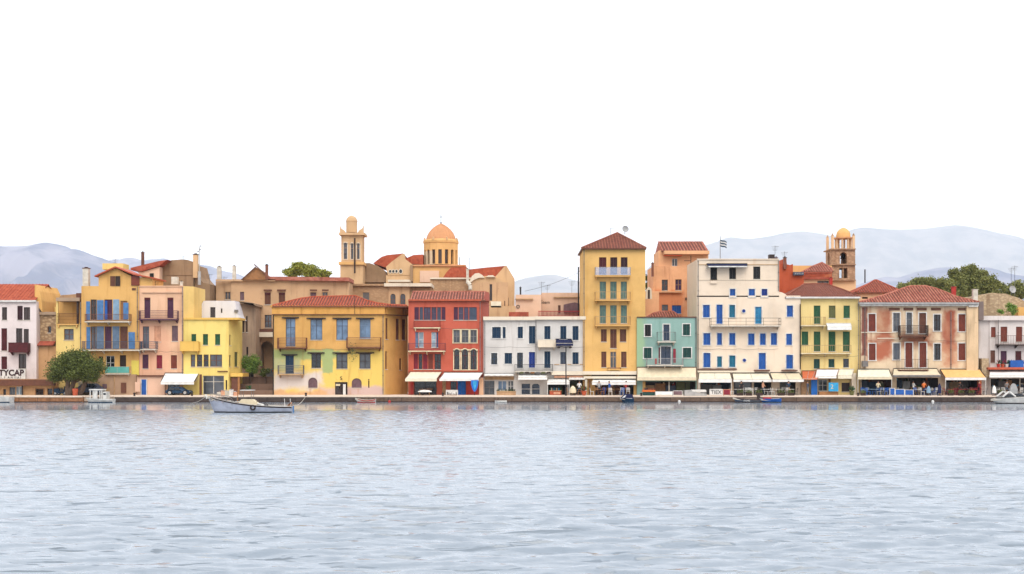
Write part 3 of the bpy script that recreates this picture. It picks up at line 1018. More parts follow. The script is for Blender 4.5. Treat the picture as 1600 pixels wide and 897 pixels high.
for dx, y in ((-2, 393), (1.2, 390), (2.2, 384.5)): mb.ball((wx(311.5 + dx, 168), 168, wz(y, 168)), .09, 'iron', 6, 4)
mb.build('antenna_mast', b.root)
b.antenna(327, 428, 444, 170)
b.antenna(286, 400, 406, 169)

b = Bld('corner_house', 'bright yellow rounded corner house with green shutters', 'house', 330, 158)
b.block([(286.6, 157.9), (357, 157.9), (375, 161.5)], 498, '''
299 522 306.5 546 sh:green; 317 522 325 539 sh:green; 336 522 344 539 sh:green; 358.5 523 361 540 sh:brown
298 554 305 573 gl:brown:-:G; 307.5 554 316 573 gl:brown; 318 554 326 573 gl:brown:-:D; 328 554 347 573 gl:brown:-:G; 358.3 555 361 573 dk; 366.5 550 372 573 sh:olive
317 587 350 617 sf:offwhite:-:G; 352.5 594 355 609 dk''', 'w_bright_yellow', 5)
b.boxpx('parapet', 286.8, 375, 496.5, 499.5, 157.7, 161, 'w_yellow_side')
b.balcony(281, 310, 547, 534, 'solid', 'w_yellow_side', 'w_yellow_side', .9)
b.boxpx('ledge', 360, 379, 583, 588.5, 158, 161.8, 'w_yellow_side')
b.boxpx('garage_door', 361.5, 371, 590, 617, 158.2, 158.4, 'brown')
b.boxpx('pillar', 371.3, 374.5, 588.6, 617, 158.1, 158.5, 'wood')
b.band(340, 356, 579.5, 580.8, 'brown', .2, 'ledge')

b = Bld('roof_house', 'white block with a stepped wall standing above the yellow corner house', 'house', 340, 163)
b.block([(318, 163.3), (367, 163.3)], 470, '328.5 480 336.5 496 dk; 345 482 347.5 489 dk:-:-:n', 'w_lilac', 5)
b.prism('stepped_wall', [(304, 500), (305, 489), (310, 485), (318, 470), (318, 500)], 163.3, 167, 'w_lilac')
b.prism('buttress', [(367, 500), (367, 470.2), (372, 492), (376, 500)], 163.3, 167, 'w_lilac')
b.boxpx('sign_board', 366, 372, 484, 488, 163.1, 163.28, 'grey')

b = Bld('grey_house', 'plain grey tan house with slit windows behind the yellow corner house', 'house', 382, 166)
b.block([(362, 166), (399.5, 167.5)], 474, '379 494 381.3 519 dk; 384.5 494 387 519 dk; 385 542 388 556 dk', 'w_grey_tan', 7)
b.prism('curved_parapet', [(362, 474), (362, 470), (385, 471.5), (394, 473), (399, 478), (399, 474.5)], 166, 173, 'w_grey_tan')

b = Bld('steps', 'brown stepped terrace wall between the yellow houses', 'stairs', 400, 162)
b.block([(374, 160.5), (428, 160.5)], 600, '', 'w_stair', 3)
b.block([(378, 163.6), (428, 163.6)], 589, '', 'w_stair', 3, name='upper_wall')
b.boxpx('gate_door', 389, 396, 576, 590, 164, 164.2, 'dark_brown')
b.boxpx('kerb', 374, 428, 610, 617, 158, 160.4, 'w_stair')

b = Bld('mansion', 'long old tan mansion with a red roof strip behind the yellow corner buildings', 'house', 440, 171)
b.block([(361, 171), (428, 171), (545, 171.5)], 438, '''
375 456 381.5 469 sh:purple_grey; 413.5 457 423 476 sh:brown:-:h; 435.5 457 445.5 476 sh:brown:-:h; 413.5 492 424.5 512 gl:brown:-:G; 485 457 494 467 sh:purple_grey; 503.5 456.5 512 467 gl:tan:-:G
407 533 427 600 rm:w_old_tan:-:a''', 'w_old_tan', 9)
b.block([(337, 171.6), (362, 171.2)], 440, '351 456 360 468 gl:tan:-:G', 'w_old_tan', 8, name='side_wall')
b.boxpx('parapet', 337, 430, 436.5, 439.5, 170.6, 171, 'w_old_tan')
b.prism('timber_gable', [(378, 437), (399, 417.5), (408, 423), (417, 431), (418, 437)], 170.2, 173, 'wood')
mb = MB(); mb.bar((wx(397, 170), 170, wz(413, 170)), (wx(418, 170), 170, wz(431.5, 170)), .1, 'brown'); mb.bar((wx(399.5, 170), 170, wz(417, 170)), (wx(377, 170), 170, wz(437.5, 170)), .08, 'brown')
mb.build('gable_trim', b.root)
b.chimney(414.5, 418.5, 414.5, 437, 169.6, 'rust', 'dark_brown')
b.chimney(339, 345, 417.5, 438, 171.4, 'offwhite'); b.chimney(363, 368, 416.5, 437, 171.4, 'offwhite')
mb = MB(); slab(mb, 418, 432, 545, 433.5, 170.6, 176, .5, 'tile_pink'); mb.build('roof', b.root)
for x0, x1 in ((433, 446), (412, 424), (484, 495), (503, 513)): b.boxpx('lintel', x0, x1, 452.3, 454.5, 170.7, 170.98, 'brown')
b.boxpx('portico_cornice', 397.5, 428, 519, 526.5, 169.8, 171, 'w_fascia')
b.boxpx('portico_roof', 397, 428, 514, 518.9, 170, 171, 'brown')
b.boxpx('portico_column', 400, 405.5, 526.6, 600, 170.3, 170.9, 'w_fascia')
b.antenna(350, 432, 440, 172)

b = Bld('corner_mansion', 'old two storey yellow corner mansion with tiled hip roof and rusty balconies', 'house', 520, 157.8)
b.block([(427.5, 158), (600.5, 158), (636.5, 162.2)], 481, '''
446.5 498 461.5 541 gl:slate:-:Bl; 485 499 503.5 531 gl:slate:-:Bl; 525.5 499 543.5 531 gl:slate:-:Bl; 562 499 579 529 gl:greyblue:-:Bl
602.5 497 606 530 sh:brown:-:; 618.5 498 624 531 sh:brown; 628 499 634 531 sh:brown
446 556 459 584 dr:navy:-:l; 486.5 553 501.5 575 gl:dark_iron:-:Dl; 525.5 553 543 576 gl:dark_iron:-:Gl; 561.5 553 579 576 gl:dark_iron:-:Gl
602 549 605 577 sh:brown:-:; 624 560 627.5 578 sh:brown
481.5 590 496 606 sh:purple_grey:-:a; 523.5 597 543 617 dk; 549.5 591 565 606 sh:purple_grey:-:a; 575.3 595 577.2 606 dk:-:-:n''', 'w_corner', 4.5)
b.block([(600.5, 157.99), (637, 164.9)], 490, '', 'w_corner_side', .02) if False else None
for i, nm in ((0, 'cornice'), (1, 'cornice')):
    F = b.F[i]
    mb = MB()
    zz = wz(477.5, 158)
    mb.fbox(F, -.2 if i == 0 else .15, F.L + .1, .002, .22, wz(491, 158), wz(480.5, 158), 'w_corner_band')
    mb.fbox(F, -.35 if i == 0 else .2, F.L + .2, -.3, .42, wz(480.4, 158), zz, 'w_corner_band')
    mb.fbox(F, -.2 if i == 0 else .15, F.L + .1, .002, .26, wz(492, 158), wz(491, 158) - .003, 'brown')
    mb.build(nm, b.root)
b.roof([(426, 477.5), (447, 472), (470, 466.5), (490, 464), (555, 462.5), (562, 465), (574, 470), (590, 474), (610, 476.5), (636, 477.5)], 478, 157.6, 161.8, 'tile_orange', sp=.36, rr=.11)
b.balcony(433, 478, 543, 528, 'dense', 'rust', 'brown', 1.1)
b.balcony(541, 594.5, 542.5, 527.5, 'dense', 'rust', 'brown', 1.1)
b.balcony(433.5, 473.5, 584.5, 571, 'dense', 'grey', 'tan', 1.0)
F = b.F[0]
b.text('S', 533, 591.3, F, .62, 'dark_brown', .03)
b.boxpx('plaque', 524.5, 531.5, 600, 603, 157.8, 157.83, 'cream')
b.boxpx('white_board', 536, 540, 600.5, 617.2, 157.6, 157.8, 'white')
b.boxpx('slot', 575.5, 577, 592.5, 594, 157.9, 157.98, 'dark_brown')
b.pole('downpipe', 427, 492, 617, 157.6, .07, 'black')
b.pole('downpipe', 554.3, 462, 491, 157.5, .035, 'dark_brown')
mb = MB()
for k in range(90):
    a = random.uniform(0, 6.28); r_ = random.uniform(0, .75)
    x, z = wx(551, 157) + r_ * math.cos(a) * .9, wz(549, 157) + r_ * math.sin(a) * 1.7
    y_ = 157.2 - random.uniform(0, .5)
    q = [Vector((random.uniform(-.12, .12), random.uniform(-.08, .08), random.uniform(-.12, .12))) for _ in range(4)]
    mb.bar((x, y_, z), (x + q[0].x * 2, y_, z + q[0].z * 2), .012, 'olive', 3)
    mb.face([(x, y_, z), (x + q[1].x, y_ + q[1].y, z + q[1].z), (x + q[2].x, y_ + q[2].y, z + q[2].z)], 'green')
mb.build('hanging_plant', b.root)

# ------------------------------------------------------------------ churches behind
b = Bld('bell_tower', 'square sandstone bell tower with a small domed cap and horned corners', 'bell tower', 549, 192)
b.block([(531.5, 192), (567, 192)], 412, '', 'w_church', 3.2)
b.block([(533, 192.2), (566, 192.2)], 367, '536.8 379 542.6 405 gl:w_brick:w_fascia:aG; 548 380 552.4 405 gl:w_brick:w_fascia:aG; 557.5 380 562 405 gl:w_brick:w_fascia:aG', 'w_church', 3.0, bot=413, name='belfry')
b.boxpx('cornice', 529.5, 569.5, 363.5, 367, 191.7, 195.6, 'w_church'); b.boxpx('cornice', 529, 568.5, 409, 413.5, 191.65, 195.6, 'w_church_orange')
for x0, s_ in ((531, 1), (568, -1)):
    b.prism('corner_horn', [(x0, 363.4), (x0, 352), (x0 + 2 * s_, 357), (x0 + 7 * s_, 360), (x0 + 9 * s_, 363.4)][::(1 if s_ > 0 else -1)], 191.9, 192.3, 'w_church')
    b.prism('corner_horn', [(x0, 363.4), (x0, 352), (x0 + 2 * s_, 357), (x0 + 7 * s_, 360), (x0 + 9 * s_, 363.4)][::(1 if s_ > 0 else -1)], 194.9, 195.3, 'w_church')
mb = MB()
k_ = 192 / FP
mb.lathe((wx(549.5, 193.7), 193.7, wz(363.6, 193.7)), [(8.7 * k_, 0), (8.7 * k_, 17 * k_), (9.2 * k_, 17.2 * k_), (9.0 * k_, 19 * k_), (7.6 * k_, 22.5 * k_), (5.2 * k_, 25 * k_), (2.2 * k_, 26.6 * k_), (.05, 27.2 * k_)], 'w_church', 16)
mb.build('dome_cap', b.root)
b.pole('lightning_rod', 554.3, 372, 427, 191.5, .12, 'dark_brown')
mb = MB(); mb.lathe((wx(540, 193), 192.6, wz(398, 192.6)), [(.32, 0), (.26, .12), (.2, .3), (.14, .42), (.03, .46)], 'iron', 12); mb.build('bell', b.root)

b = Bld('chapel', 'tan chapel with red hipped roofs and round windows between the two towers', 'church', 610, 194)
b.block([(567, 196), (607, 196)], 441, '', 'w_brown_grey', 9)
b.prism('curved_wall', [(567, 441), (567, 411.5), (577, 411), (590, 415), (600, 422), (605, 430), (607, 441)], 195, 203, 'w_brown_grey')
b.block([(603, 194.5), (646, 194.5)], 430, '611.5 420 614.5 427 dk:-:w_fascia:n; 618.5 420 621 427 dk:-:w_fascia:n; 625 419.5 629 427 dk:-:white:an' if False else '', 'w_church', 8)
b.prism('gable_wall', [(606, 430), (603, 417), (612, 409), (629, 396.5), (632, 397), (632.5, 404), (640, 410), (645.5, 414), (646, 430)], 194.4, 196, 'w_church')
for x in (609.5, 614.5, 619.5, 626):
    mb = MB(); r_ = .28 if x < 625 else .36
    c = (wx(x, 194.3), 194.36, wz(424, 194.3))
    for i in range(12):
        a0, a1 = 2 * math.pi * i / 12, 2 * math.pi * (i + 1) / 12
        mb.face([(c[0], c[1], c[2]), (c[0] + r_ * .6 * math.cos(a0), c[1], c[2] + r_ * .8 * math.sin(a0)), (c[0] + r_ * .6 * math.cos(a1), c[1], c[2] + r_ * .8 * math.sin(a1))], 'pane')
        mb.bar((c[0] + r_ * .8 * math.cos(a0), c[1], c[2] + r_ * math.sin(a0)), (c[0] + r_ * .8 * math.cos(a1), c[1], c[2] + r_ * math.sin(a1)), .07, 'w_fascia')
    mb.build('round_window', b.root)
mb = MB()
mb.prism([(wx(x, 196.1), wz(y, 196.1)) for x, y in ((583, 411.5), (602, 418), (612, 409.5), (630, 396), (605, 398.5), (596, 401.5))], 196.1, 206, 'tile_orange')
mb.build('roof', b.root)
mb = MB()
mb.prism([(wx(x, 197), wz(y, 197)) for x, y in ((631, 406), (641, 412), (661, 413.5), (661, 397.5), (646, 398.5), (638, 402))], 197, 206, 'tile_orange')
mb.build('roof', b.root)
b.boxpx('cornice', 606, 640, 437, 440.5, 191, 194.4, 'w_fascia')

b = Bld('domed_church', 'orange church drum with tall windows, ribbed dome and iron cross', 'church', 690, 196)
K = 196 / FP
cx_, cy_ = wx(689, 199), 199.0
mb = MB()
rd = 27.3 * K
drum_pts = []
for i in range(16):
    a = math.pi / 16 + 2 * math.pi * i / 16
    drum_pts.append((cx_ + rd * math.cos(a), cy_ + rd * math.sin(a)))
z0, z1 = wz(415, 199), wz(379, 199)
zw0, zw1 = wz(412.5, 197), wz(390, 197)
for i in range(16):
    A, B = drum_pts[i], drum_pts[(i + 1) % 16]
    F = Fac(B, A) if False else Fac(A, B)
    ww = F.L * .26
    c = F.L / 2
    for (u0, u1, q0, q1) in ((0, c - ww, z0, z1), (c + ww, F.L, z0, z1), (c - ww, c + ww, z0, zw0), (c - ww, c + ww, zw1, z1)):
        mb.face([F.p(u0, 0, q0), F.p(u1, 0, q0), F.p(u1, 0, q1), F.p(u0, 0, q1)], 'w_church_orange')
    mb.face([F.p(c - ww, 0, zw0), F.p(c - ww, 0, zw1), F.p(c - ww, -.35, zw1), F.p(c - ww, -.35, zw0)], 'w_church_orange')
    mb.face([F.p(c + ww, 0, zw0), F.p(c + ww, 0, zw1), F.p(c + ww, -.35, zw1), F.p(c + ww, -.35, zw0)], 'w_church_orange')
    mb.face([F.p(c - ww, 0, zw1), F.p(c + ww, 0, zw1), F.p(c + ww, -.35, zw1), F.p(c - ww, -.35, zw1)], 'w_church_orange')
dr = mb.build('drum', b.root)
for i in range(16):
    A, B = drum_pts[i], drum_pts[(i + 1) % 16]
    F = Fac(A, B); ww = F.L * .26; c = F.L / 2
    if F.n[1] < .3 or True:
        m2 = MB(); m2.fbox(F, c - ww - .02, c + ww + .02, -.4, -.33, zw0 - .02, zw1 + .02, 'pane_brown'); m2.fbox(F, c - .03, c + .03, -.329, -.28, zw0, zw1, 'brown')
        m2.build('window', dr)
mb = MB()
mb.lathe((cx_, cy_, wz(381.5, 199)), [(27.6 * K, 0), (28.4 * K, .12), (28.4 * K, .42), (27.9 * K, .5), (26.6 * K, .62), (24, .62)][:5] + [(23.5 * K, .66)], 'w_church_orange', 16, a0=math.pi / 16, a1=math.pi / 16 + 2 * math.pi)
mb.build('cornice', b.root)
mb = MB()
zb_ = wz(375.5, 199)
prof = [(23.2, 0), (22.6, 3.5), (21, 8.0), (18.6, 12.3), (15.5, 16), (11.5, 19.8), (7, 22.9), (3, 25), (.3, 26.2)]
mb.lathe((cx_, cy_, zb_), [(r_ * K, z_ * K) for r_, z_ in prof], 'w_dome', 32)
for i in range(24):
    a = 2 * math.pi * i / 24
    pts = [(cx_ + r_ * K * math.cos(a), cy_ + r_ * K * math.sin(a), zb_ + z_ * K + .02) for r_, z_ in prof]
    mb.path(pts, .045, 'w_dome')
mb.build('dome', b.root)
mb = MB()
zt = zb_ + 26.2 * K
mb.bar((cx_, cy_, zt - .1), (cx_, cy_, zt + 1.45), .05, 'iron'); mb.bar((cx_ - .3, cy_, zt + 1.05), (cx_ + .3, cy_, zt + 1.05), .045, 'iron'); mb.ball((cx_, cy_, zt + .15), .13, 'iron', 8, 5)
mb.build('cross', b.root)
for a in range(8):
    an = math.pi / 8 + a * math.pi / 4
    mb = MB(); x, y = cx_ + 27.5 * K * math.cos(an), cy_ + 27.5 * K * math.sin(an)
    mb.box(x - .14, x + .14, y - .14, y + .14, wz(377.2, 199), wz(374.5, 199), 'w_church'); mb.ball((x, y, wz(373.6, 199)), .13, 'w_church', 8, 5)
    mb.build('finial', b.root)
b.block([(645, 194), (727, 194)], 414.5, '', 'w_church_orange', 10, name='base_wall')
b.boxpx('base_cornice', 645, 727.5, 413.6, 416, 193.7, 204, 'w_dome')
b.boxpx('panel', 656, 686, 423, 441, 193.8, 193.98, 'w_terrace')
b.pole('lightning_rod', 718.3, 402, 414, 194.5, .05, 'iron')
b.boxpx('corner_pier', 641, 645, 414, 440, 193.6, 195, 'w_brown_grey')

b = Bld('nave', 'tan church hall with a long red roof and a stepped gable right of the dome', 'church', 760, 184)
b.block([(672, 184.5), (736, 184.5)], 435, '', 'w_rough', 8)
b.boxpx('parapet', 672, 736, 433.8, 436, 184.2, 184.48, 'w_fascia')
mb = MB()
mb.prism([(wx(x, 186), wz(y, 186)) for x, y in ((692, 434), (698, 425), (705, 418), (727, 417), (733, 421), (760, 418), (789, 415.5), (773, 434))], 186, 196, 'tile_orange')
mb.build('roof', b.root)
b.prism('gable_wall', [(770, 500), (773, 433.5), (789.5, 414.8), (792, 416), (804, 436), (804, 500)], 184.3, 193, 'w_church')
b.block([(735, 183), (790, 183)], 441, '765 444 769 470 dk:-:-:n; 788 470 789.5 478 dk:-:-:n; 794 465 796 478 dk:-:-:n', 'w_old_tan', 7, name='curved_hall')
b.prism('curved_parapet', [(733, 441), (739, 436), (745, 432), (765, 431), (781, 436), (788, 441)], 183, 190, 'w_church')
b.prism('arched_dormer', [(733, 441), (737, 432), (742, 427.5), (748, 426.5), (754, 430), (757, 434), (748, 434), (741, 437), (736, 441)], 182.7, 183.0, 'w_fascia')
b.prism('arched_dormer', [(759, 433), (763, 430.2), (770, 430), (774, 433)], 182.6, 186.5, 'w_fascia')
b.chimney(728.5, 732.5, 421, 441, 183, 'offwhite')
mb = MB(); mb.path([(wx(730, 182.5), 182.5, wz(440, 182.5)), (wx(735, 182.5), 182.3, wz(446, 182.5)), (wx(735, 182.5), 182.2, wz(453, 182.5))], .28, 'offwhite', 8); mb.build('flue', b.root)
b.pole('aerial', 733.5, 402, 421, 184, .03, 'grey')
b.boxpx('door', 771, 782, 481, 494, 182.6, 182.8, 'dark_brown'); b.boxpx('canopy', 767, 783, 471, 480.5, 181.5, 182.9, 'fabric_cream')
b.block([(757, 181.5), (806, 181.5)], 478, '', 'w_church', 1.4, name='lower_wall')

b = Bld('old_house', 'rough stone house with two pointed windows below the church dome', 'house', 600, 176)
b.block([(545, 176.5), (640, 176.5)], 446, '567 457 577 471 sh:grey; 610 459 618 477 gl:brown:-:aG; 625.5 459 633.5 476 gl:brown:-:aG', 'w_old_tan', 7)
b.block([(541, 176.3), (606, 176.3)], 447, '567 457 577 471 sh:grey', 'w_rough', .19, name='rough_wall')
b.boxpx('roof_slab', 541, 600, 443.5, 446.5, 175.9, 184, 'w_rough')
b.boxpx('roof_slab', 600.1, 674, 442.5, 447.5, 175.9, 182, 'w_fascia')
b.block([(640, 176.8), (673, 176.8)], 449, '', 'w_rough', 5, name='end_wall')

# ------------------------------------------------------------------ CENTRE
b = Bld('red_house', 'red three storey house with white framed windows and two cream awnings', 'house', 700, 158)
b.block([(638, 158), (752.5, 158)], 469.5, '''
647.5 480 654.5 500 sh:plum; 655.5 480 661 500 sh:slate; 662 480 673 500 gl:plum:-:V; 674 480 682 500 gl:plum:-:V; 683 480 689 500 sh:slate; 690 480 696 500 sh:plum
709 480 715.5 500 sh:plum; 716.5 480 724 500 gl:slate:-:V; 725 480 732 500 gl:plum:-:V; 733 480 745 500 sh:slate
649 519 653.5 543 gl:sky_blue:-:B; 654 519 662 543 gl:white:-:L; 674 519 681.5 543 gl:white:-:L; 682 519 684.5 543 sh:sky_blue
708.5 515.5 718.5 535.5 gl:grey:cream:G; 721.5 515.5 732 535.5 gl:grey:cream:G; 735 515.5 745 535.5 gl:grey:cream:G
646.5 553 653 577 sh:crimson; 654 553 660 577 gl:maroon:-:; 661 553 668 577 sh:crimson; 669 553 676.5 577 sh:red_brown; 679 553 689 577 gl:maroon
709.5 545.5 718 577.5 gl:maroon:cream:a; 721.5 545.5 731.5 577.5 gl:maroon:cream:a; 735 545.5 745 577.5 gl:maroon:cream:a
647 595 682 617 sf:dark_iron; 691 594 697 617 sh:tan; 704 596 713.5 609 gl:navy:-:N; 715 595 728 617 sh:bright_blue''', 'w_red', 8)
b.block([(752.5, 158), (763, 158.8)], 469.5, '', 'w_red_side', 7, name='side_wall')
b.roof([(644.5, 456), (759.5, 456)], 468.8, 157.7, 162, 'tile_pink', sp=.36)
b.band(638.2, 752, 468, 470.5, 'terracotta', .4)
b.prism('parapet_end', [(754, 470), (759.6, 455.5), (764, 457), (764, 470)], 158, 162, 'w_red_side')
b.balcony(646.5, 688, 511.5, 501, 'bars', 'crimson', 'cream', .35)
b.balcony(637.5, 695.5, 548, 536.5, 'bars', 'plum', 'cream', 1.0)
b.band(637.8, 752.4, 579, 580.5, 'terracotta', .1)
b.awning(641, 690.5, 581.5, 633, 682.5, 592, 2.6, .3, 'fabric_cream', 'brown')
b.awning(694, 755, 582.5, 686.5, 748, 592, 2.6, .25, 'fabric_white', 'brown')
b.boxpx('corner_pier', 748.5, 755.2, 590, 617.2, 157.6, 157.98, 'w_peach')
b.boxpx('pillar', 641.5, 645.5, 593, 617.2, 157.4, 157.7, 'red')
b.boxpx('ground_wall', 728.8, 748, 594, 617.2, 157.85, 157.98, 'red')

b = Bld('white_house', 'long white house with navy shutters and thin black balcony', 'house', 830, 158)
b.block([(755.5, 158.2), (915, 158.2)], 499.5, '''
769 511 782.5 528.5 sh:navy:white; 785.5 511 790 528.5 sh:navy:white; 809 510.5 817 528.5 sh:navy:white; 826.5 509.5 836.5 537 sh:navy:white; 850.5 509.5 860 530 sh:navy:white; 875.5 509.5 885 530 sh:navy:white; 894.5 509.5 904 531.5 sh:navy:white
767.5 551.5 777 569.5 gl:navy:white; 788.5 551.5 800 568.5 sh:navy:white; 808 551 817 575 gl:navy:white; 826.5 550 836 574.5 sh:deep_blue:white; 850.5 549 860 575 sh:navy:white; 875.5 550 885 569.5 sh:slate:white; 894.5 550.5 904 569.5 sh:navy:white
756.5 595 772.5 617 gl:grey:-:G; 778 595 791.5 610 gl:white:-:B; 793.5 595 802.5 612 gl:white:-:G
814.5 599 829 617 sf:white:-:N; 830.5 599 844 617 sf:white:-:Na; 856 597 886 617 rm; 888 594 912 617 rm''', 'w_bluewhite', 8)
b.block([(755.4, 158.05), (836, 158.05)], 498.5, '', 'w_bluewhite', .14, bot=502, name='parapet'); b.boxpx('cornice', 755, 836.5, 494.8, 500.2, 157.9, 158.7, 'w_fascia')
b.boxpx('cornice', 836.6, 915.5, 494.2, 499.4, 157.8, 158.9, 'w_fascia')
b.balcony(840.5, 868.5, 541, 531.5, 'solid', 'w_fascia', 'w_fascia', .8)
b.awning(868, 893, 530.5, 869, 895.5, 536.5, 1.4, .3, 'fabric_navy', 'black')
b.balcony(804, 864, 580, 569.5, 'bars', 'iron', 'offwhite', .9)
b.band(755.6, 803, 582.8, 584.3, 'grey', .1); b.band(866, 914, 569, 570.2, 'tan', .06)
b.awning(757, 803, 584, 757, 802.5, 586.3, 1.5, .1, 'fabric_white', 'offwhite')
b.band(757, 803, 587.5, 593.5, 'tan', .08, 'sign_band')
b.awning(811, 853, 584.5, 809.5, 855, 589.5, 1.8, .3, 'fabric_white', 'offwhite')
b.boxpx('fascia', 862, 914.6, 580, 586, 157.4, 158.15, 'w_fascia'); b.boxpx('sign_band', 866, 911, 587, 590.3, 157.7, 158.15, 'pink')
b.awning(857, 889, 592, 855, 890, 597, 2.5, .3, 'fabric_white', 'offwhite', posts=True)
b.awning(891, 913, 588, 889, 914, 592, 1.2, .1, 'fabric_white', 'offwhite')
for k in range(6): b.boxpx('pot_shelf', 812 + k * 8.5, 818 + k * 8.5, 581, 583.5, 157.3, 157.6, ['olive', 'dark_brown', 'wood', 'grey'][k % 4])

b = Bld('terrace_house', 'pale pink roof terrace house with red railing above the white house', 'house', 860, 168)
b.block([(846, 170), (911.5, 170)], 457.5, '872 477 876 490 sh:brown', 'w_terrace', 6)
b.block([(805.5, 168.6), (846, 168.6)], 460.5, '', 'w_terrace', 7, name='left_wall')
b.boxpx('ledge', 805, 833, 466.5, 468, 168.2, 168.58, 'tan'); b.boxpx('ledge', 865, 911, 464, 465.2, 169.7, 169.98, 'tan')
b.prism('hatch', [(881, 488), (881, 476), (889, 474), (898, 472.5), (905, 474), (910, 477), (910, 488)], 169.3, 169.97, 'purple_grey')
mb = MB()
F = Fac((wx(841, 166.6), 166.6), (wx(911, 166.6), 166.6))
za_, zb2 = wz(495, 166.6), wz(486.8, 166.6)
for k in range(34): mb.bar(F.p(F.L * k / 33, 0, za_), F.p(F.L * k / 33, 0, zb2), .045, 'crimson')
mb.fbox(F, 0, F.L, -.05, .05, zb2, zb2 + .08, 'red'); mb.fbox(F, 0, F.L, -.05, .05, za_ + .05, za_ + .13, 'red')
mb.build('railing', b.root)
b.boxpx('red_parapet', 795, 826, 487.5, 495, 166.4, 166.8, 'tile_red')
b.block([(795, 166.9), (911.6, 166.9)], 494, '', 'w_terrace', 1.5, name='terrace_floor')
F = b.F[1]
b.text('Stem', 852, 472.5, b.F[0], .6, 'black', .03)
mb = MB()
for i in range(14):
    a0, a1 = 2 * math.pi * i / 14, 2 * math.pi * (i + 1) / 14
    c = (wx(809.5, 168.4), 168.5, wz(479, 168.4))
    mb.bar((c[0] + .2 * math.cos(a0), c[1], c[2] + .2 * math.sin(a0)), (c[0] + .2 * math.cos(a1), c[1], c[2] + .2 * math.sin(a1)), .05, 'black')
mb.build('wall_ring', b.root)
b.antenna(846, 440, 461, 169.5); b.antenna(893.5, 439, 458, 171); b.antenna(855, 445, 461, 171); b.chimney(812, 814.5, 450, 461, 169, 'iron', 'iron')

b = Bld('utility_pole', 'dark utility pole with a sagging cable left of the yellow tower house', 'utility pole', 903.5, 167.5)
b.pole('pole', 903.8, 417, 616, 167.6, .09, 'black')
mb = MB(); mb.bar((wx(903, 167.6), 167.6, wz(424, 167.6)), (wx(908.5, 167.6), 167.5, wz(424, 167.6)), .04, 'black')
pts = []
for i in range(13):
    f = i / 12
    pts.append((wx(903.8 + (820 - 903.8) * f, 167.6 + 2 * f), 167.6 + 2 * f, wz(426 + (455 - 426) * f + 3.2 * math.sin(math.pi * f), 167.6 + 2 * f)))
mb.path(pts, .022, 'iron', 3); mb.build('cable', b.root)

b = Bld('tower_house', 'tall yellow tower house with five rows of three windows and a hip roof', 'house', 960, 158)
b.block([(911, 157.9), (1008.5, 157.9)], 389, '''
936 402 947.5 429 sh:maroon; 953.5 402 964.5 429 sh:deep_maroon; 970 402 980.5 429 sh:deep_maroon
937 440 947 467 sh:grey_green:-:; 953.5 440 963.5 467 sh:grey_green; 970 440 979.5 467 sh:grey_green
937 477 947 505 sh:grey_green; 953.5 477 963.5 505 sh:grey_green; 970 477 979.5 505 sh:grey_green
939 514.5 948 534 sh:brown; 953.5 514.5 963.5 544 sh:brown; 968.5 514.5 978.5 534 sh:brown
939.5 549.5 947.5 574 sh:brown; 953.5 549.5 963 575 gl:tan:-:G; 970.5 549.5 979 574 sh:brown
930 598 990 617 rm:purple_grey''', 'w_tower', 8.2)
b.band(909.5, 1009.5, 387.5, 389.5, 'brown', .35)
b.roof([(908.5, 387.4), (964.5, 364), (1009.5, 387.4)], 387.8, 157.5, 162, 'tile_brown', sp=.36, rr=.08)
for ys, yr, kd in ((430.5, 417.5, 'glass'), (468.5, 456, 'bars'), (508, 494.5, 'bars')):
    b.balcony(930, 985.5, ys, yr, kd, 'tan', 'w_tower', .9, step=.3)
b.balcony(950, 970, 577, 574.5, 'rails', 'rust', 'w_tower', .5)
b.dish(976.5, 358.5, 160, .42, 366)
b.antenna(954, 356, 367, 161)
b.boxpx('fascia', 911.2, 994.8, 580, 585.5, 157.3, 157.88, 'w_fascia'); b.boxpx('fascia', 912, 994, 588, 591.5, 157.2, 157.88, 'w_fascia')
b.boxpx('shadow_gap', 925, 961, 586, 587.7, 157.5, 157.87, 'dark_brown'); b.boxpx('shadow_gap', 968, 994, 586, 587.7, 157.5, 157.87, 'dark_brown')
b.awning(927, 993, 592.5, 925, 993.5, 597.5, 2.2, .3, 'fabric_white', 'offwhite')
b.boxpx('pillar', 914, 917.5, 593, 617, 157.3, 157.6, 'offwhite'); b.boxpx('pillar', 920.5, 922.5, 593, 617, 157.3, 157.5, 'brown')

b = Bld('teal_house', 'small teal house with a cream roll-down awning', 'house', 1040, 157.6)
b.block([(995, 157.6), (1088.5, 157.6)], 495.5, '''
1007.5 507.5 1017 525.5 sh:black:white; 1036.5 507 1046 532 gl:navy:white:N; 1067 506.5 1078 524 sh:dark_green:white
1006 543.5 1018 560 sh:dark_green:white; 1029 543 1032 568 sh:crimson; 1032.7 541.5 1048 569 gl:navy:white:N; 1067 543.5 1080 559 sh:dark_green:white
1004 596 1087 617 rm:brown''', 'w_teal', 8.5)
b.band(995, 1088.3, 494.8, 496.4, 'brown', .12)
b.balcony(1027.5, 1056, 533.5, 519, 'bars', 'grey', 'offwhite', .9, step=.35)
b.balcony(1011, 1068, 570.5, 560, 'bars', 'pale_grey', 'offwhite', 1.0)
b.awning(995.5, 1088, 574.5, 995.5, 1088.3, 590, .9, .35, 'fabric_beige', 'brown', vcol='fabric_beige')
b.boxpx('parasol_cloth', 1052, 1056, 545, 567, 156.9, 157.1, 'crimson')
b.boxpx('parasol_cloth', 1023.5, 1026.5, 560, 569, 156.9, 157.1, 'red')

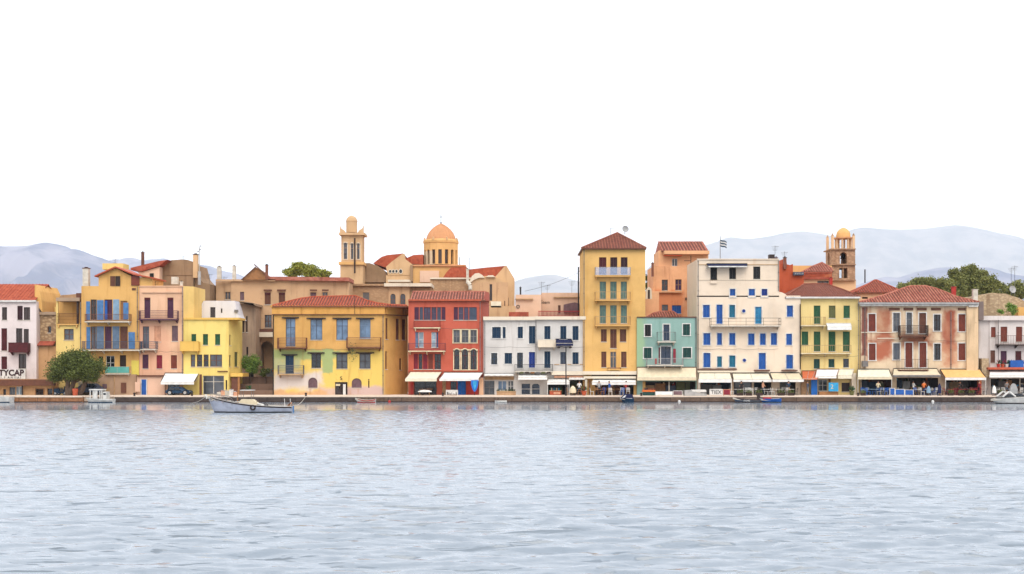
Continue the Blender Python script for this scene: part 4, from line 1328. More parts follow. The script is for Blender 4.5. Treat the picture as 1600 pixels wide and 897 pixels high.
b = Bld('orange_house', 'weathered orange house with a tiled top floor behind the teal house', 'house', 1060, 170)
b.block([(1020, 172), (1094, 172)], 416, '1034 437 1043.5 454 gl:brown:-:D; 1055 436.5 1065 453.5 gl:wood:-:V; 1034 476 1044 490 gl:brown:-:G; 1050 477 1064.5 490 sh:blue', 'w_orange_old', 7)
b.block([(1029, 173), (1107, 173)], 391.5, '1050 404 1058.5 416 gl:white:-:G', 'w_orange_top', 6, name='top_floor_wall')
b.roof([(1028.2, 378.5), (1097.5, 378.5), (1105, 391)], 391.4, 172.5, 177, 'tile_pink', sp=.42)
b.boxpx('cornice', 1038, 1108.5, 391.6, 397, 171.7, 173, 'w_orange_top')
b.boxpx('canopy', 1038, 1066, 398, 399.5, 171.8, 172.9, 'w_rust')
mb = MB(); Y_ = 171.9
mb.bar((wx(1079.5, Y_), Y_, wz(400, Y_)), (wx(1079.5, Y_), Y_, wz(415, Y_)), .06, 'dark_brown'); mb.bar((wx(1069, Y_), Y_, wz(407.5, Y_)), (wx(1080, Y_), Y_, wz(407.5, Y_)), .05, 'dark_brown'); mb.build('clothes_frame', b.root)
b.boxpx('ledge', 1030, 1066, 455.3, 457, 171.6, 171.98, 'w_orange_top')
b.block([(1009, 171), (1030, 171)], 455, '', 'w_orange_top', 5, name='side_wall')
b.prism('arched_wall', [(1009, 467), (1010, 452), (1014, 448), (1018, 452), (1019, 467)], 168.8, 169.2, 'w_fascia')
b.boxpx('slit_window', 1012.5, 1015.5, 453, 467, 168.7, 168.79, 'dark_brown')
b.chimney(1018, 1021.5, 412, 432, 171.5, 'rust')
b.roof([(1011, 495), (1020, 490), (1030, 487), (1052, 487), (1063, 495)], 495.3, 165.8, 168.6, 'tile_pink', sp=.34, rr=.1)
b.block([(1009, 166.0), (1088, 166.0)], 495, '', 'w_orange_top', 2.5, name='lower_wall')
for i_, (x_, y0_, y1_) in enumerate(((1081.5, 442, 448), (1072, 465, 469), (1081.5, 473, 492))):
    b.boxpx('meter_box', x_ - 1, x_ + 1.2, y0_, y1_, 171.85, 171.98, 'dark_brown')

b = Bld('cream_house', 'large cream house with blue shutters, roof flag and three awnings', 'house', 1150, 158)
b.block([(1089, 158), (1217.5, 158), (1251, 158)], 462, '''
1098.5 476.5 1109 496 sh:blue:white; 1119.5 476 1129 506 sh:blue:white; 1139.5 476.5 1148.5 496 sh:teal_blue:white; 1180 479.5 1190 506 sh:light_blue:white; 1229.5 477.5 1239 495 sh:blue:white
1099 520.5 1110 539 sh:blue:white; 1120.5 520.5 1128 539 sh:blue:white; 1139.5 520.5 1149 539 sh:blue:white; 1169 521 1179 539 sh:blue:white; 1187.5 521 1196.5 539 sh:blue:white; 1204.5 520.5 1214 539 sh:blue:white; 1228.5 521.5 1237.5 539 sh:blue:white
1099 551.5 1110 574 sh:blue:white; 1120.5 557 1128 573.5 sh:teal_blue:white; 1139.5 555.5 1149 573.5 sh:teal_blue:white; 1185.5 551.5 1196.5 577 sh:blue:white; 1228.5 554.5 1239 576 sh:blue:white
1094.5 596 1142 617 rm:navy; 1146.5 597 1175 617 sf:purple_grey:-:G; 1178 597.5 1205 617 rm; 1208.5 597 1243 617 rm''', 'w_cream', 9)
b.block([(1089, 158.0), (1217.5, 158.0)], 405.5, '''
1110 418 1120.5 437 sh:black; 1139.5 418 1150 436 sh:black; 1177 416.5 1188 436 sh:black
1140.5 451.5 1149 464 sh:blue:white; 1170 451.5 1179.5 464 sh:blue:white; 1190 451.5 1199 464 sh:deep_blue:white''' if True else '', 'w_cream', 9, bot=461.97, name='upper_wall')
b.prism('side_shoulder', [(1217.5, 462), (1217.5, 456), (1222, 457), (1227, 459.5), (1229, 462)], 158.02, 165, 'w_cream')
b.band(1089, 1217.4, 404.3, 406, 'w_cream', .12); b.boxpx('string_course', 1092, 1217, 413, 414, 157.93, 157.99, 'tan'); b.boxpx('string_course', 1089.5, 1217, 436.9, 437.7, 157.93, 157.99, 'w_fascia')
b.awning(1104, 1167.5, 412.8, 1107, 1167.5, 415.8, 1.1, .12, 'fabric_navy', 'black', vcol='fabric_white')
for px_, py_ in ((1162, 486), (1163, 563)):
    mb = MB(); c = (wx(px_, 158), 157.93, wz(py_, 158)); r_ = .2
    for i in range(16):
        a0, a1 = 2 * math.pi * i / 16, 2 * math.pi * (i + 1) / 16
        mb.face([c, (c[0] + r_ * math.cos(a0), c[1], c[2] + r_ * math.sin(a0)), (c[0] + r_ * math.cos(a1), c[1], c[2] + r_ * math.sin(a1))], 'deep_blue')
        mb.bar((c[0] + r_ * 1.3 * math.cos(a0), c[1] + .03, c[2] + r_ * 1.3 * math.sin(a0)), (c[0] + r_ * 1.3 * math.cos(a1), c[1] + .03, c[2] + r_ * 1.3 * math.sin(a1)), .06, 'white')
    mb.build('round_window', b.root)
b.balcony(1111, 1220.5, 508.5, 497, 'rails', 'dark_iron', 'offwhite', 1.2)
b.band(1089.3, 1151, 576, 577.5, 'brown', .25, 'ledge'); b.band(1178, 1202, 577.8, 579.6, 'brown', .45, 'ledge', yend=1); b.band(1221, 1245, 578, 579.6, 'brown', .45, 'ledge')
b.band(1089.3, 1178, 579.5, 582, 'w_fascia', .3)
b.awning(1092, 1141, 582.5, 1091.5, 1143.5, 592, 2.2, .45, 'fabric_cream', 'dark_iron', posts=True, vcol='fabric_white', ribs=1)
b.awning(1144, 1201, 583.5, 1146, 1205.5, 593, 2.2, .3, 'fabric_cream', 'black', vcol='fabric_white', ribs=1)
b.awning(1203, 1249, 583, 1207, 1256, 593, 2.2, .3, 'fabric_beige', 'black', vcol='fabric_white', ribs=1)
b.boxpx('rail_box', 1110, 1120.5, 439, 443, 157.8, 157.97, 'w_cream')
b.boxpx('water_tank', 1202.5, 1210.5, 397.5, 405, 158.6, 159.6, 'dark_iron')
b.chimney(1211, 1215, 403, 408, 159, 'purple_grey')
mb = MB(); Y_ = 160.
mb.bar((wx(1125.3, Y_), Y_, wz(406, Y_)), (wx(1125.3, Y_), Y_, wz(369, Y_)), .04, 'grey', 6)
fp = mb.build('flagpole', b.root)
mb = MB()
for s_ in range(5):
    for i in range(8):
        def fpnt(i, s): return (wx(1125.6, Y_) + i * .1, Y_ + .09 * math.sin(i * .9 + 1), wz(374, Y_) - s * .17 - .035 * i - .04 * math.sin(i * .8))
        c_ = 'navy' if s_ % 2 == 0 else 'white'
        mb.face([fpnt(i, s_ + 1), fpnt(i + 1, s_ + 1), fpnt(i + 1, s_), fpnt(i, s_)], c_)
mb.build('flag', fp)
b.antenna(1211, 384, 398, 159.5)

b = Bld('rust_house', 'rust orange gable house with a balustraded tile roof behind the cream house', 'house', 1240, 166)
b.prism('wall', [(1217.7, 500), (1217.7, 413.5), (1225, 413), (1228.5, 403), (1229.5, 413), (1235, 414.5), (1239, 412.5), (1239, 430.5), (1256, 430.5), (1256, 500)], 167, 173, 'w_rust')
b.chimney(1224.5, 1229, 403, 420, 166.6, 'rust', 'dark_brown')
b.block([(1238, 173.6), (1300, 173.6)], 415, '', 'w_church_orange', 5, name='back_wall')
b.boxpx('sign_board', 1240, 1256, 425, 430, 166.5, 167, 'slate')
F = Fac((wx(1240, 166.5), 166.45), (wx(1256, 166.5), 166.45))
for q_ in range(5):
    t_ = F.L * (.12 + .18 * q_); mb = MB(); mb.fbox(F, t_, t_ + .12, .0, .02, wz(428.6, 166.45), wz(426.4 + (q_ % 2) * .8, 166.45), 'pale_grey'); mb.build('sign_mark', b.root)
b.roof([(1257, 424), (1268, 417), (1284.5, 410.5), (1299, 419), (1301, 424)], 424.5, 169, 172.5, 'tile_pink', sp=.34)
mb = MB(); F = Fac((wx(1256, 168), 168), (wx(1300, 168), 168))
for k in range(22): mb.bar(F.p(F.L * (k + .5) / 22, 0, wz(433, 168)), F.p(F.L * (k + .5) / 22, 0, wz(427, 168)), .07, 'terracotta', 6)
mb.fbox(F, 0, F.L, -.1, .1, wz(427, 168), wz(425.4, 168), 'tile_red'); mb.fbox(F, 0, F.L, -.1, .1, wz(436.5, 168), wz(433, 168), 'tile_red'); mb.build('balustrade', b.root)
b.block([(1255, 168.3), (1300, 168.3)], 434, '1277 439 1295 444 dk:-:-:n', 'w_peach_base', 4.5, name='terrace_wall')
b.antenna(1225.5, 393, 403, 167)

b = Bld('brick_bell_tower', 'brick bell tower with open arches and an orange cupola at the right', 'bell tower', 1318, 178)
b.block([(1300.5, 178.2), (1337.5, 178.2)], 437, '', 'w_peach_base', 4)
K2 = 178 / FP
X0, X1 = wx(1299.3, 178), wx(1336.3, 178)
def tower_stage(y0, y1, openw, ot, ob, name, arch):
    mb = MB()
    zb_, zt_ = wz(y1, 178), wz(y0, 178)
    z_o0, z_o1 = wz(ob, 178), wz(ot, 178)
    w = X1 - X0; D = w
    th = .7
    ow = openw * K2
    for side in range(4):
        if side == 0: A, B = (X0, 178), (X1, 178)
        elif side == 1: A, B = (X1, 178 + th), (X1, 178 + D - th)
        elif side == 2: A, B = (X1, 178 + D), (X0, 178 + D)
        else: A, B = (X0, 178 + D - th), (X0, 178 + th)
        F = Fac(A, B); c = F.L / 2
        mb.fbox(F, 0, c - ow / 2, -th, 0, zb_, zt_, 'w_brick'); mb.fbox(F, c + ow / 2, F.L, -th, 0, zb_, zt_, 'w_brick')
        mb.fbox(F, c - ow / 2, c + ow / 2, -th, 0, z_o1, zt_, 'w_brick'); mb.fbox(F, c - ow / 2, c + ow / 2, -th, 0, zb_, z_o0, 'w_brick')
        if arch:
            n = 8; r_ = ow / 2; zc = z_o1 - r_
            for i in range(n):
                t0, t1 = math.pi * (1 - i / n), math.pi * (1 - (i + 1) / n)
                u0, u1 = c + r_ * math.cos(t0), c + r_ * math.cos(t1)
                mb.box8([F.p(u0, -.01, zc + r_ * math.sin(t0)), F.p(u1, -.01, zc + r_ * math.sin(t1)), F.p(u1, -th + .01, zc + r_ * math.sin(t1)), F.p(u0, -th + .01, zc + r_ * math.sin(t0)),
                         F.p(u0, -.01, z_o1), F.p(u1, -.01, z_o1), F.p(u1, -th + .01, z_o1), F.p(u0, -th + .01, z_o1)], 'w_brick')
        else:
            mb.fbox(F, c - .1, c + .1, -.4, -.2, z_o0, z_o1, 'w_brick')
    return mb.build(name, b.root)
tower_stage(413.5, 437, 13, 419, 434.5, 'lower_stage', False)
tower_stage(389, 412.5, 11, 394, 412, 'bell_stage', True)
for y in (388.2, 412.6, 436.8): b.boxpx('cornice', 1298.3, 1337.3, y, y + 1.6, 177.7, 182, 'w_brick')
mb = MB()
mb.lathe((wx(1318, 179.6), 179.6, wz(404, 179.6)), [(.5, 0), (.42, .1), (.3, .35), (.24, .6), (.12, .75), (.02, .78)], 'iron', 14); mb.bar((wx(1318, 179.6), 179.6, wz(404, 179.6) + .7), (wx(1318, 179.6), 179.6, wz(394, 179.6)), .08, 'dark_brown')
mb.build('bell', b.root)
mb = MB(); zb_, zt_ = wz(388.2, 178), wz(371.5, 178)
for i in range(8):
    a = math.pi / 8 + i * math.pi / 4
    cx2, cy2 = wx(1317.8, 179.6), 179.65
    mb.bar((cx2 + 1.05 * math.cos(a), cy2 + 1.05 * math.sin(a), zb_), (cx2 + 1.05 * math.cos(a), cy2 + 1.05 * math.sin(a), zt_), .13, 'w_peach_base', 8)
mb.lathe((cx2, cy2, zt_ - .01), [(1.35, 0), (1.35, .18), (1.0, .2)], 'w_dome', 20)
mb.build('lantern', b.root)
for x_, yy in ((X0 + .18, 178.2), (X1 - .18, 178.2), (X0 + .18, 181.0), (X1 - .18, 181.0)):
    mb = MB(); mb.box(x_ - .16, x_ + .16, yy - .16, yy + .16, zb_, wz(368, 178), 'w_peach_base'); mb.lathe((x_, yy, wz(368, 178)), [(.2, 0), (.12, .15), (.02, .35)], 'w_brick', 8); mb.build('corner_post', b.root)
mb = MB(); mb.lathe((cx2, cy2, zt_ + .17), [(.98, 0), (.98, .25), (.93, .62), (.78, .95), (.52, 1.2), (.22, 1.36), (.02, 1.42)], 'w_church_orange', 24); mb.build('cupola', b.root)

b = Bld('green_shutter_house', 'yellow house with green shutters and a brown hip roof', 'house', 1300, 158)
b.block([(1251.3, 158.3), (1343.5, 158.3)], 466, '''
1271.5 477.5 1282 506 sh:green; 1295 477.5 1305.5 497 sh:olive; 1318 477.5 1328 497 sh:green
1252.5 518 1263 539 sh:green; 1271.5 518 1282 549 sh:green; 1294.5 518 1305.5 549 sh:green; 1317 518 1328 549 sh:green
1271.5 561 1281 576 sh:dark_green; 1294.5 561 1304 574 sh:dark_green; 1317.5 560.5 1326.5 574 gl:slate
1278.5 593 1293 611 gl:white:-:G; 1294.5 590 1298 617 sh:wood; 1315 598 1328 612 sh:dark_iron''', 'w_yellow_green', 8)
b.roof([(1227, 463.5), (1240, 455), (1256, 444), (1290, 443.5), (1318, 453), (1344, 463.5)], 464, 157.9, 163.5, 'tile_brown', sp=.3, rr=.05)
b.boxpx('cornice', 1228, 1344.5, 463.6, 466.2, 157.8, 158.28, 'white')
b.chimney(1296.5, 1301, 435, 452, 163.6, 'red')
b.balcony(1252, 1290.5, 508, 495.5, 'bars', 'tan', 'cream', .9, step=.25)
b.awning(1291, 1329, 506, 1293, 1330.5, 510.5, 1.1, .4, 'fabric_white', 'white')
b.balcony(1252, 1330.5, 551.5, 539.5, 'bars', 'tan', 'cream', .9, step=.25)
b.pole('downpipe', 1250.4, 475, 577, 157.8, .06, 'black')
b.awning(1253, 1284, 580, 1254, 1277, 592, 2.4, .1, 'fabric_rust', 'rust', ribs=2)
b.awning(1276, 1311, 577.5, 1274, 1307, 588, 2.0, .25, 'fabric_white', 'rust')
b.awning(1311, 1334, 577.5, 1309, 1331, 586, 1.6, .45, 'fabric_cream', 'offwhite')
b.boxpx('corner_pier', 1331, 1338, 583, 617.2, 157.5, 158.2, 'w_fascia')
d_ = b.boxpx('door', 1267.5, 1277, 592, 617.2, 157.3, 157.4, 'bright_blue')
b.boxpx('stone_pier', 1252, 1264, 594, 617.2, 157.7, 158.25, 'w_rough')
b.boxpx('counter', 1280, 1310, 612, 617.2, 156.6, 157.2, 'wood')
sg = b.boxpx('sign_board', 1295, 1310, 598, 611.5, 156.3, 156.5, 'cyan')
F = Fac((wx(1295, 156.3), 156.3), (wx(1310, 156.3), 156.3))
b.text('2', 1300, 604.5, F, .75, 'cream', .02)

b = Bld('hip_roof_house', 'house with a red hip roof peeking out behind the weathered house', 'house', 1366, 168)
b.block([(1338, 168), (1402, 168)], 456, '1347 464 1356 467 dk:-:-:n', 'w_peach_base', 8)
b.roof([(1337.5, 456), (1352, 446.5), (1366.5, 438), (1370, 438), (1403, 452.5), (1404, 456)], 456.3, 167.6, 171.5, 'tile_red', sp=.34)
b.pole('mast', 1351.5, 421, 442, 171, .09, 'iron')

b = Bld('weathered_mansion', 'weathered cream and red mansion with a wide tiled hip roof', 'house', 1440, 158)
b.block([(1345, 158), (1529, 158)], 478, '''
1357 490.5 1368 518 sh:red_brown:white; 1395.5 489 1406 518 gl:grey:white:G; 1416.5 488.5 1425 521 gl:grey:white:G; 1436 489 1447 521 sh:brown:white; 1459 491.5 1469.5 517 gl:dark_brown:white; 1497.5 491 1508.5 518 sh:red_brown:white
1357.5 537 1368 563 sh:red_brown:white; 1395.5 536.5 1406 562 gl:slate:white:G; 1414.5 535.5 1425.5 574 sh:red_brown:white; 1436.5 535.5 1447.5 574 sh:red_brown:white; 1459.5 537 1469.5 562.5 gl:dark_brown:white; 1497.5 536.5 1508.5 563 sh:red_brown:white
1346 593 1394 617 rm:tan; 1401 590.5 1466 617 rm:brown; 1477.5 594.5 1528 617 rm:crimson''', 'w_weathered', 8.5)
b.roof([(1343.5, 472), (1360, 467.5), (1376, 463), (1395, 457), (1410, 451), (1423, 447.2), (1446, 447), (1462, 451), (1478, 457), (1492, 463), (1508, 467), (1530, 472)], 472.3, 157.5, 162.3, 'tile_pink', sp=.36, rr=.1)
b.boxpx('cornice', 1343, 1530, 472.6, 475, 157.2, 157.98, 'pale_grey'); b.boxpx('cornice', 1344, 1529, 475.1, 478.2, 157.5, 157.97, 'white')
b.boxpx('pilaster', 1510.5, 1528, 477, 592, 157.7, 157.97, 'w_pilaster')
b.boxpx('pilaster_cap', 1514, 1528.3, 476, 479.5, 157.45, 157.69, 'white')
for x0, x1 in ((1389, 1406), (1412, 1427), (1433, 1448), (1455, 1470), (1497, 1509)): b.boxpx('frieze', x0, x1, 481, 485, 157.93, 157.98, 'brown')
b.balcony(1407, 1451, 524.5, 508.5, 'dense', 'dark_brown', 'brown', 1.1, step=.09)
b.balcony(1405, 1451, 577.5, 561.5, 'bars', 'brown', 'brown', 1.1, step=.3)
b.boxpx('string_course', 1345.5, 1400, 518.8, 520, 157.92, 157.98, 'w_fascia'); b.boxpx('string_course', 1371, 1406, 528, 529.3, 157.93, 157.98, 'w_fascia')
b.boxpx('side_strip', 1529.2, 1537, 471, 500, 157.9, 163, 'w_grey_strip')
b.chimney(1488, 1494, 449, 465, 160.5, 'red'); b.chimney(1521, 1528, 453, 470, 161, 'offwhite')
b.awning(1340, 1389, 577.5, 1340, 1394, 589, 2.6, .3, 'fabric_cream', 'black', vcol='fabric_beige', posts=True)
b.awning(1396, 1464, 576.5, 1395, 1470, 586, 2.6, .25, 'fabric_beige', 'dark_iron', vcol='grey')
b.awning(1469, 1531, 577.5, 1477, 1541, 590, 2.6, .3, 'fabric_orange', 'black', posts=True, vcol='fabric_white')
b.boxpx('red_pier', 1528.7, 1533.5, 594, 617.2, 157.3, 157.7, 'orange')
b.boxpx('air_unit', 1348, 1356.5, 564, 573, 157.4, 157.9, 'grey')

b = Bld('side_house', 'narrow rough wall between the weathered mansion and the white house at right', 'house', 1535, 158.8)
b.block([(1529.2, 158.9), (1547, 158.9)], 500, '', 'w_white_right', 7)
b.boxpx('broken_wall', 1534, 1545, 560, 590, 157.8, 158.8, 'w_ruin')

b = Bld('white_tavern', 'white two storey house with brown shutters at the right edge', 'house', 1580, 158.5)
b.block([(1546, 158.8), (1740, 158.8)], 496, '''
1640 511 1651 534 sh:red_brown; 1670 511 1681 534 sh:red_brown; 1700 511 1711 534 sh:red_brown; 1640 548 1650 566 sh:maroon; 1670 548 1680 566 sh:maroon; 1700 548 1710 566 sh:maroon; 1648 591.5 1728 617 rm:dark_iron
1542 511 1546 527 dk; 1548.5 511 1556 527 sh:red_brown; 1563.5 510.5 1574 534 sh:red_brown; 1587.5 510.5 1597.5 534 sh:red_brown; 1612 511 1622 534 sh:red_brown
1547.5 547.5 1555 567 sh:brown; 1563.5 548.5 1573 572 sh:plum; 1586.5 548.5 1596 566 sh:maroon; 1612 548 1622 566 sh:maroon
1548 591.5 1640 617 rm:dark_iron''', 'w_white_right', 8)
b.boxpx('parapet', 1536, 1741, 493.5, 500.5, 158.4, 158.78, 'w_white_right')
b.balcony(1560, 1735, 538, 524.5, 'bars', 'brown', 'dark_brown', 1.0, step=.3)
b.awning(1546, 1738, 577, 1546, 1740, 586, 2.6, .3, 'fabric_white', 'rust')
b.boxpx('terrace_ledge', 1544, 1739, 574, 577.5, 157.3, 158.78, 'terracotta')
b.boxpx('terrace_cloth', 1579, 1599.5, 563, 573.8, 157.4, 158.4, 'blue')
mb = MB()
for k in range(7):
    x_ = wx(1560 + k * 6.5, 157.8)
    mb.lathe((x_, 157.8, wz(573.8, 157.8)), [(.16, 0), (.24, .35), (.26, .4), (.2, .4)], ['red', 'terracotta', 'white', 'olive'][k % 4], 10)
    for q in range(14):
        a = random.uniform(0, 6.28); mb.bar((x_, 157.8, wz(573.8, 157.8) + .38), (x_ + .3 * math.cos(a), 157.8 + .3 * math.sin(a), wz(573.8, 157.8) + random.uniform(.5, .95)), .02, 'green' if q % 3 else 'crimson', 3, r1=.045)
mb.build('flower_pots', b.root)

b = Bld('ruined_wall', 'ruined stone wall with a satellite dish above the white house at right', 'ruin', 1565, 172)
b.prism('wall', [(1527, 560), (1527, 463), (1532, 461), (1545, 459.5), (1551, 457.5), (1560, 458.5), (1572, 459), (1580, 462), (1590, 465), (1604, 472), (1650, 476), (1745, 470), (1745, 560)], 170, 176, 'w_ruin')
b.boxpx('yellow_wall', 1591, 1735, 480, 560, 168.5, 169.9, 'w_yellow_orange')
b.dish(1581, 452.5, 171.5, .5, 462)
b.antenna(1580, 418, 440, 173); b.antenna(1585.5, 415, 440, 173)
mb = MB(); mb.bar((wx(1580, 173), 173, wz(440, 173)), (wx(1580, 173), 173, wz(466, 173)), .03, 'grey'); mb.bar((wx(1585.5, 173), 173, wz(440, 173)), (wx(1585.5, 173), 173, wz(468, 173)), .03, 'grey'); mb.build('mast', b.root)

def house(label_start):
    for o in bpy.data.objects:
        if o.get('label', '').startswith(label_start): return o
for lab, spec in (('tall yellow tower', [('p', 912.6, 390, 579), ('a', 998, 520, 527)]), ('long white house', [('p', 757.5, 501, 583), ('p', 837.5, 501, 568), ('a', 798, 583, 589), ('c', 757, 914, 542)]),
                  ('red three storey', [('p', 750.2, 471, 579), ('c', 640, 750, 513)]), ('large cream house', [('p', 1091, 407, 575), ('p', 1216.3, 407, 455), ('a', 1158, 542, 549), ('c', 1092, 1216, 545), ('a', 1213, 566, 573)]),
                  ('peach pink house', [('p', 285, 448, 584), ('c', 218, 285, 549)]), ('orange yellow house', [('p', 214.5, 448, 532), ('a', 205, 565, 571)]), ('small teal house', [('p', 1087.2, 497, 573), ('a', 1058, 510, 516)]),
                  ('weathered cream', [('p', 1351.5, 480, 576), ('p', 1486, 487, 576), ('c', 1356, 1508, 532)]), ('white two storey', [('p', 1560, 500, 572), ('a', 1578, 514, 521)]), ('yellow house with green', [('p', 1341.5, 467, 576), ('c', 1253, 1341, 556)]),
                  ('narrow yellow house', [('p', 125.8, 472, 580)]), ('old two storey', [('p', 598.5, 493, 616), ('c', 429, 598, 545)])):
    o_ = house(lab)
    if o_ is None: print('NO', lab); continue
    Yf = o_.location.y - .13
    if lab.startswith('large cream'): Yf = 157.9
    if lab.startswith('old two'): Yf = 157.9
    for q in spec:
        if q[0] == 'a': continue
        mb = MB()
        if q[0] == 'p':
            mb.bar((wx(q[1], Yf), Yf, wz(q[3], Yf)), (wx(q[1], Yf), Yf, wz(q[2], Yf)), .045, 'grey', 6)
            z = wz(q[3], Yf) + .5
            while z < wz(q[2], Yf): mb.box(wx(q[1], Yf) - .07, wx(q[1], Yf) + .07, Yf - .05, Yf + .12, z, z + .04, 'dark_iron'); z += 1.8
            mb.build('downpipe', o_)
        elif q[0] == 'a':
            X, z0, z1 = wx(q[1], Yf), wz(q[3], Yf), wz(q[2], Yf)
            mb.box(X - .4, X + .4, Yf - .22, Yf + .12, z0, z1, 'offwhite'); mb.bar((X - .08, Yf - .221, (z0 + z1) / 2), (X - .08, Yf - .24, (z0 + z1) / 2), .2, 'grey', 12); mb.build('air_unit', o_)
        else:
            n = 12; pts = [(wx(q[1] + (q[2] - q[1]) * i / n, Yf), Yf - .03, wz(q[3] + 1.3 * abs(math.sin(i * math.pi / 3)), Yf)) for i in range(n + 1)]
            mb.path(pts, .016, 'iron', 3); mb.build('cable', o_)

# ------------------------------------------------------------------ GROUND, QUAY, WATER
def structure(mb, name, smooth=False, kind='structure'):
    o = mb.build(name, None, smooth)
    o['kind'] = kind
    return o


QX0, QX1 = -150.0, 160.0
mb = MB()
mb.face([(-16500, 150.6, G - .006), (16500, 150.6, G - .006), (16500, 24000, G - .006), (-16500, 24000, G - .006)], 'w_paving')
structure(mb, 'ground')
mb = MB()
# quay wall in stretches of different age; each with a capping course set proud
runs = [(QX0, wx(18, 150), 'w_quay', 0.0, 1), (wx(18, 150), wx(133, 150), 'w_pier', 0.9, 1), (wx(133, 150), wx(179, 150), 'w_ramp', .35, .55), (wx(179, 150), wx(560, 150), 'w_quay_dark', 0.0, 1),
        (wx(560, 150), wx(1340, 150), 'w_quay', .12, 1), (wx(1340, 150), QX1, 'w_quay_dark', 0.0, 1)]
for x0, x1, m_, out, hk in runs:
    mb.box(x0, x1, 150 - out, 151.2, -1.2, G - .12, m_)
    mb.box(x0, x1, 149.93 - out, 151.25, G - .119, G + (0.004 if hk == 1 else -.01), 'w_paving')
    x = x0 + 1.2
    while x < x1 - 1:      # joints between the big blocks
        mb.box(x, x + .05, 149.985 - out, 149.999 - out, -.1, G - .13, 'dark_brown')
        x += random.uniform(1.6, 3.4)
    mb.box(x0, x1, 149.96 - out, 149.998 - out, -.4, .1, 'dark_brown')
structure(mb, 'quay')

mb = MB()
mb.box(QX0, QX1, -40, 3000, -6.2, -6.0, 'w_quay_dark')
structure(mb, 'seabed')

# the water: one sheet of real waves, finer towards the viewer's side of the harbour
def waves(X, Y):
    rng = np.random.RandomState(5)
    H = np.zeros_like(X)
    calm = np.clip((122 + 2.5 * np.sin(X * .23) + 1.5 * np.sin(X * .61 + 1) - Y) / 9.0, 0, 1)
    calm = 0.16 + 0.84 * calm
    gust = np.zeros_like(X)
    for k in range(7):
        a = rng.uniform(0, 6.28); lam = rng.uniform(18, 46); p = rng.uniform(0, 6.28)
        gust += np.sin((X * math.cos(a) * .6 + Y * math.sin(a)) * 6.283 / lam + p)
    gust = 0.85 + 0.18 * gust
    for k in range(150):
        lam = 0.30 * (9.0 ** rng.uniform(0, 1) ** 1.5)
        a = R(90) + R(rng.normal(-6, 27))
        amp = 0.0027 * lam ** 0.8
        p = rng.uniform(0, 6.28)
        kx, ky = 6.283 / lam * math.cos(a), 6.283 / lam * math.sin(a)
        ph = kx * X + ky * Y + p + .5 * np.sin(.21 * X + p) + .5 * np.sin(.17 * Y + 2 * p)
        dist = np.clip((lam / (0.055 + 0.0000825 * Y ** 2) - 2.2) / 2.5, 0, 1)
        H += amp * dist * (1 - 2 * np.abs(np.sin(ph / 2)) ** 0.85 + .27)
    H = H * gust * calm
    P = np.zeros_like(X)
    for k in range(26):      # short choppy peaks that stand up here and there
        lam = rng.uniform(.45, 1.3); a = R(90) + R(rng.normal(0, 30)); p = rng.uniform(0, 6.28)
        P += np.sin(6.283 / lam * (math.cos(a) * X + math.sin(a) * Y) + p)
    P /= math.sqrt(13.0)
    H = H + np.clip(P - 1.7, 0, 1.2) * .018 * calm * gust ** 3
    return H * (1 + 1.2 * np.clip(H, 0, .4))

rows = [8.0]
while rows[-1] < 149.9:
    y = rows[-1]
    rows.append(min(y + 0.055 + 0.00011 * y ** 2 * .75, 149.9001))
rows = np.array(rows)
ncol = 620
xs_ = np.linspace(-1, 1, ncol)
YY = np.repeat(rows[:, None], ncol, 1)
XX = xs_[None, :] * (8 + YY * 0.52)
ZZ = waves(XX, YY)
nv = YY.size
me = bpy.data.meshes.new('water')
co = np.stack([XX, YY, ZZ], -1).reshape(-1, 3)
edge = co.copy()
nr = len(rows)
idx = np.arange(nv).reshape(nr, ncol)
quads = np.stack([idx[:-1, :-1], idx[:-1, 1:], idx[1:, 1:], idx[1:, :-1]], -1).reshape(-1, 4)
# flat margins reaching far to both sides and behind the viewer
ex = np.array([[-3000, -600, 0], [3000, -600, 0], [3000, 8, 0], [-3000, 8, 0], [-3000, 149.9, 0], [3000, 149.9, 0]], float)
co = np.vstack([co, ex])
b0 = nv
extra = [(b0, b0 + 1, b0 + 2, b0 + 3)]
me.from_pydata(co.tolist(), [], [tuple(int(i) for i in q) for q in quads] + extra + [tuple([b0 + 3] + [int(idx[0, 0])] + [int(i) for i in idx[::12, 0][1:]] + [int(idx[-1, 0]), b0 + 4]), tuple([int(idx[0, -1]), b0 + 2, b0 + 5, int(idx[-1, -1])] + [int(i) for i in idx[::12, -1][1:][::-1]])])
me.polygons.foreach_set('use_smooth', [True] * len(me.polygons))
m, nt, bs = newmat('water')
pos = nt.nodes.new('ShaderNodeNewGeometry').outputs['Position']
bs.inputs['Base Color'].default_value = (0.18, 0.215, 0.255, 1)
bs.inputs['Roughness'].default_value = 0.10
bs.inputs['IOR'].default_value = 1.5
bs.inputs['Specular IOR Level'].default_value = 0.5
def wave_noise(scale, sc_, detail, off, W=0.0):
    mp = nt.nodes.new('ShaderNodeMapping'); mp.inputs['Scale'].default_value = scale; mp.inputs['Location'].default_value = (off, off * 2, 0)
    nt.links.new(pos, mp.inputs[0])
    n = nt.nodes.new('ShaderNodeTexNoise'); n.inputs['Scale'].default_value = sc_; n.inputs['Detail'].default_value = detail; n.inputs['Roughness'].default_value = .55; n.inputs['Distortion'].default_value = .4
    nt.links.new(mp.outputs[0], n.inputs['Vector'])
    sp = nt.nodes.new('ShaderNodeSeparateColor'); nt.links.new(n.outputs['Color'], sp.inputs[0])
    return sp.outputs
sp_ = nt.nodes.new('ShaderNodeSeparateXYZ'); nt.links.new(pos, sp_.inputs[0])
big = wave_noise((.8, 1.5, 1), .12, 3, 0)
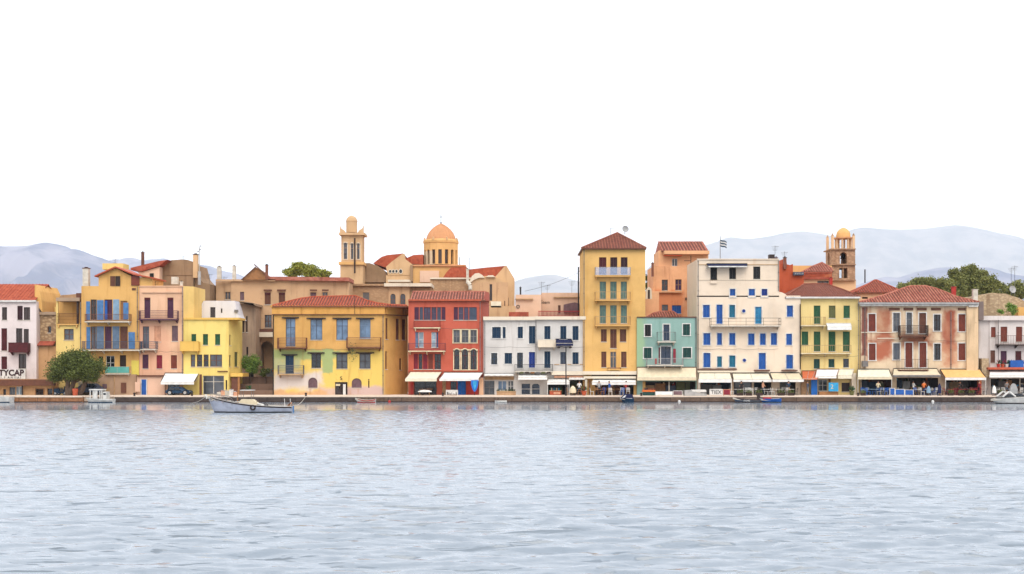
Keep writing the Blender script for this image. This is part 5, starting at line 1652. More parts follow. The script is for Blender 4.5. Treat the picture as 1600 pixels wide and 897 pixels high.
shel = maprange(nt, math_(nt, 'ADD', sp_.outputs[1], math_(nt, 'MULTIPLY', math_(nt, 'SUBTRACT', big[0], .5), 12.0)), 124, 118, .07, 1.0)   # sheltered by the quay
r1 = wave_noise((.9, 2.2, 1), 1.6, 4, 3)        # ripples a few decimetres long
r2 = wave_noise((.45, 1.3, 1), 2.1, 3, 9)       # standing wavelets
r3 = wave_noise((.45, 1.6, 1), .85, 3, 17)
sy = math_(nt, 'MULTIPLY', math_(nt, 'SUBTRACT', r1[0], .5), -.6)
sy = math_(nt, 'ADD', sy, -.10)
spike = math_(nt, 'ADD', maprange(nt, r2[0], .61, .655, 0, -1.9), maprange(nt, r3[0], .62, .66, 0, -1.5))
sy = math_(nt, 'ADD', sy, math_(nt, 'MULTIPLY', spike, maprange(nt, big[1], .38, .58, .35, 1.0)))
sx = math_(nt, 'MULTIPLY', math_(nt, 'SUBTRACT', r1[1], .5), .5)
cmb = nt.nodes.new('ShaderNodeCombineXYZ')
nt.links.new(math_(nt, 'MULTIPLY', sx, shel), cmb.inputs[0]); nt.links.new(math_(nt, 'MULTIPLY', sy, shel), cmb.inputs[1])
va = nt.nodes.new('ShaderNodeVectorMath'); va.operation = 'ADD'
nrm = nt.nodes.new('ShaderNodeNewGeometry').outputs['Normal']
nt.links.new(nrm, va.inputs[0]); nt.links.new(cmb.outputs[0], va.inputs[1])
vn = nt.nodes.new('ShaderNodeVectorMath'); vn.operation = 'NORMALIZE'; nt.links.new(va.outputs[0], vn.inputs[0])
nt.links.new(vn.outputs[0], bs.inputs['Normal'])
me.materials.append(m)
o = bpy.data.objects.new('water', me); COL.objects.link(o); o['kind'] = 'structure'

# ------------------------------------------------------------------ MOUNTAINS
def rockmat(name, c1, c2):
    m, nt, b = newmat(name)
    pos = nt.nodes.new('ShaderNodeNewGeometry').outputs['Position']
    n = noise_tex(nt, pos, s=.003, detail=8, rough=.62)
    nt.links.new(mixc(nt, maprange(nt, n, .4, .62), lin(c1, .8), lin(c2, .8)), b.inputs['Base Color'])
    b.inputs['Roughness'].default_value = 1
    b.inputs['Specular IOR Level'].default_value = 0
rockmat('rock', (150, 150, 168), (98, 108, 138)); rockmat('rock_far', (140, 138, 142), (104, 110, 120))


def mountain(prof, D, w, mat, amp=.12, nx=220, ny=46, seed=0):
    D, w = D * 2.0, w * 2.0
    px = np.array([p[0] for p in prof], float); py = np.array([p[1] for p in prof], float)
    xs = np.linspace(px[0], px[-1], nx)
    # smooth interpolation of the crest line
    ys = np.interp(xs, px, py)
    ker = np.ones(5) / 5
    ys2 = np.convolve(np.pad(ys, 2, 'edge'), ker, 'valid')
    V = []
    for j in range(ny):
        t = j / (ny - 1) * 2 - 1      # -1 front .. 1 back
        Y = D + w * t
        for i in range(nx):
            X = wx(xs[i], D)
            h = wz(ys2[i], D) - CZ
            f = max(0.0, 1 - abs(t) ** 1.25)
            nz = noise.fractal(Vector((X / (D * .035) + seed, Y / (D * .05), seed)), 1.0, 2.1, 5)
            rd = 1 - abs(noise.noise(Vector((X / (D * .03) + seed * 2, Y / (D * .12), 3 + seed)))) * 2
            bump_ = (nz * .8 + (rd - .5) * .7) * amp * h * min(1, abs(t) * 2.2) ** 1.3 * (1 - abs(t)) * 1.7
            V.append((X, Y, max(-20, h * f + bump_ + (nz * .003 * h))))
    Fc = [(j * nx + i, j * nx + i + 1, (j + 1) * nx + i + 1, (j + 1) * nx + i) for j in range(ny - 1) for i in range(nx - 1)]
    me = bpy.data.meshes.new('mountain'); me.from_pydata(V, [], Fc)
    me.polygons.foreach_set('use_smooth', [True] * len(Fc))
    me.materials.append(M(mat))
    o = bpy.data.objects.new('mountain', me); COL.objects.link(o); o['kind'] = 'structure'
    return o


mountain([(-260, 470), (-150, 415), (-60, 396), (0, 387), (20, 384), (40, 382), (60, 379), (76, 377), (90, 380), (100, 381), (106, 385), (112, 388), (124, 388), (133, 392), (142, 396), (150, 398), (170, 404), (180, 407), (200, 416), (240, 450), (280, 520)], 3200, 900, 'rock', .2, seed=1)
mountain([(150, 440), (182, 407), (195, 402), (206, 400), (215, 402), (226, 406), (235, 404), (250, 403), (262, 402), (268, 406), (290, 409), (312, 413), (330, 414), (350, 421), (370, 425), (385, 432), (400, 438), (430, 450), (470, 470), (520, 520)], 4200, 1100, 'rock', .2, seed=5)
mountain([(720, 500), (780, 455), (806, 438), (822, 433), (840, 430), (855, 428), (868, 428), (880, 431), (900, 437), (930, 446), (980, 470), (1030, 520)], 6200, 1200, 'rock_far', .08, seed=9)
mountain([(960, 470), (1020, 410), (1060, 392), (1100, 382), (1118, 377), (1135, 369), (1150, 370), (1165, 372), (1200, 368), (1225, 362), (1255, 360), (1280, 364), (1300, 368), (1330, 357), (1350, 354), (1372, 356), (1400, 357), (1440, 356), (1470, 352), (1492, 350), (1520, 354), (1550, 361), (1580, 367), (1600, 373), (1660, 385), (1760, 420)], 7000, 1500, 'rock_far', .08, nx=320, seed=13)
mountain([(1250, 500), (1310, 455), (1345, 441), (1370, 433), (1382, 430), (1400, 432), (1415, 428), (1440, 421), (1465, 417), (1480, 416), (1500, 419), (1515, 420), (1530, 415), (1540, 415), (1560, 423), (1580, 428), (1600, 430), (1680, 440), (1760, 470)], 3300, 700, 'rock', .12, nx=260, seed=21)

# ------------------------------------------------------------------ TREES
def leafmat(name, c1, c2):
    m, nt, b = newmat(name)
    info = nt.nodes.new('ShaderNodeNewGeometry')
    rnd = info.outputs['Random Per Island']
    n = noise_tex(nt, info.outputs['Position'], s=.9, detail=3)
    f = math_(nt, 'ADD', math_(nt, 'MULTIPLY', rnd, .6), math_(nt, 'MULTIPLY', n, .4))
    nt.links.new(mixc(nt, f, lin(c1, .9), lin(c2, .9)), b.inputs['Base Color'])
    b.inputs['Roughness'].default_value = .7
    b.inputs['Specular IOR Level'].default_value = .25
leafmat('leaf', (50, 62, 30), (118, 126, 58)); leafmat('leaf_olive', (104, 112, 34), (166, 164, 70)); leafmat('leaf_pine', (78, 90, 48), (150, 148, 80)); leafmat('leaf_bush', (70, 104, 38), (136, 160, 72))
plaster('bark', (104, 84, 70), .8, dirt=(60, 48, 42), bump=.8)


def tree(name, label, base, blobs, nleaf, leaf='leaf', size=.16, group=None, trunk_r=.22, cat='tree', stems=((0, 0),), seed=1):
    rr = random.Random(seed)
    r = empty(name, base, label, cat, group)
    B = Vector(base)
    mb = MB()
    crown_c = sum((Vector(c) for c, _ in blobs), Vector()) / len(blobs)
    for sx, lean in stems:
        p0 = B + Vector((sx, 0, -.05))
        p1 = B + Vector((sx * 1.3 + lean, 0, (crown_c.z - B.z) * .5))
        mid = (p0 + p1) / 2 + Vector((rr.uniform(-.1, .1), rr.uniform(-.1, .1), 0))
        mb.bar(p0, mid, trunk_r, 'bark', 9, r1=trunk_r * .85); mb.bar(mid, p1, trunk_r * .85, 'bark', 9, r1=trunk_r * .7)
        for c, rad in blobs:
            if rr.random() < .75:
                c = Vector(c); q = p1.lerp(c, .55) + Vector((rr.uniform(-.2, .2), rr.uniform(-.2, .2), 0))
                mb.bar(p1 - Vector((0, 0, .1)), q, trunk_r * .42, 'bark', 6, r1=trunk_r * .25); mb.bar(q, c, trunk_r * .25, 'bark', 5, r1=trunk_r * .08)
    mb.build('trunk', r)
    vol = [rad[0] * rad[1] * rad[2] for c, rad in blobs]; tot = sum(v ** .7 for v in vol)
    mb = MB()
    for (c, rad), v in zip(blobs, vol):
        n = int(nleaf * v ** .7 / tot)
        # sub clumps give light and dark masses and gaps
        clumps = []
        for _ in range(max(5, n // 90)):
            d = Vector((rr.gauss(0, 1), rr.gauss(0, 1), rr.gauss(0, 1))).normalized() * (rr.random() ** .33)
            clumps.append(Vector((c[0] + d.x * rad[0] * .92, c[1] + d.y * rad[1] * .92, c[2] + d.z * rad[2] * .92)))
        for _ in range(n):
            q = rr.choice(clumps)
            s_ = min(rad) * .36
            d = Vector((rr.gauss(0, s_), rr.gauss(0, s_), rr.gauss(0, s_ * .75)))
            p = q + d
            a = Vector((rr.uniform(-1, 1), rr.uniform(-1, 1), rr.uniform(-1, 1))).normalized() * size * rr.uniform(.5, 1)
            w = a.cross(Vector((rr.uniform(-1, 1), rr.uniform(-1, 1), rr.uniform(-1, 1)))).normalized() * size * .45
            mb.face([p - a, p + w, p + a, p - w], leaf)
    mb.build('crown', r)
    return r


def T(px, py, Y): return (wx(px, Y), Y, wz(py, Y))
k = 154 / FP
tree('quay_tree', 'broad dark green tree with a low round crown on the quay at left', (wx(107, 154), 154, G),
     [(T(100, 571, 154), (22 * k, 1.7, 15 * k)), (T(122, 565, 154), (22 * k, 1.8, 15 * k)), (T(146, 574, 153.8), (17 * k, 1.5, 13 * k)), (T(88, 583, 154), (14 * k, 1.3, 11 * k)), (T(118, 583, 153.6), (24 * k, 1.6, 11 * k)), (T(140, 586, 154), (16 * k, 1.3, 9 * k)), (T(112, 556, 154.3), (14 * k, 1.3, 7 * k))],
     26000, 'leaf', .14, trunk_r=.36, stems=((-.05, 0), (.15, .5), (1.2, .5)), seed=3)
k = 164 / FP
tree('garden_bush', 'green bush growing on the stepped terrace between the yellow houses', (wx(391, 163), 163, wz(600, 163)),
     [(T(384, 568, 163), (9 * k, 1, 9 * k)), (T(397, 566, 163), (9 * k, 1, 9 * k)), (T(392, 577, 162.8), (14 * k, 1, 6 * k))], 3600, 'leaf_bush', .13, trunk_r=.1, cat='bush', seed=5)
tree('garden_bush', 'small dark bush beside the arched gate right of the larger bush', (wx(415, 163.2), 163.2, wz(600, 163)),
     [(T(414, 580, 163), (8 * k, .8, 5 * k)), (T(409, 584, 163), (5 * k, .7, 4 * k))], 1200, 'leaf', .13, trunk_r=.08, cat='bush', seed=6)
k = 205 / FP
tree('pine_tree', 'olive green tree rising behind the long tan mansion left of the bell tower', (wx(480, 205), 205, G),
     [(T(462, 421, 205), (10 * k, 2, 9 * k)), (T(470, 416, 205), (8 * k, 2, 6 * k)), (T(484, 423, 205), (11 * k, 2, 9 * k)), (T(452, 428, 205), (8 * k, 2, 7 * k)), (T(500, 427, 205), (11 * k, 2, 7 * k)), (T(511, 430, 205), (6 * k, 2, 5 * k))], 7500, 'leaf_olive', .24, trunk_r=.3, seed=8)
tree('background_tree', 'sliver of dark tree between the yellow tower and the orange house', (wx(1014, 182), 182, G),
     [(T(1014, 437, 182), (6 * .09, 1, 9 * .09)), (T(1016, 447, 182), (6 * .09, 1, 7 * .09))], 1200, 'leaf', .2, trunk_r=.12, seed=9)
K3 = 190 / FP
grp = 'pines behind the weathered mansion'
for i, (lab, bx, bl, n) in enumerate((
        ('small dark pine farthest left behind the weathered mansion roof', 1413, [(1409, 449, 8, 6), (1418, 451, 6, 5)], 1100),
        ('low pine behind the weathered roof, second from the left', 1438, [(1433, 444, 10, 8), (1441, 440, 7, 5), (1428, 449, 7, 6)], 2200),
        ('narrow pine left of the tallest pine, above the roof ridge', 1456, [(1455, 442, 8, 7), (1451, 450, 8, 7)], 1600),
        ('bushy pine just left of the tallest pine', 1478, [(1473, 443, 9, 8), (1480, 450, 10, 9), (1467, 450, 8, 7)], 2400),
        ('tall forked pine behind the red chimney', 1493, [(1492, 428, 6, 7), (1495, 438, 9, 9), (1492, 450, 11, 9)], 3000),
        ('tallest pine with a broad crown behind the white chimney', 1520, [(1517, 422, 10, 7), (1512, 430, 10, 7), (1526, 430, 11, 8), (1519, 441, 14, 9), (1533, 428, 6, 6), (1515, 453, 14, 9)], 5200),
        ('rounded pine to the right of the tallest pine', 1548, [(1545, 440, 9, 8), (1552, 444, 8, 6), (1543, 452, 12, 8)], 2800),
        ('bushy tree beside the satellite dish at the right edge', 1588, [(1589, 447, 9, 8), (1584, 455, 10, 8), (1596, 456, 7, 8)], 2600),
        ('sparse thin tree between the rounded pine and the satellite dish', 1568, [(1564, 448, 6, 6), (1572, 455, 7, 6)], 700))):
    Yt = 188 + (i % 3) * 3
    kk = Yt / FP
    tree('pine_tree', lab, (wx(bx, Yt), Yt, G), [(T(x, y, Yt), (a * kk * 1.15, 1.8, c * kk * 1.1)) for x, y, a, c in bl + [(bx, 458, 12, 8)]], int(n * 2.3), 'leaf_pine', .21, grp, trunk_r=.22, seed=20 + i)
tree('roof_plant', 'bright green shrubs growing on the ruined wall at right', (wx(1575, 167), 167, wz(500, 167)),
     [(T(1579, 480, 167), (7 * .083, .6, 6 * .083)), (T(1565, 487, 167), (9 * .083, .6, 4 * .083)), (T(1583, 486, 167), (7 * .083, .6, 5 * .083))], 1800, 'leaf_bush', .13, trunk_r=.05, cat='shrub', seed=40)

# ------------------------------------------------------------------ BOATS
def hull(mb, x_bow, x_st, Y, beam, sheer, wl=0.0, rake=.5, cols=('dark_iron', 'white', 'white'), deck='wood', full=.8, inner=True, stern_w=.75):
    """loft a hull whose bow points to x_bow; sheer = heights of the gunwale at bow, middle and stern"""
    L = x_st - x_bow
    S = 22
    secs = []
    for i in range(S + 1):
        s = i / S
        bw = beam / 2 * (math.sin(min(1, (s * 1.02) ** full) * math.pi / 2 * 1.0) if s < .62 else 1 - (1 - stern_w) * ((s - .62) / .38) ** 2)
        if s < .62: bw = beam / 2 * math.sin(min(1.0, s / .6) ** full * math.pi / 2)
        bw = max(bw, .012)
        h = sheer[0] * (1 - s) ** 2.4 + sheer[1] * (1 - (1 - s) ** 2.4 - s ** 3) + sheer[2] * s ** 3
        rk = rake * (1 - s) ** 3
        P = []
        for f, z in ((0, -.3), (.5, -.25), (.78, -.02), (.84, .11), (.93, h * .5), (.985, h - .16), (1.0, h - .15), (1.03, h - .03), (1.03, h), (.93, h)):
            x = x_bow + L * s + rk * (1 - (z + .3) / (h + .3)) * (1 if L > 0 else -1)
            P.append((x, bw * f, z))
        secs.append(P)
    rowm = [cols[0], cols[0], cols[0], cols[1], cols[1], cols[2], cols[2], cols[3] if len(cols) > 3 else 'white', cols[3] if len(cols) > 3 else 'white']
    for sgn in (1, -1):
        for i in range(S):
            A, B = secs[i], secs[i + 1]
            for j in range(9):
                q = [A[j], B[j], B[j + 1], A[j + 1]]
                mb.face([(x, Y + sgn * y, z) for x, y, z in (q if sgn < 0 else q[::-1])], rowm[j])
    for i in range(S):   # deck a little below the gunwale
        A, B = secs[i][9], secs[i + 1][9]
        dz = .22 if inner else .02
        mb.face([(A[0], Y - A[1], A[2] - dz), (B[0], Y - B[1], B[2] - dz), (B[0], Y + B[1], B[2] - dz), (A[0], Y + A[1], A[2] - dz)], deck)
        for sg in (1, -1):
            mb.face([(A[0], Y + sg * A[1], A[2] - dz), (B[0], Y + sg * B[1], B[2] - dz), (B[0], Y + sg * B[1], B[2]), (A[0], Y + sg * A[1], A[2])], 'offwhite')
    T_ = secs[-1]
    mb.face([(x, Y - y, z) for x, y, z in T_] + [(x, Y + y, z) for x, y, z in T_[::-1]], cols[1])
    return secs


def bt(x, Y=115.0): return wx(x, Y)
YB = 115.0
root = empty('fishing_boat', (bt(390), YB, 0), 'white wooden fishing boat with a raised bow moored off the quay', 'boat')
mb = MB()
hull(mb, bt(324), bt(457.5), YB, 2.3, (1.52, .62, .56), rake=.75, cols=('black', 'hull_grey', 'dark_iron', 'white'), deck='dark_brown', full=.75, stern_w=.55)
h_ = mb.build('hull', root, smooth=False)
mb = MB(); mb.box(bt(431), bt(456), YB - .62, YB + .62, .39, .44, 'sky_blue'); mb.build('stern_deck', root)
mb = MB(); mb.bar((bt(323.5), YB, 1.25), (bt(321.5), YB, 1.62), .09, 'white', 6, r1=.06); mb.bar((bt(334), YB - .1, 1.2), (bt(318), YB, 1.5), .05, 'offwhite', 6); mb.build('bow_post', root)
mb = MB()
# low wheelhouse with raked front and a flat sun roof
xa, xb, xc, xd = bt(375), bt(400), bt(378), bt(392)
mb.prism([(bt(374), .45), (bt(375), .95), (bt(379), 1.2), (bt(396), 1.18), (bt(407), .7), (bt(410), .45)], YB - .5, YB + .5, 'fabric_beige')
cb = mb.build('canvas_cover', root)
mb = MB(); mb.box(bt(377), bt(397), YB - .6, YB + .6, 1.98, 2.03, 'white')
for x in (378.5, 394.5):
    for y in (-.5, .5): mb.bar((bt(x), YB + y, 1.27), (bt(x), YB + y, 1.98), .025, 'grey')
mb.build('sun_roof', root)
mb = MB(); mb.box(bt(366), bt(374.5), YB - .3, YB + .35, .42, .95, 'wood'); mb.box(bt(365.5), bt(375), YB - .34, YB + .39, .951, 1.0, 'white'); mb.build('engine_box', root)
mb = MB(); mb.bar((bt(371), YB + .1, .4), (bt(371), YB + .1, 2.0), .04, 'wood', 6); mb.build('mast', root)
for nm, pts in (('bow_rail', [(330, -.35), (340, -.6), (352, -.8), (366, -.95)]), ('bow_rail', [(330, .35), (340, .6), (352, .8), (366, .95)])):
    mb = MB(); pp = [(bt(x), YB + y, 1.72 - (x - 330) * .012) for x, y in pts]
    mb.path(pp, .025, 'grey', 5)
    for p in pp: mb.bar(p, (p[0], p[1], p[2] - .62), .02, 'grey')
    mb.build(nm, root)
mb = MB()
for k in range(260):      # heap of pale netting on the fore deck
    x, y = random.uniform(bt(331), bt(372)), random.uniform(-.6, .6)
    t = (x - bt(331)) / (bt(372) - bt(331)); z = 1.12 - .42 * t + random.uniform(0, .34) * (1 - abs(y))
    mb.bar((x, YB + y, z), (x + random.uniform(-.3, .3), YB + y + random.uniform(-.2, .2), z + random.uniform(-.12, .12)), .022, random.choice(['pale_grey', 'pink', 'offwhite', 'grey', 'dark_iron', 'dark_iron']), 3)
mb.build('fishing_net', root)
for i, (x, c) in enumerate(((399, 'dark_iron'),)):
    mb = MB()
    for a in range(12):
        a0, a1 = 2 * math.pi * a / 12, 2 * math.pi * (a + 1) / 12
        mb.bar((bt(x) + .2 * math.cos(a0), YB - 1.13, .48 + .2 * math.sin(a0)), (bt(x) + .2 * math.cos(a1), YB - 1.13, .48 + .2 * math.sin(a1)), .07, c, 6)
    mb.build('fender', root)
mb = MB()
for x in (398, 402, 406, 411): mb.bar((bt(x), YB - .3, .45), (bt(x + 5), YB - .2, 1.05), .035, 'dark_iron', 5)
mb.box(bt(399), bt(418), YB - .4, YB + .4, .42, .7, 'dark_iron'); mb.bar((bt(404), YB - .5, .8), (bt(414), YB - .45, .66), .1, 'white', 8)
mb.build('winch', root)
mb = MB()
mb.bar((bt(446), YB - .2, .5), (bt(445), YB - .2, 1.25), .03, 'white'); mb.bar((bt(455), YB - .2, .5), (bt(454), YB - .2, 1.25), .03, 'white')
for k in range(14): mb.bar((bt(447), YB + random.uniform(-.4, .4), .46), (bt(455), YB + random.uniform(-.4, .4), random.uniform(.5, .95)), .03, random.choice(['rust', 'tan', 'pink']), 3)
mb.build('stern_gear', root)
mb = MB(); mb.box(bt(457.4), bt(459.5), YB - .03, YB + .03, -.3, .62, 'sky_blue'); mb.bar((bt(458), YB, .6), (bt(450), YB, .75), .03, 'wood'); mb.build('rudder', root)
mb = MB()
def rope(mb, p, q, sag, r=.022, mat='offwhite', n=14):
    pts = []
    for i in range(n + 1):
        f = i / n
        pts.append(tuple(p[j] + (q[j] - p[j]) * f - (sag * math.sin(math.pi * f) if j == 2 else 0) for j in range(3)))
    mb.path(pts, r, mat, 4)
rope(mb, (bt(322), YB, 1.45), (wx(300, 146), 146, .02), .15)
mb.build('mooring_rope', root); mb = MB()
rope(mb, (bt(457), YB, .55), (wx(478, 149.9), 149.9, G + .02), .3)
mb.build('mooring_rope', root)

YQ = 148.3
def small(name, label, x0, x1, Y, beam, sheer, cols, deck, bow_left=True, **kw):
    a, b_ = (x0, x1) if bow_left else (x1, x0)
    r = empty(name, ((wx(x0, Y) + wx(x1, Y)) / 2, Y, 0), label, 'boat')
    mb = MB(); hull(mb, wx(a, Y), wx(b_, Y), Y, beam, sheer, cols=cols, deck=deck, **kw)
    mb.build('hull', r)
    return r


r = small('motor_boat', 'white motor boat cut off by the left edge of the picture', -60, 18.5, YQ, 2.2, (.9, .75, .7), ('navy', 'white', 'white'), 'offwhite', True)
mb = MB(); mb.prism([(wx(-40, YQ), .6), (wx(-34, YQ), 1.25), (wx(-12, YQ), 1.3), (wx(-6, YQ), .6)], YQ - .7, YQ + .7, 'white'); c_ = mb.build('cabin', r)
mb = MB(); mb.box(wx(-32, YQ), wx(-14, YQ), YQ - .712, YQ - .702, .9, 1.15, 'pane'); mb.build('cabin_window', c_)
mb = MB(); mb.bar((wx(10, YQ), YQ - .9, .72), (wx(10, YQ), YQ - .9, .95), .02, 'grey'); mb.bar((wx(2, YQ), YQ - .9, .72), (wx(2, YQ), YQ - .9, .95), .02, 'grey'); mb.bar((wx(2, YQ), YQ - .9, .95), (wx(10, YQ), YQ - .9, .95), .02, 'grey'); mb.build('railing', r)

r = small('cabin_boat', 'white cabin boat with an open wheelhouse in front of the pale ramp', 134, 178, 148.2, 1.7, (.6, .42, .42), ('navy', 'white', 'white'), 'offwhite', True)
Yc = 148.2
mb = MB()
for x in (143, 147.5, 153.5, 158, 161):
    for y in (-.6, .6): mb.box(wx(x, Yc), wx(x + 1.4, Yc), Yc + y - .04, Yc + y + .04, .35, wz(609.8, Yc), 'white')
mb.box(wx(142, Yc), wx(163, Yc), Yc - .7, Yc + .7, wz(609.7, Yc), wz(608, Yc), 'white')
mb.box(wx(149, Yc), wx(153.5, Yc), Yc - .6, Yc - .55, .36, wz(609.8, Yc), 'white')
mb.build('wheelhouse', r)
mb = MB(); mb.box(wx(163.2, Yc), wx(169, Yc), Yc - .6, Yc + .6, .36, wz(612, Yc), 'white'); mb.box(wx(164, Yc), wx(168, Yc), Yc - .612, Yc - .602, wz(617, Yc), wz(614, Yc), 'pane'); mb.build('cabin', r)

r = small('rowing_boat', 'small white rowing boat with a red stripe below the old yellow mansion', 555, 587, 148.6, 1.1, (.55, .22, .42), ('red', 'white', 'red'), 'wood', True, rake=.4)
mb = MB(); mb.bar((wx(560, 148.6), 148.3, .38), (wx(576, 148.6), 147.9, .2), .02, 'wood'); mb.build('oar', r)
r = small('raft', 'low white raft with short posts moored before the white house', 773, 792, 148.7, 1.2, (.22, .2, .22), ('white', 'white', 'white'), 'offwhite', True, rake=.05, inner=False)
for x in (775, 779.5, 784, 788.5):
    mb = MB(); mb.bar((wx(x, 148.7), 148.4, .18), (wx(x + .6, 148.7), 148.4, .62), .025, 'grey'); mb.build('post', r)
r = small('covered_boat', 'small boat under a dark navy tarpaulin before the yellow tower', 969, 990, 148.4, 1.3, (.6, .5, .5), ('navy', 'navy', 'navy'), 'fabric_navy', True)
mb = MB(); mb.prism([(wx(969.5, 148), .5), (wx(975, 148), .82), (wx(978, 148), .98), (wx(988, 148), .95), (wx(990, 148), .45)], 147.8, 149, 'fabric_navy'); mb.prism([(wx(972, 147.7), .55), (wx(975, 147.7), .78), (wx(978.5, 147.7), .9), (wx(976.5, 147.7), .6)], 147.74, 147.79, 'fabric_white'); mb.build('tarpaulin', r)
r = small('inflatable_dinghy', 'dark grey inflatable dinghy with lettering below the cream house', 1145, 1187, 148.4, 1.4, (.62, .4, .42), ('dark_iron', 'slate', 'dark_iron', 'purple_grey'), 'grey', True)
F = Fac((wx(1145, 147.62), 147.62), (wx(1187, 147.62), 147.62))
cu = Bld.__new__(Bld); cu.root = r; cu.F = [F]
cu.text('FXME', 1167, 626.3, F, .3, 'white', .03)
mb = MB(); mb.box(wx(1183, 148.4), wx(1187.5, 148.4), 148.2, 148.6, .3, 1.0, 'dark_iron'); mb.build('outboard_motor', r)
r = small('wooden_boat', 'blue wooden boat with a red thwart below the cream house', 1187, 1219.5, 148.2, 1.4, (.5, .42, .5), ('navy', 'blue', 'blue', 'blue'), 'wood', True)
mb = MB(); mb.box(wx(1192, 148.2), wx(1204, 148.2), 147.8, 148.6, .32, .62, 'red'); mb.build('red_crate', r)
r = small('speedboat', 'white speedboat with a dark windscreen moored at the right edge', 1548, 1640, 144, 2.5, (.52, .8, .85), ('dark_iron', 'white', 'white'), 'offwhite', True, rake=.9, full=.6)
mb = MB(); Yp = 144
mb.prism([(wx(1560, Yp), .7), (wx(1572, Yp), 1.05), (wx(1590, Yp), 1.15), (wx(1600, Yp), .8)], Yp - .85, Yp + .85, 'pane'); ws = mb.build('windscreen', r)
mb = MB()
for y in (-.87, .87): mb.path([(wx(1562, Yp), Yp + y, .75), (wx(1572, Yp), Yp + y, 1.35), (wx(1582, Yp), Yp + y, .8)], .1, 'white', 6)
mb.build('arch_frame', r)
mb = MB(); mb.box(wx(1602, Yp), wx(1640, Yp), Yp - .8, Yp + .8, .8, 1.15, 'white'); mb.build('cabin', r)
r = empty('dinghy', (wx(1583, 149), 149, 0), 'grey rubber tender stowed upright behind the white speedboat', 'boat')
mb = MB(); pr = [(wx(1583.5, 149) + .42 * math.sin(t) * (1), wz(612, 149) + .95 * math.cos(t)) for t in [2 * math.pi * i / 16 for i in range(16)]]
mb.prism([(x, z) for x, z in pr][::-1], 148.8, 149.15, 'pale_grey'); mb.build('hull', r)
for x, Y, c, lab in ((1061.5, 149.2, 'white', 'white mooring buoy below the teal house'), (1457.5, 149, 'white', 'pale mooring buoy below the weathered mansion'), (608.5, 149.2, 'red', 'red and white mooring buoy left of the red house')):
    r = empty('mooring_buoy', (wx(x, Y), Y, 0), lab, 'buoy', 'mooring buoys')
    mb = MB(); mb.ball((wx(x, Y), Y, .08), .17, c, 12, 8); mb.bar((wx(x, Y), Y, .2), (wx(x, Y), Y, .32), .03, 'grey'); mb.build('float', r)

# ------------------------------------------------------------------ QUAYSIDE THINGS
def single(name, mb, label, cat, base, group=None):
    r = mb.build(name, None)
    # move origin to the base of the thing
    me = r.data
    me.transform(Matrix.Translation(Vector((-base[0], -base[1], -base[2])))); r.location = base
    tag(r, label, cat, group)
    return r


def dup(o, loc, rz, label=None, group=None, mat=None):
    c = o.copy(); COL.objects.link(c); c.location = loc; c.rotation_euler = (0, 0, rz)
    if mat:
        c.data = mat
    if label: c['label'] = label
    if group: c['group'] = group
    return c


def chair_mesh(col):
    mb = MB()
    for x in (-.19, .19):
        for y in (-.19, .19): mb.bar((x, y, 0), (x * .92, y * .92, .45), .022, col)
    mb.box(-.22, .22, -.22, .22, .44, .48, col)
    for x in (-.19, .19): mb.bar((x, .2, .47), (x, .26, .9), .02, col)
    for z in (.6, .72, .84): mb.box(-.2, .2, .205 + (z - .47) * .12, .225 + (z - .47) * .12, z, z + .07, col)
    me = mb.build('tmp'); d = me.data; bpy.data.objects.remove(me); d.name = 'cafe_chair_' + col
    return d


def table_mesh(col, top):
    mb = MB()
    mb.bar((0, 0, 0), (0, 0, .71), .035, col, 6)
    for a in range(4): mb.bar((0, 0, .08), (.28 * math.cos(a * 1.571 + .78), .28 * math.sin(a * 1.571 + .78), .015), .02, col)
    mb.box(-.38, .38, -.38, .38, .712, .745, top)
    me = mb.build('tmp'); d = me.data; bpy.data.objects.remove(me); d.name = 'cafe_table'
    return d


CH = {c: chair_mesh(c) for c in ('white', 'blue', 'wood', 'dark_iron', 'crimson', 'pale_grey', 'grey')}
TB = {c: table_mesh('dark_iron', c) for c in ('white', 'wood', 'red', 'pale_blue', 'cream')}
rr = random.Random(12)
cafes = [  # x range, chair colours, table tops, spacing, where
    (655, 680, ['dark_iron'], 'wood', 13, 'under the left awning of the red house', 'dark iron'),
    (892, 912, ['wood'], 'wood', 11, 'at the right end of the white house', 'wooden'),
    (928, 992, ['blue', 'white', 'wood'], 'wood', 12, 'under the awning of the yellow tower', 'mixed coloured'),
    (1004, 1022, ['dark_iron'], 'red', 12, 'left of the white board at the teal house', 'dark'),
    (1147, 1246, ['dark_iron', 'white'], 'white', 12.5, 'under the awnings of the cream house', 'dark or white'),
    (1345, 1394, ['pale_grey', 'blue'], 'pale_blue', 10.5, 'under the cream awning left of the weathered mansion', 'grey or blue'),
    (1428, 1470, ['dark_iron', 'white', 'blue'], 'white', 11, 'in front of the weathered mansion', 'mixed'),
    (1480, 1535, ['dark_iron', 'crimson'], 'red', 11, 'under the orange awning', 'dark or crimson'),
    (1556, 1600, ['dark_iron', 'white'], 'white', 12, 'under the white awning at the right edge', 'dark'),
]
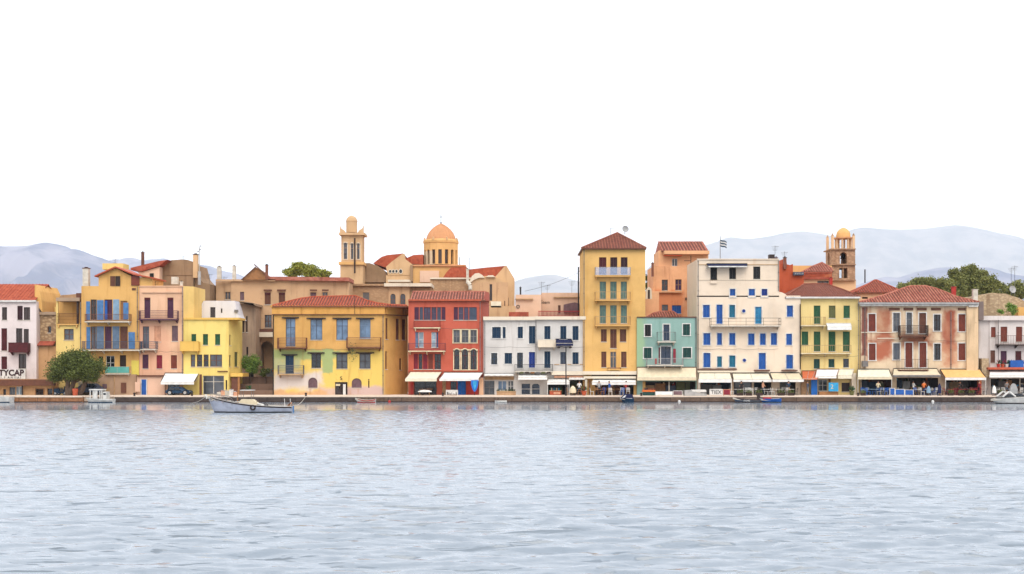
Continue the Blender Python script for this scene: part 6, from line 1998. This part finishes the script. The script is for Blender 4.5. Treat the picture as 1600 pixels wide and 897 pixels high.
for x0, x1, cc, tt, stp, where, word in cafes:
    x = x0 + 5
    j = 0
    while x < x1 - 2:
        Y = 154.2 + (j % 2) * 1.5 + rr.uniform(-.2, .2)
        X = wx(x, Y)
        t = bpy.data.objects.new('cafe_table', TB[tt]); COL.objects.link(t); t.location = (X, Y, G + .002)
        tag(t, 'small square cafe table ' + where, 'table', 'cafe tables ' + where)
        for a in ([0, math.pi] if rr.random() < .4 else [0, math.pi / 2, -math.pi / 2] if rr.random() < .6 else [math.pi / 2, -math.pi / 2]):
            c = rr.choice(cc)
            ch = bpy.data.objects.new('cafe_chair', CH[c]); COL.objects.link(ch)
            a2 = a + rr.uniform(-.25, .25)
            ch.location = (X + .62 * math.sin(-a), Y + .62 * math.cos(a), G + .002); ch.rotation_euler = (0, 0, a2)
            wcol = {'white': 'white', 'blue': 'blue', 'wood': 'wooden', 'dark_iron': 'dark iron', 'crimson': 'crimson', 'pale_grey': 'pale grey', 'grey': 'grey'}[c]
            tag(ch, wcol + ' cafe chair ' + where, 'chair', wcol + ' cafe chairs ' + where)
        x += stp * rr.uniform(.7, .95)
        j += 1


def board(x0, x1, y0, Y, mat, label, name='sign_board', cat='board', th=.06, frame='white', feet=True):
    mb = MB()
    X0, X1, Z1 = wx(x0, Y), wx(x1, Y), wz(y0, Y)
    mb.box(X0, X1, Y, Y + th, G + .12, Z1, mat)
    mb.box(X0 - .03, X1 + .03, Y - .01, Y + th + .01, Z1 + .001, Z1 + .05, frame)
    for x in (X0, X1): mb.box(x - .03, x + .03, Y - .02, Y + th + .02, G + .002, Z1 - .001, frame)
    if feet:
        for x in (X0, X1): mb.box(x - .04, x + .04, Y - .25, Y + .3, G + .001, G + .05, frame)
    return single(name, mb, label, cat, ((X0 + X1) / 2, Y, G))


def words(o, body, size, mat, dx=0, dz=.5):
    cu = bpy.data.curves.new('lettering', 'FONT'); cu.body = body; cu.size = size; cu.extrude = .006; cu.align_x = 'CENTER'; cu.align_y = 'CENTER'; cu.materials.append(M(mat))
    tmp = bpy.data.objects.new('t', cu); COL.objects.link(tmp)
    me = bpy.data.meshes.new_from_object(tmp.evaluated_get(bpy.context.evaluated_depsgraph_get())); bpy.data.objects.remove(tmp)
    t = bpy.data.objects.new('lettering', me); COL.objects.link(t); t.parent = o; t.location = (dx, -.02, dz); t.rotation_euler = (R(90), 0, 0)


board(1024, 1051, 612, 151.6, 'fabric_white', 'long white notice board on the quay before the teal house', frame='pale_grey')
board(1052, 1066, 611, 151.8, 'purple_grey', 'grey panelled stand right of the long white board')
o = board(1109, 1129, 608.5, 151.6, 'white', 'white panel with black TEX lettering before the cream house')
words(o, 'TIEX', .62, 'black', 0, .42)
board(1130.5, 1141, 609, 151.8, 'crimson', 'crimson panel right of the white TEX panel', frame='pink')
o = board(1399, 1413, 608.5, 152, 'blue', 'left blue windbreak panel before the weathered mansion'); board(1414, 1427, 609.5, 152, 'blue', 'right blue windbreak panel before the weathered mansion')
board(1390.5, 1398, 607, 152, 'blue', 'narrow blue windbreak panel left of the two wide ones')
o = board(697, 715, 610, 153, 'white', 'white menu counter with black marks before the red house', 'counter', 'counter', th=.5, feet=False)
for q_ in range(7):
    mb = MB(); x_ = (q_ - 3) * .17; mb.box(x_ - .05, x_ + random.uniform(.0, .06), -.012, -.002, .12, random.uniform(.24, .46), 'black'); g_ = mb.build('dark_panel'); g_.parent = o
# stone planter
mb = MB(); Y = 155.2
mb.box(wx(776, Y), wx(806, Y), Y, Y + .7, G + .001, wz(612.5, Y), 'w_rough')
mb.box(wx(775.5, Y), wx(806.5, Y), Y - .04, Y + .74, wz(612.4, Y), wz(611.4, Y), 'tan')
for k in range(60):
    x = random.uniform(wx(777, Y), wx(805, Y)); mb.bar((x, Y + .35, wz(611.5, Y)), (x + random.uniform(-.15, .15), Y + .35, wz(611.5, Y) + random.uniform(.1, .35)), .015, random.choice(['olive', 'green', 'dark_brown']), 3, r1=.03)
single('planter', mb, 'long stone planter before the left shop of the white house', 'planter', (wx(791, Y), Y, G))
# kayak / paddle board hanging sign
mb = MB(); Y = 155.0
pr = [(736, 594), (747.5, 594), (747.2, 600), (745.5, 607), (743, 611.5), (740.5, 612), (738, 608), (736, 601)]
mb.prism([(wx(x, Y), wz(y, Y)) for x, y in pr], Y, Y + .12, 'bright_blue'); mb.prism([(wx(x, Y), wz(y, Y)) for x, y in ((739.5, 595.5), (745, 595.5), (744, 603), (742, 609), (740.5, 606), (739, 600))], Y - .03, Y - .002, 'cyan')
mb.bar((wx(741.5, Y), Y + .06, wz(612, Y)), (wx(741.5, Y), Y + .06, G), .05, 'iron')
single('display_board', mb, 'blue pointed display board on a stand under the right red house awning', 'display board', (wx(741.5, Y), Y, G))
# upturned white canoe
r = empty('canoe', (wx(664, 153), 153, G), 'white upturned canoe on trestles under the left red house awning', 'canoe')
mb = MB(); S = 14
for i in range(S):
    for j in range(6):
        def q(i, j):
            s = i / S; b_ = .34 * math.sin(math.pi * min(max(s, .03), .97)) ** .6; t = math.pi * j / 6
            return (wx(653, 153) + 1.65 * s, 153 - b_ * math.cos(t), G + .42 + .26 * math.sin(t) * (math.sin(math.pi * min(max(s, .05), .95)) ** .4))
        mb.face([q(i, j), q(i + 1, j), q(i + 1, j + 1), q(i, j + 1)], 'white')
mb.build('hull', r)
for x in (656, 671):
    mb = MB(); mb.bar((wx(x, 153), 152.75, G), (wx(x, 153), 152.95, G + .45), .03, 'wood'); mb.bar((wx(x, 153), 153.25, G), (wx(x, 153), 153.05, G + .45), .03, 'wood'); mb.bar((wx(x, 153), 152.8, G + .44), (wx(x, 153), 153.2, G + .44), .03, 'wood'); mb.build('trestle', r)
# street lamp
r = empty('street_lamp', (wx(884.3, 152.5), 152.5, G), 'tall dark street lamp before the white house', 'street lamp')
mb = MB(); Y = 152.5; mb.bar((wx(884.3, Y), Y, G), (wx(884.3, Y), Y, wz(541, Y)), .07, 'iron', 8); mb.bar((wx(884.3, Y), Y, G), (wx(884.3, Y), Y, G + .6), .12, 'iron', 8); mb.build('pole', r)
mb = MB(); mb.bar((wx(884.3, Y), Y, wz(543, Y)), (wx(890, Y), Y, wz(541, Y)), .04, 'iron', 6); mb.bar((wx(884.3, Y), Y, wz(543, Y)), (wx(874, Y), Y, wz(541, Y)), .04, 'iron', 6); mb.build('arm', r)
for x in (873, 891): mb = MB(); mb.lathe((wx(x, Y), Y, wz(544.5, Y)), [(.02, 0), (.14, .03), (.2, .16), (.12, .26), (.03, .32)], 'dark_iron', 12); mb.build('lamp_head', r)
# folded parasols
def parasol(x, Y, y0, mat, label, w=.3):
    r = empty('folded_parasol', (wx(x, Y), Y, G), label, 'parasol')
    mb = MB(); h = wz(y0, Y) - G
    mb.bar((wx(x, Y), Y, G), (wx(x, Y), Y, G + h + .1), .03, 'wood', 6); mb.lathe((wx(x, Y), Y, G), [(.28, 0), (.28, .06), (.05, .09)], 'grey', 12); mb.build('pole', r)
    mb = MB(); mb.lathe((wx(x, Y), Y, G), [(w * 1.1, .3), (w * 1.15, .5), (w * 1.05, h * .6), (w * .85, h * .8), (w * .35, h * .96), (.04, h)], mat, 9); mb.build('canopy', r)
parasol(895, 153.5, 603, 'fabric_beige', 'folded beige parasol right of the street lamp', .36)
parasol(1451, 152.4, 603, 'pale_blue', 'folded pale parasol before the weathered mansion', .22)
parasol(1553.5, 152.4, 602.5, 'fabric_white', 'folded white parasol beside the white awning at right', .22)
parasol(1468, 152.2, 599, 'fabric_navy', 'folded navy parasol left of the orange awning', .2)
# cars and van
def wheel(mb_parent, x, y, z, r=.31):
    w = MB(); w.bar((x, y - .1, z), (x, y + .1, z), r, 'black', 16)
    o = w.build('wheel', mb_parent)
    h = MB(); h.bar((x, y - .12, z), (x, y - .101, z), r * .6, 'pale_grey', 12); h.build('rim', o)
def car(px, Y, L, H, label, body, van=False, flip=False):
    X = wx(px, Y); r = empty('parked_van' if van else 'parked_car', (X, Y, G), label, 'van' if van else 'car')
    s = -1 if flip else 1
    if van: prof = [(-.5, .3), (-.5, .85), (-.49, .98), (-.46, 1), (.28, 1), (.36, .93), (.43, .62), (.49, .52), (.5, .28)]
    else: prof = [(-.5, .26), (-.5, .6), (-.44, .66), (-.3, .96), (-.24, 1), (.08, 1), (.14, .96), (.27, .66), (.46, .58), (.5, .5), (.5, .24)]
    W = 1.7
    mb = MB(); n = len(prof)
    P = [(X + s * a * L, G + b_ * H) for a, b_ in prof]
    def ring(y, inset):
        return [(x, y, z) if (b_ < .62) else (x, y + inset, z) for (x, z), (a, b_) in zip(P, prof)]
    A, B = ring(Y, .14), ring(Y + W, -.14)
    ff = [A, B[::-1]] if s > 0 else [A[::-1], B]
    mb.face(A, body); mb.face(B[::-1], body)
    for i in range(n):
        j = (i + 1) % n; mb.face([A[j], A[i], B[i], B[j]], body)
    ob = mb.build('body', r)
    if van: wins = [(-.44, -.16, .6, .92), (-.13, .12, .6, .92), (.15, .36, .6, .9)]
    else: wins = [(-.36, -.12, .66, .93), (-.09, .13, .66, .93)]
    for a0, a1, b0, b1 in wins:
        g = MB(); sk = .03 if van else .045
        xa, xb = X + s * a0 * L, X + s * a1 * L
        q = [(xa, G + b0 * H), (xb, G + b0 * H), (xb - s * sk * L * (1 if a1 > .1 else 0) * 1.6, G + b1 * H), (xa + s * sk * L * (1 if a0 < -.3 and not van else 0) * 1.4, G + b1 * H)]
        yy = [Y + .02, Y + .02, Y + .11, Y + .11]
        g.face([(q[k][0], yy[k] - .02, q[k][1]) for k in range(4)], 'pane'); g.build('window', ob)
    for a in (-.32, .32): wheel(r, X + a * L, Y + .08, G + .31); wheel(r, X + a * L, Y + W - .08, G + .31)
    g = MB(); g.box(X + s * .5 * L - .04, X + s * .5 * L + .03, Y + .12, Y + .42, G + .42 * H, G + .5 * H, 'pale_grey'); g.build('headlight', r)
    g = MB(); g.box(X - s * .5 * L - .02, X - s * .5 * L + .03, Y + .1, Y + .3, G + .48 * H, G + .58 * H, 'red'); g.build('tail_light', r)
car(277, 154.6, 2.9, .98, 'low dark blue car parked under the white awning at left', 'navy')
car(133, 156.0, 3.6, 1.4, 'dark blue car parked behind the quay tree', 'slate', flip=True)
car(92, 157.5, 2.2, 1.15, 'dark car partly hidden left of the quay tree trunk', 'navy') if False else None
# scooters
def scooter(px, Y, col, label, rz=0):
    X = wx(px, Y); r = empty('scooter', (X, Y, G), label, 'scooter')
    for a in (-.55, .55): wheel(r, X + a, Y, G + .24, .24)
    mb = MB(); mb.prism([(X - .7, G + .4), (X - .75, G + .75), (X - .1, G + .8), (X + .0, G + .35), (X + .35, G + .35), (X + .5, G + 1.0), (X + .58, G + 1.0), (X + .5, G + .25), (X - .3, G + .22)][::-1], Y - .14, Y + .14, col); mb.build('body', r)
    mb = MB(); mb.box(X - .72, X - .1, Y - .13, Y + .13, G + .81, G + .9, 'black'); mb.build('seat', r)
    mb = MB(); mb.bar((X + .52, Y - .3, G + 1.08), (X + .52, Y + .3, G + 1.08), .03, 'black'); mb.bar((X + .54, Y, G + .9), (X + .52, Y, G + 1.1), .03, 'black'); mb.build('handlebar', r)
scooter(94, 155.3, 'navy', 'dark blue scooter parked left of the quay tree trunk'); scooter(99, 156.2, 'grey', 'grey scooter behind the dark blue one by the quay tree')
# orange bin and white plastic chair by the tree, tan canvas shade
mb = MB(); Y = 153.3; mb.lathe((wx(117.5, Y), Y, G), [(.28, 0), (.34, .7), (.36, .72), (.33, .82), (.1, .86)], 'terracotta', 14); single('bin', mb, 'terracotta litter bin just right of the quay tree trunk', 'bin', (wx(117.5, Y), Y, G))
r = empty('shade_tent', (wx(121, 156.8), 156.8, G), 'tan canvas shade tent behind the quay tree trunk', 'tent')
mb = MB(); Y = 156.8; mb.prism([(wx(110, Y), wz(597.5, Y)), (wx(112, Y), wz(595.5, Y)), (wx(127, Y), wz(596, Y)), (wx(128, Y), wz(612, Y)), (wx(125.5, Y), wz(612, Y)), (wx(124.5, Y), wz(598, Y))], Y - .6, Y + .6, 'fabric_beige'); mb.build('canopy', r)
mb = MB(); mb.bar((wx(112, Y), Y, G), (wx(112, Y), Y, wz(597, Y)), .04, 'wood'); mb.build('pole', r)
# grey tarpaulin heap with white top
r = empty('covered_stall', (wx(1088, 152), 152, G), 'grey tarpaulin covered stall with a white top before the teal house', 'stall')
mb = MB(); Y = 151.9; mb.prism([(wx(1070, Y), G + .01), (wx(1070, Y), wz(610, Y)), (wx(1081, Y), wz(609.5, Y)), (wx(1090, Y), wz(613.5, Y)), (wx(1104, Y), wz(615, Y)), (wx(1105, Y), G + .01)], Y, Y + 1.2, 'pale_grey'); mb.build('tarpaulin', r)
mb = MB(); mb.prism([(wx(1081, Y), wz(611.5, Y)), (wx(1082, Y), wz(609, Y)), (wx(1103, Y), wz(609, Y)), (wx(1104, Y), wz(613, Y)), (wx(1092, Y), wz(613, Y))], Y - .05, Y + 1.25, 'white'); mb.build('top', r)
r = empty('kiosk_bar', (wx(870, 156.6), 156.6, G), 'orange counter bar under the small white awning of the white house', 'bar counter')
mb = MB(); Y = 156.2; mb.box(wx(859, Y), wx(877, Y), Y, Y + .6, G + .01, wz(611, Y), 'terracotta'); mb.box(wx(858.5, Y), wx(877.5, Y), Y - .06, Y + .66, wz(610.9, Y), wz(610.1, Y), 'tan'); mb.box(wx(865, Y), wx(875, Y), Y - .03, Y - .002, wz(616, Y), wz(612.5, Y), 'pink'); mb.build('counter', r)
mb = MB(); 
for q_ in range(9): mb.lathe((wx(860 + q_ * 1.9, Y), Y + .3, wz(610.1, Y)), [(.05, 0), (.05, .2), (.02, .28), (.02, .34)], ['green', 'white', 'wood', 'cyan'][q_ % 4], 6)
mb.build('bottles', r)
# striped orange awning rail stall at the teal house
r = empty('cool_box', (wx(1012, 153), 153, G), 'low counter with a red roof lip at the left of the teal house', 'counter')
mb = MB(); Y = 153; mb.box(wx(1005, Y), wx(1023, Y), Y, Y + .7, G + .01, wz(612.5, Y), 'dark_green'); mb.build('body', r)
mb = MB(); mb.box(wx(1004, Y), wx(1024, Y), Y - .05, Y + .75, wz(612.4, Y), wz(609.5, Y), 'orange'); mb.build('lid', r)
# terracotta pots
for x, Y, c, lab in ((912.5, 153.4, 'terracotta', 'flower pot by the dark opening at the right end of the white house'), (1331, 154.2, 'olive', 'plant pot at the foot of the white pillar'), (388, 158.6, 'white', 'white pot at the foot of the stepped terrace')):
    mb = MB(); mb.lathe((wx(x, Y), Y, G), [(.2, 0), (.32, .5), (.36, .55), (.3, .56)], c, 12)
    for q_ in range(40):
        a = random.uniform(0, 6.28); t = random.uniform(.1, .4)
        mb.bar((wx(x, Y), Y, G + .5), (wx(x, Y) + t * math.cos(a), Y + t * math.sin(a), G + random.uniform(.75, 1.15)), .015, random.choice(['green', 'olive', 'red' if c == 'terracotta' else 'green']), 3, r1=.05)
    single('flower_pot', mb, lab, 'flower pot', (wx(x, Y), Y, G))
# crates of pale netting floats stacked behind the fishing boat
for i, (x, c, lab) in enumerate(((342, 'offwhite', 'white fish crate farthest left behind the fishing boat bow'), (348, 'pink', 'pink fish crate second from the left behind the fishing boat'), (354.5, 'pale_grey', 'grey fish crate in the middle of the row behind the fishing boat'),
                                 (361, 'white', 'tall white fish crate right of the grey one behind the fishing boat'), (368, 'pink', 'pink fish crate at the right end of the row behind the fishing boat'))):
    mb = MB(); Y = 152.0; h = (.5, .62, .56, .78, .5)[i]; X = wx(x, Y)
    for k in range(int(h / .14)):
        z = G + .002 + k * .15
        for (a0, a1, b0, b1) in ((-.24, .24, 0, .03), (-.24, .24, .4, .43), (-.24, -.21, .03, .4), (.21, .24, .03, .4)): mb.box(X + a0, X + a1, Y + b0, Y + b1, z, z + .12, c)
        mb.box(X - .23, X + .23, Y + .01, Y + .42, z - .001, z + .02, 'grey')
    for k in range(16):
        q = (X + random.uniform(-.2, .2), Y + random.uniform(.05, .38), G + h); mb.ball(q, .05, random.choice(['white', 'pink', 'slate', 'maroon']), 6, 4)
    single('fish_crate', mb, lab, 'crate', (X, Y, G), 'fish crates behind the moored boat')
# low planter boxes with dark shrubs along the cafe fronts
for i, (x, w_) in enumerate(((1152, 9), (1166, 9), (1182, 10), (1216, 10), (1232, 9), (1346, 7), (1482, 8), (1498, 9), (1514, 9), (1560, 9))):
    mb = MB(); Y = 152.6; X0, X1 = wx(x, Y), wx(x + w_, Y)
    mb.box(X0, X1, Y, Y + .3, G + .001, G + .34, 'dark_brown')
    for k in range(150):
        p = Vector((random.uniform(X0, X1), Y + random.uniform(0, .3), G + .33 + abs(random.gauss(0, .17))))
        a = Vector((random.uniform(-1, 1), random.uniform(-1, 1), random.uniform(-1, 1))) * .07; b2 = Vector((random.uniform(-1, 1), random.uniform(-1, 1), random.uniform(-1, 1))) * .05
        mb.face([p - a, p + b2, p + a, p - b2], 'leaf')
    where = ('leftmost under the cream house awnings', 'second under the cream house awnings', 'third under the cream house awnings', 'fourth under the cream house awnings', 'rightmost under the cream house awnings',
             'at the left foot of the weathered mansion awning', 'leftmost before the orange awning', 'middle one before the orange awning', 'rightmost before the orange awning', 'before the white awning at the right edge')[i]
    single('planter_box', mb, 'low dark planter box with shrubs, ' + where, 'planter', ((X0 + X1) / 2, Y, G), 'planter boxes along the cafe fronts')
# mooring bollards
for i, (x, nb_) in enumerate(((210, 'below the blue door'), (300, 'left of the moored fishing boat'), (478, 'at the left corner of the old yellow mansion'), (692, 'between the red house awnings'), (1002, 'below the boundary of yellow tower and teal house'), (1341, 'left of the blue windbreaks'))):
    mb = MB(); Y = 150.5; mb.lathe((wx(x, Y), Y, G), [(.13, 0), (.1, .25), (.17, .3), (.17, .36), (.05, .4)], 'dark_iron', 10)
    single('bollard', mb, 'iron mooring bollard ' + nb_, 'bollard', (wx(x, Y), Y, G), 'mooring bollards on the quay edge')

# ------------------------------------------------------------------ PEOPLE
def person(px, Y, top, label, shirt, trousers, lean=0.0, arm=.3, face=1, step=.12):
    X = wx(px, Y); H = 1.7
    r = empty('person', (X, Y, G), label, 'person')
    J = dict(pel=(0, 0, .93), sp=(lean * .3, 0, 1.15), ch=(lean * .6, 0, 1.36), nk=(lean * .8, 0, 1.47), hd=(lean + .01, -.01, 1.56), tp=(lean + .01, -.01, 1.66))
    V, E, Rr = [], [], []
    def add(p, rad, par=None):
        V.append((p[0], p[1], p[2])); Rr.append(rad)
        if par is not None: E.append((par, len(V) - 1))
        return len(V) - 1
    a = add(J['pel'], (.15, .11)); b_ = add(J['sp'], (.13, .1), a); c = add(J['ch'], (.17, .11), b_); d = add(J['nk'], (.055, .055), c); e = add(J['hd'], (.085, .095), d); f = add(J['tp'], (.07, .085), e)
    for s in (-1, 1):
        h = add((.09 * s, 0, .88), (.095, .095), a); k_ = add((.1 * s + step * s, -.05 * s, .5), (.06, .065), h); an = add((.1 * s + step * 1.3 * s, .05 * s, .08), (.042, .042), k_); add((.1 * s + step * 1.3 * s, .05 * s - .14, .035), (.04, .03), an)
        sh = add((.19 * s + lean * .6, 0, 1.39), (.055, .055), c); el = add((.26 * s + lean * .5, -.06, 1.13), (.042, .042), sh); wr = add((.22 * s + lean * .5, -.06 - arm * .7, 1.02 + arm * .3), (.03, .03), el); add((.2 * s + lean * .5, -.12 - arm * .75, 1.0 + arm * .35), (.035, .02), wr)
    me = bpy.data.meshes.new('body'); me.from_pydata(V, E, [])
    o = bpy.data.objects.new('body', me); COL.objects.link(o)
    md = o.modifiers.new('s', 'SKIN'); sk = me.skin_vertices[0] if len(me.skin_vertices) else None
    if sk is None:
        bpy.context.view_layer.objects.active = o
    for i, v in enumerate(me.skin_vertices[0].data): v.radius = Rr[i]; v.use_root = (i == 0)
    o.modifiers.new('u', 'SUBSURF').levels = 1
    dg = bpy.context.evaluated_depsgraph_get()
    m2 = bpy.data.meshes.new_from_object(o.evaluated_get(dg))
    bpy.data.objects.remove(o)
    for n_ in ('skin', shirt, trousers): m2.materials.append(M(n_))
    for p in m2.polygons:
        c_ = p.center
        p.use_smooth = True
        p.material_index = 0 if c_.z > 1.44 or (c_.y < -.16 and c_.z > .9) else (1 if c_.z > .93 or abs(c_.x) > .19 and c_.z > .7 else 2)
    o = bpy.data.objects.new('body', m2); COL.objects.link(o); o.parent = r; o.rotation_euler = (0, 0, 0 if face > 0 else math.pi * .6)
    hb = MB(); hb.ball((X + J['tp'][0], Y + .02, G + 1.64), .105, 'hair', 10, 6, (1, 1, .85)); hb.build('hair', r)
    return r
try:
    person(1443.5, 154.2, 0, 'person in an orange shirt standing before the weathered mansion', 'orange', 'dark_brown', .03, .35)
    person(1530, 154.6, 0, 'person in a crimson shirt at the right end of the orange awning', 'crimson', 'black', -.03, .2, -1)
    person(936, 155.4, 0, 'person in a grey shirt under the awning of the yellow tower', 'pale_grey', 'navy', .0, .3)
    person(1262, 155.5, 0, 'person in a dark shirt beside the bright blue door', 'slate', 'grey', .02, .15, -1)
    for px_, Y_, lab, sh_, tr_, le_, ar_, fc_ in (
        (905, 155.2, 'person in a white shirt before the dark opening of the white house', 'white', 'navy', .02, .3, 1), (952, 154.2, 'person in a blue shirt at the middle of the yellow tower cafe', 'blue', 'dark_brown', -.02, .4, -1),
        (978, 155.8, 'person in a red shirt at the right end of the yellow tower cafe', 'red', 'slate', .03, .3, 1), (1158, 155.6, 'person in black at the left side of the cream house awnings', 'black', 'dark_iron', .02, .35, 1),
        (1192, 154.6, 'person in a pink shirt under the middle awning of the cream house', 'pink', 'navy', -.03, .25, -1), (1232, 155.4, 'person in a navy shirt under the right awning of the cream house', 'navy', 'tan', .02, .35, 1),
        (1372, 155.4, 'person in a cream shirt among the blue cafe chairs', 'cream', 'slate', .02, .3, 1), (1427, 156.2, 'person in a white shirt left of the person in orange', 'white', 'black', .0, .3, -1),
        (1500, 155.9, 'person in dark clothes under the orange awning', 'dark_iron', 'dark_brown', .02, .4, 1), (1573, 155.2, 'person in a grey shirt under the white awning at the right edge', 'grey', 'navy', .02, .3, 1)):
        person(px_, Y_, 0, lab, sh_, tr_, le_, ar_, fc_)
except Exception as ex:
    print('PERSON', ex)

# ------------------------------------------------------------------ AIR
m = bpy.data.materials.new('haze_air'); m.use_nodes = True; nt = m.node_tree
nt.nodes.remove(nt.nodes['Principled BSDF'])
pv = nt.nodes.new('ShaderNodeVolumePrincipled')
pv.inputs['Color'].default_value = (.80, .89, 1.0, 1)
HAZE = 0.000066
pv.inputs['Density'].default_value = HAZE
nt.links.new(pv.outputs[0], nt.nodes['Material Output'].inputs['Volume'])
mb = MB(); MATS['haze_air'] = m
mb.box(-17000, 17000, -700, 24500, -25, 2900, 'haze_air')
hz = mb.build('haze'); hz['kind'] = 'stuff'

# ------------------------------------------------------------------ LIGHT, SKY, CAMERA
SUN_EL, SUN_AZ = 48.0, 14.0      # azimuth: degrees left of the viewing direction's reverse
w = bpy.data.worlds.new('World'); sc.world = w; w.use_nodes = True
nt = w.node_tree
sky = nt.nodes.new('ShaderNodeTexSky'); sky.sky_type = 'NISHITA'; sky.sun_disc = False
sky.sun_elevation = R(SUN_EL); sky.air_density = 1.0; sky.dust_density = 4.0
bgd = nt.nodes['Background']
mx = mixc(nt, .88, sky.outputs[0], (14.2, 14.4, 14.8, 1))    # thin bright overcast in front of the blue
nt.links.new(mx, bgd.inputs[0]); bgd.inputs[1].default_value = 0.09
sd = bpy.data.lights.new('sun', 'SUN'); sd.energy = 1.45; sd.angle = R(38); sd.color = (1, .95, .87)
so = bpy.data.objects.new('sun', sd); COL.objects.link(so)
dirv = Vector((math.sin(R(SUN_AZ)) * math.cos(R(SUN_EL)), -math.cos(R(SUN_AZ)) * math.cos(R(SUN_EL)), math.sin(R(SUN_EL))))
so.rotation_euler = dirv.to_track_quat('Z', 'Y').to_euler()
so.location = (0, 0, 60)
sky.sun_rotation = math.atan2(dirv.x, dirv.y)

cam = bpy.data.cameras.new('camera'); co_ = bpy.data.objects.new('camera', cam); COL.objects.link(co_)
cam.sensor_width = 36; cam.lens = 36 * FP / 1600; cam.shift_y = (HY - 448.5) / 1600
co_.location = (0, 0, CZ); co_.rotation_euler = (R(90), 0, 0); cam.clip_start = .5; cam.clip_end = 40000
sc.camera = co_
vs = sc.view_settings
vs.view_transform = 'Standard'; vs.look = 'None'; vs.exposure = 0.5; vs.gamma = 1.0; vs.use_curve_mapping = False
sc.render.engine = 'CYCLES'
cy = sc.cycles
cy.use_denoising = True
cy.max_bounces = 6; cy.diffuse_bounces = 3; cy.glossy_bounces = 3; cy.transparent_max_bounces = 8; cy.volume_bounces = 2
cy.volume_step_rate = 8; cy.caustics_reflective = False; cy.caustics_refractive = False
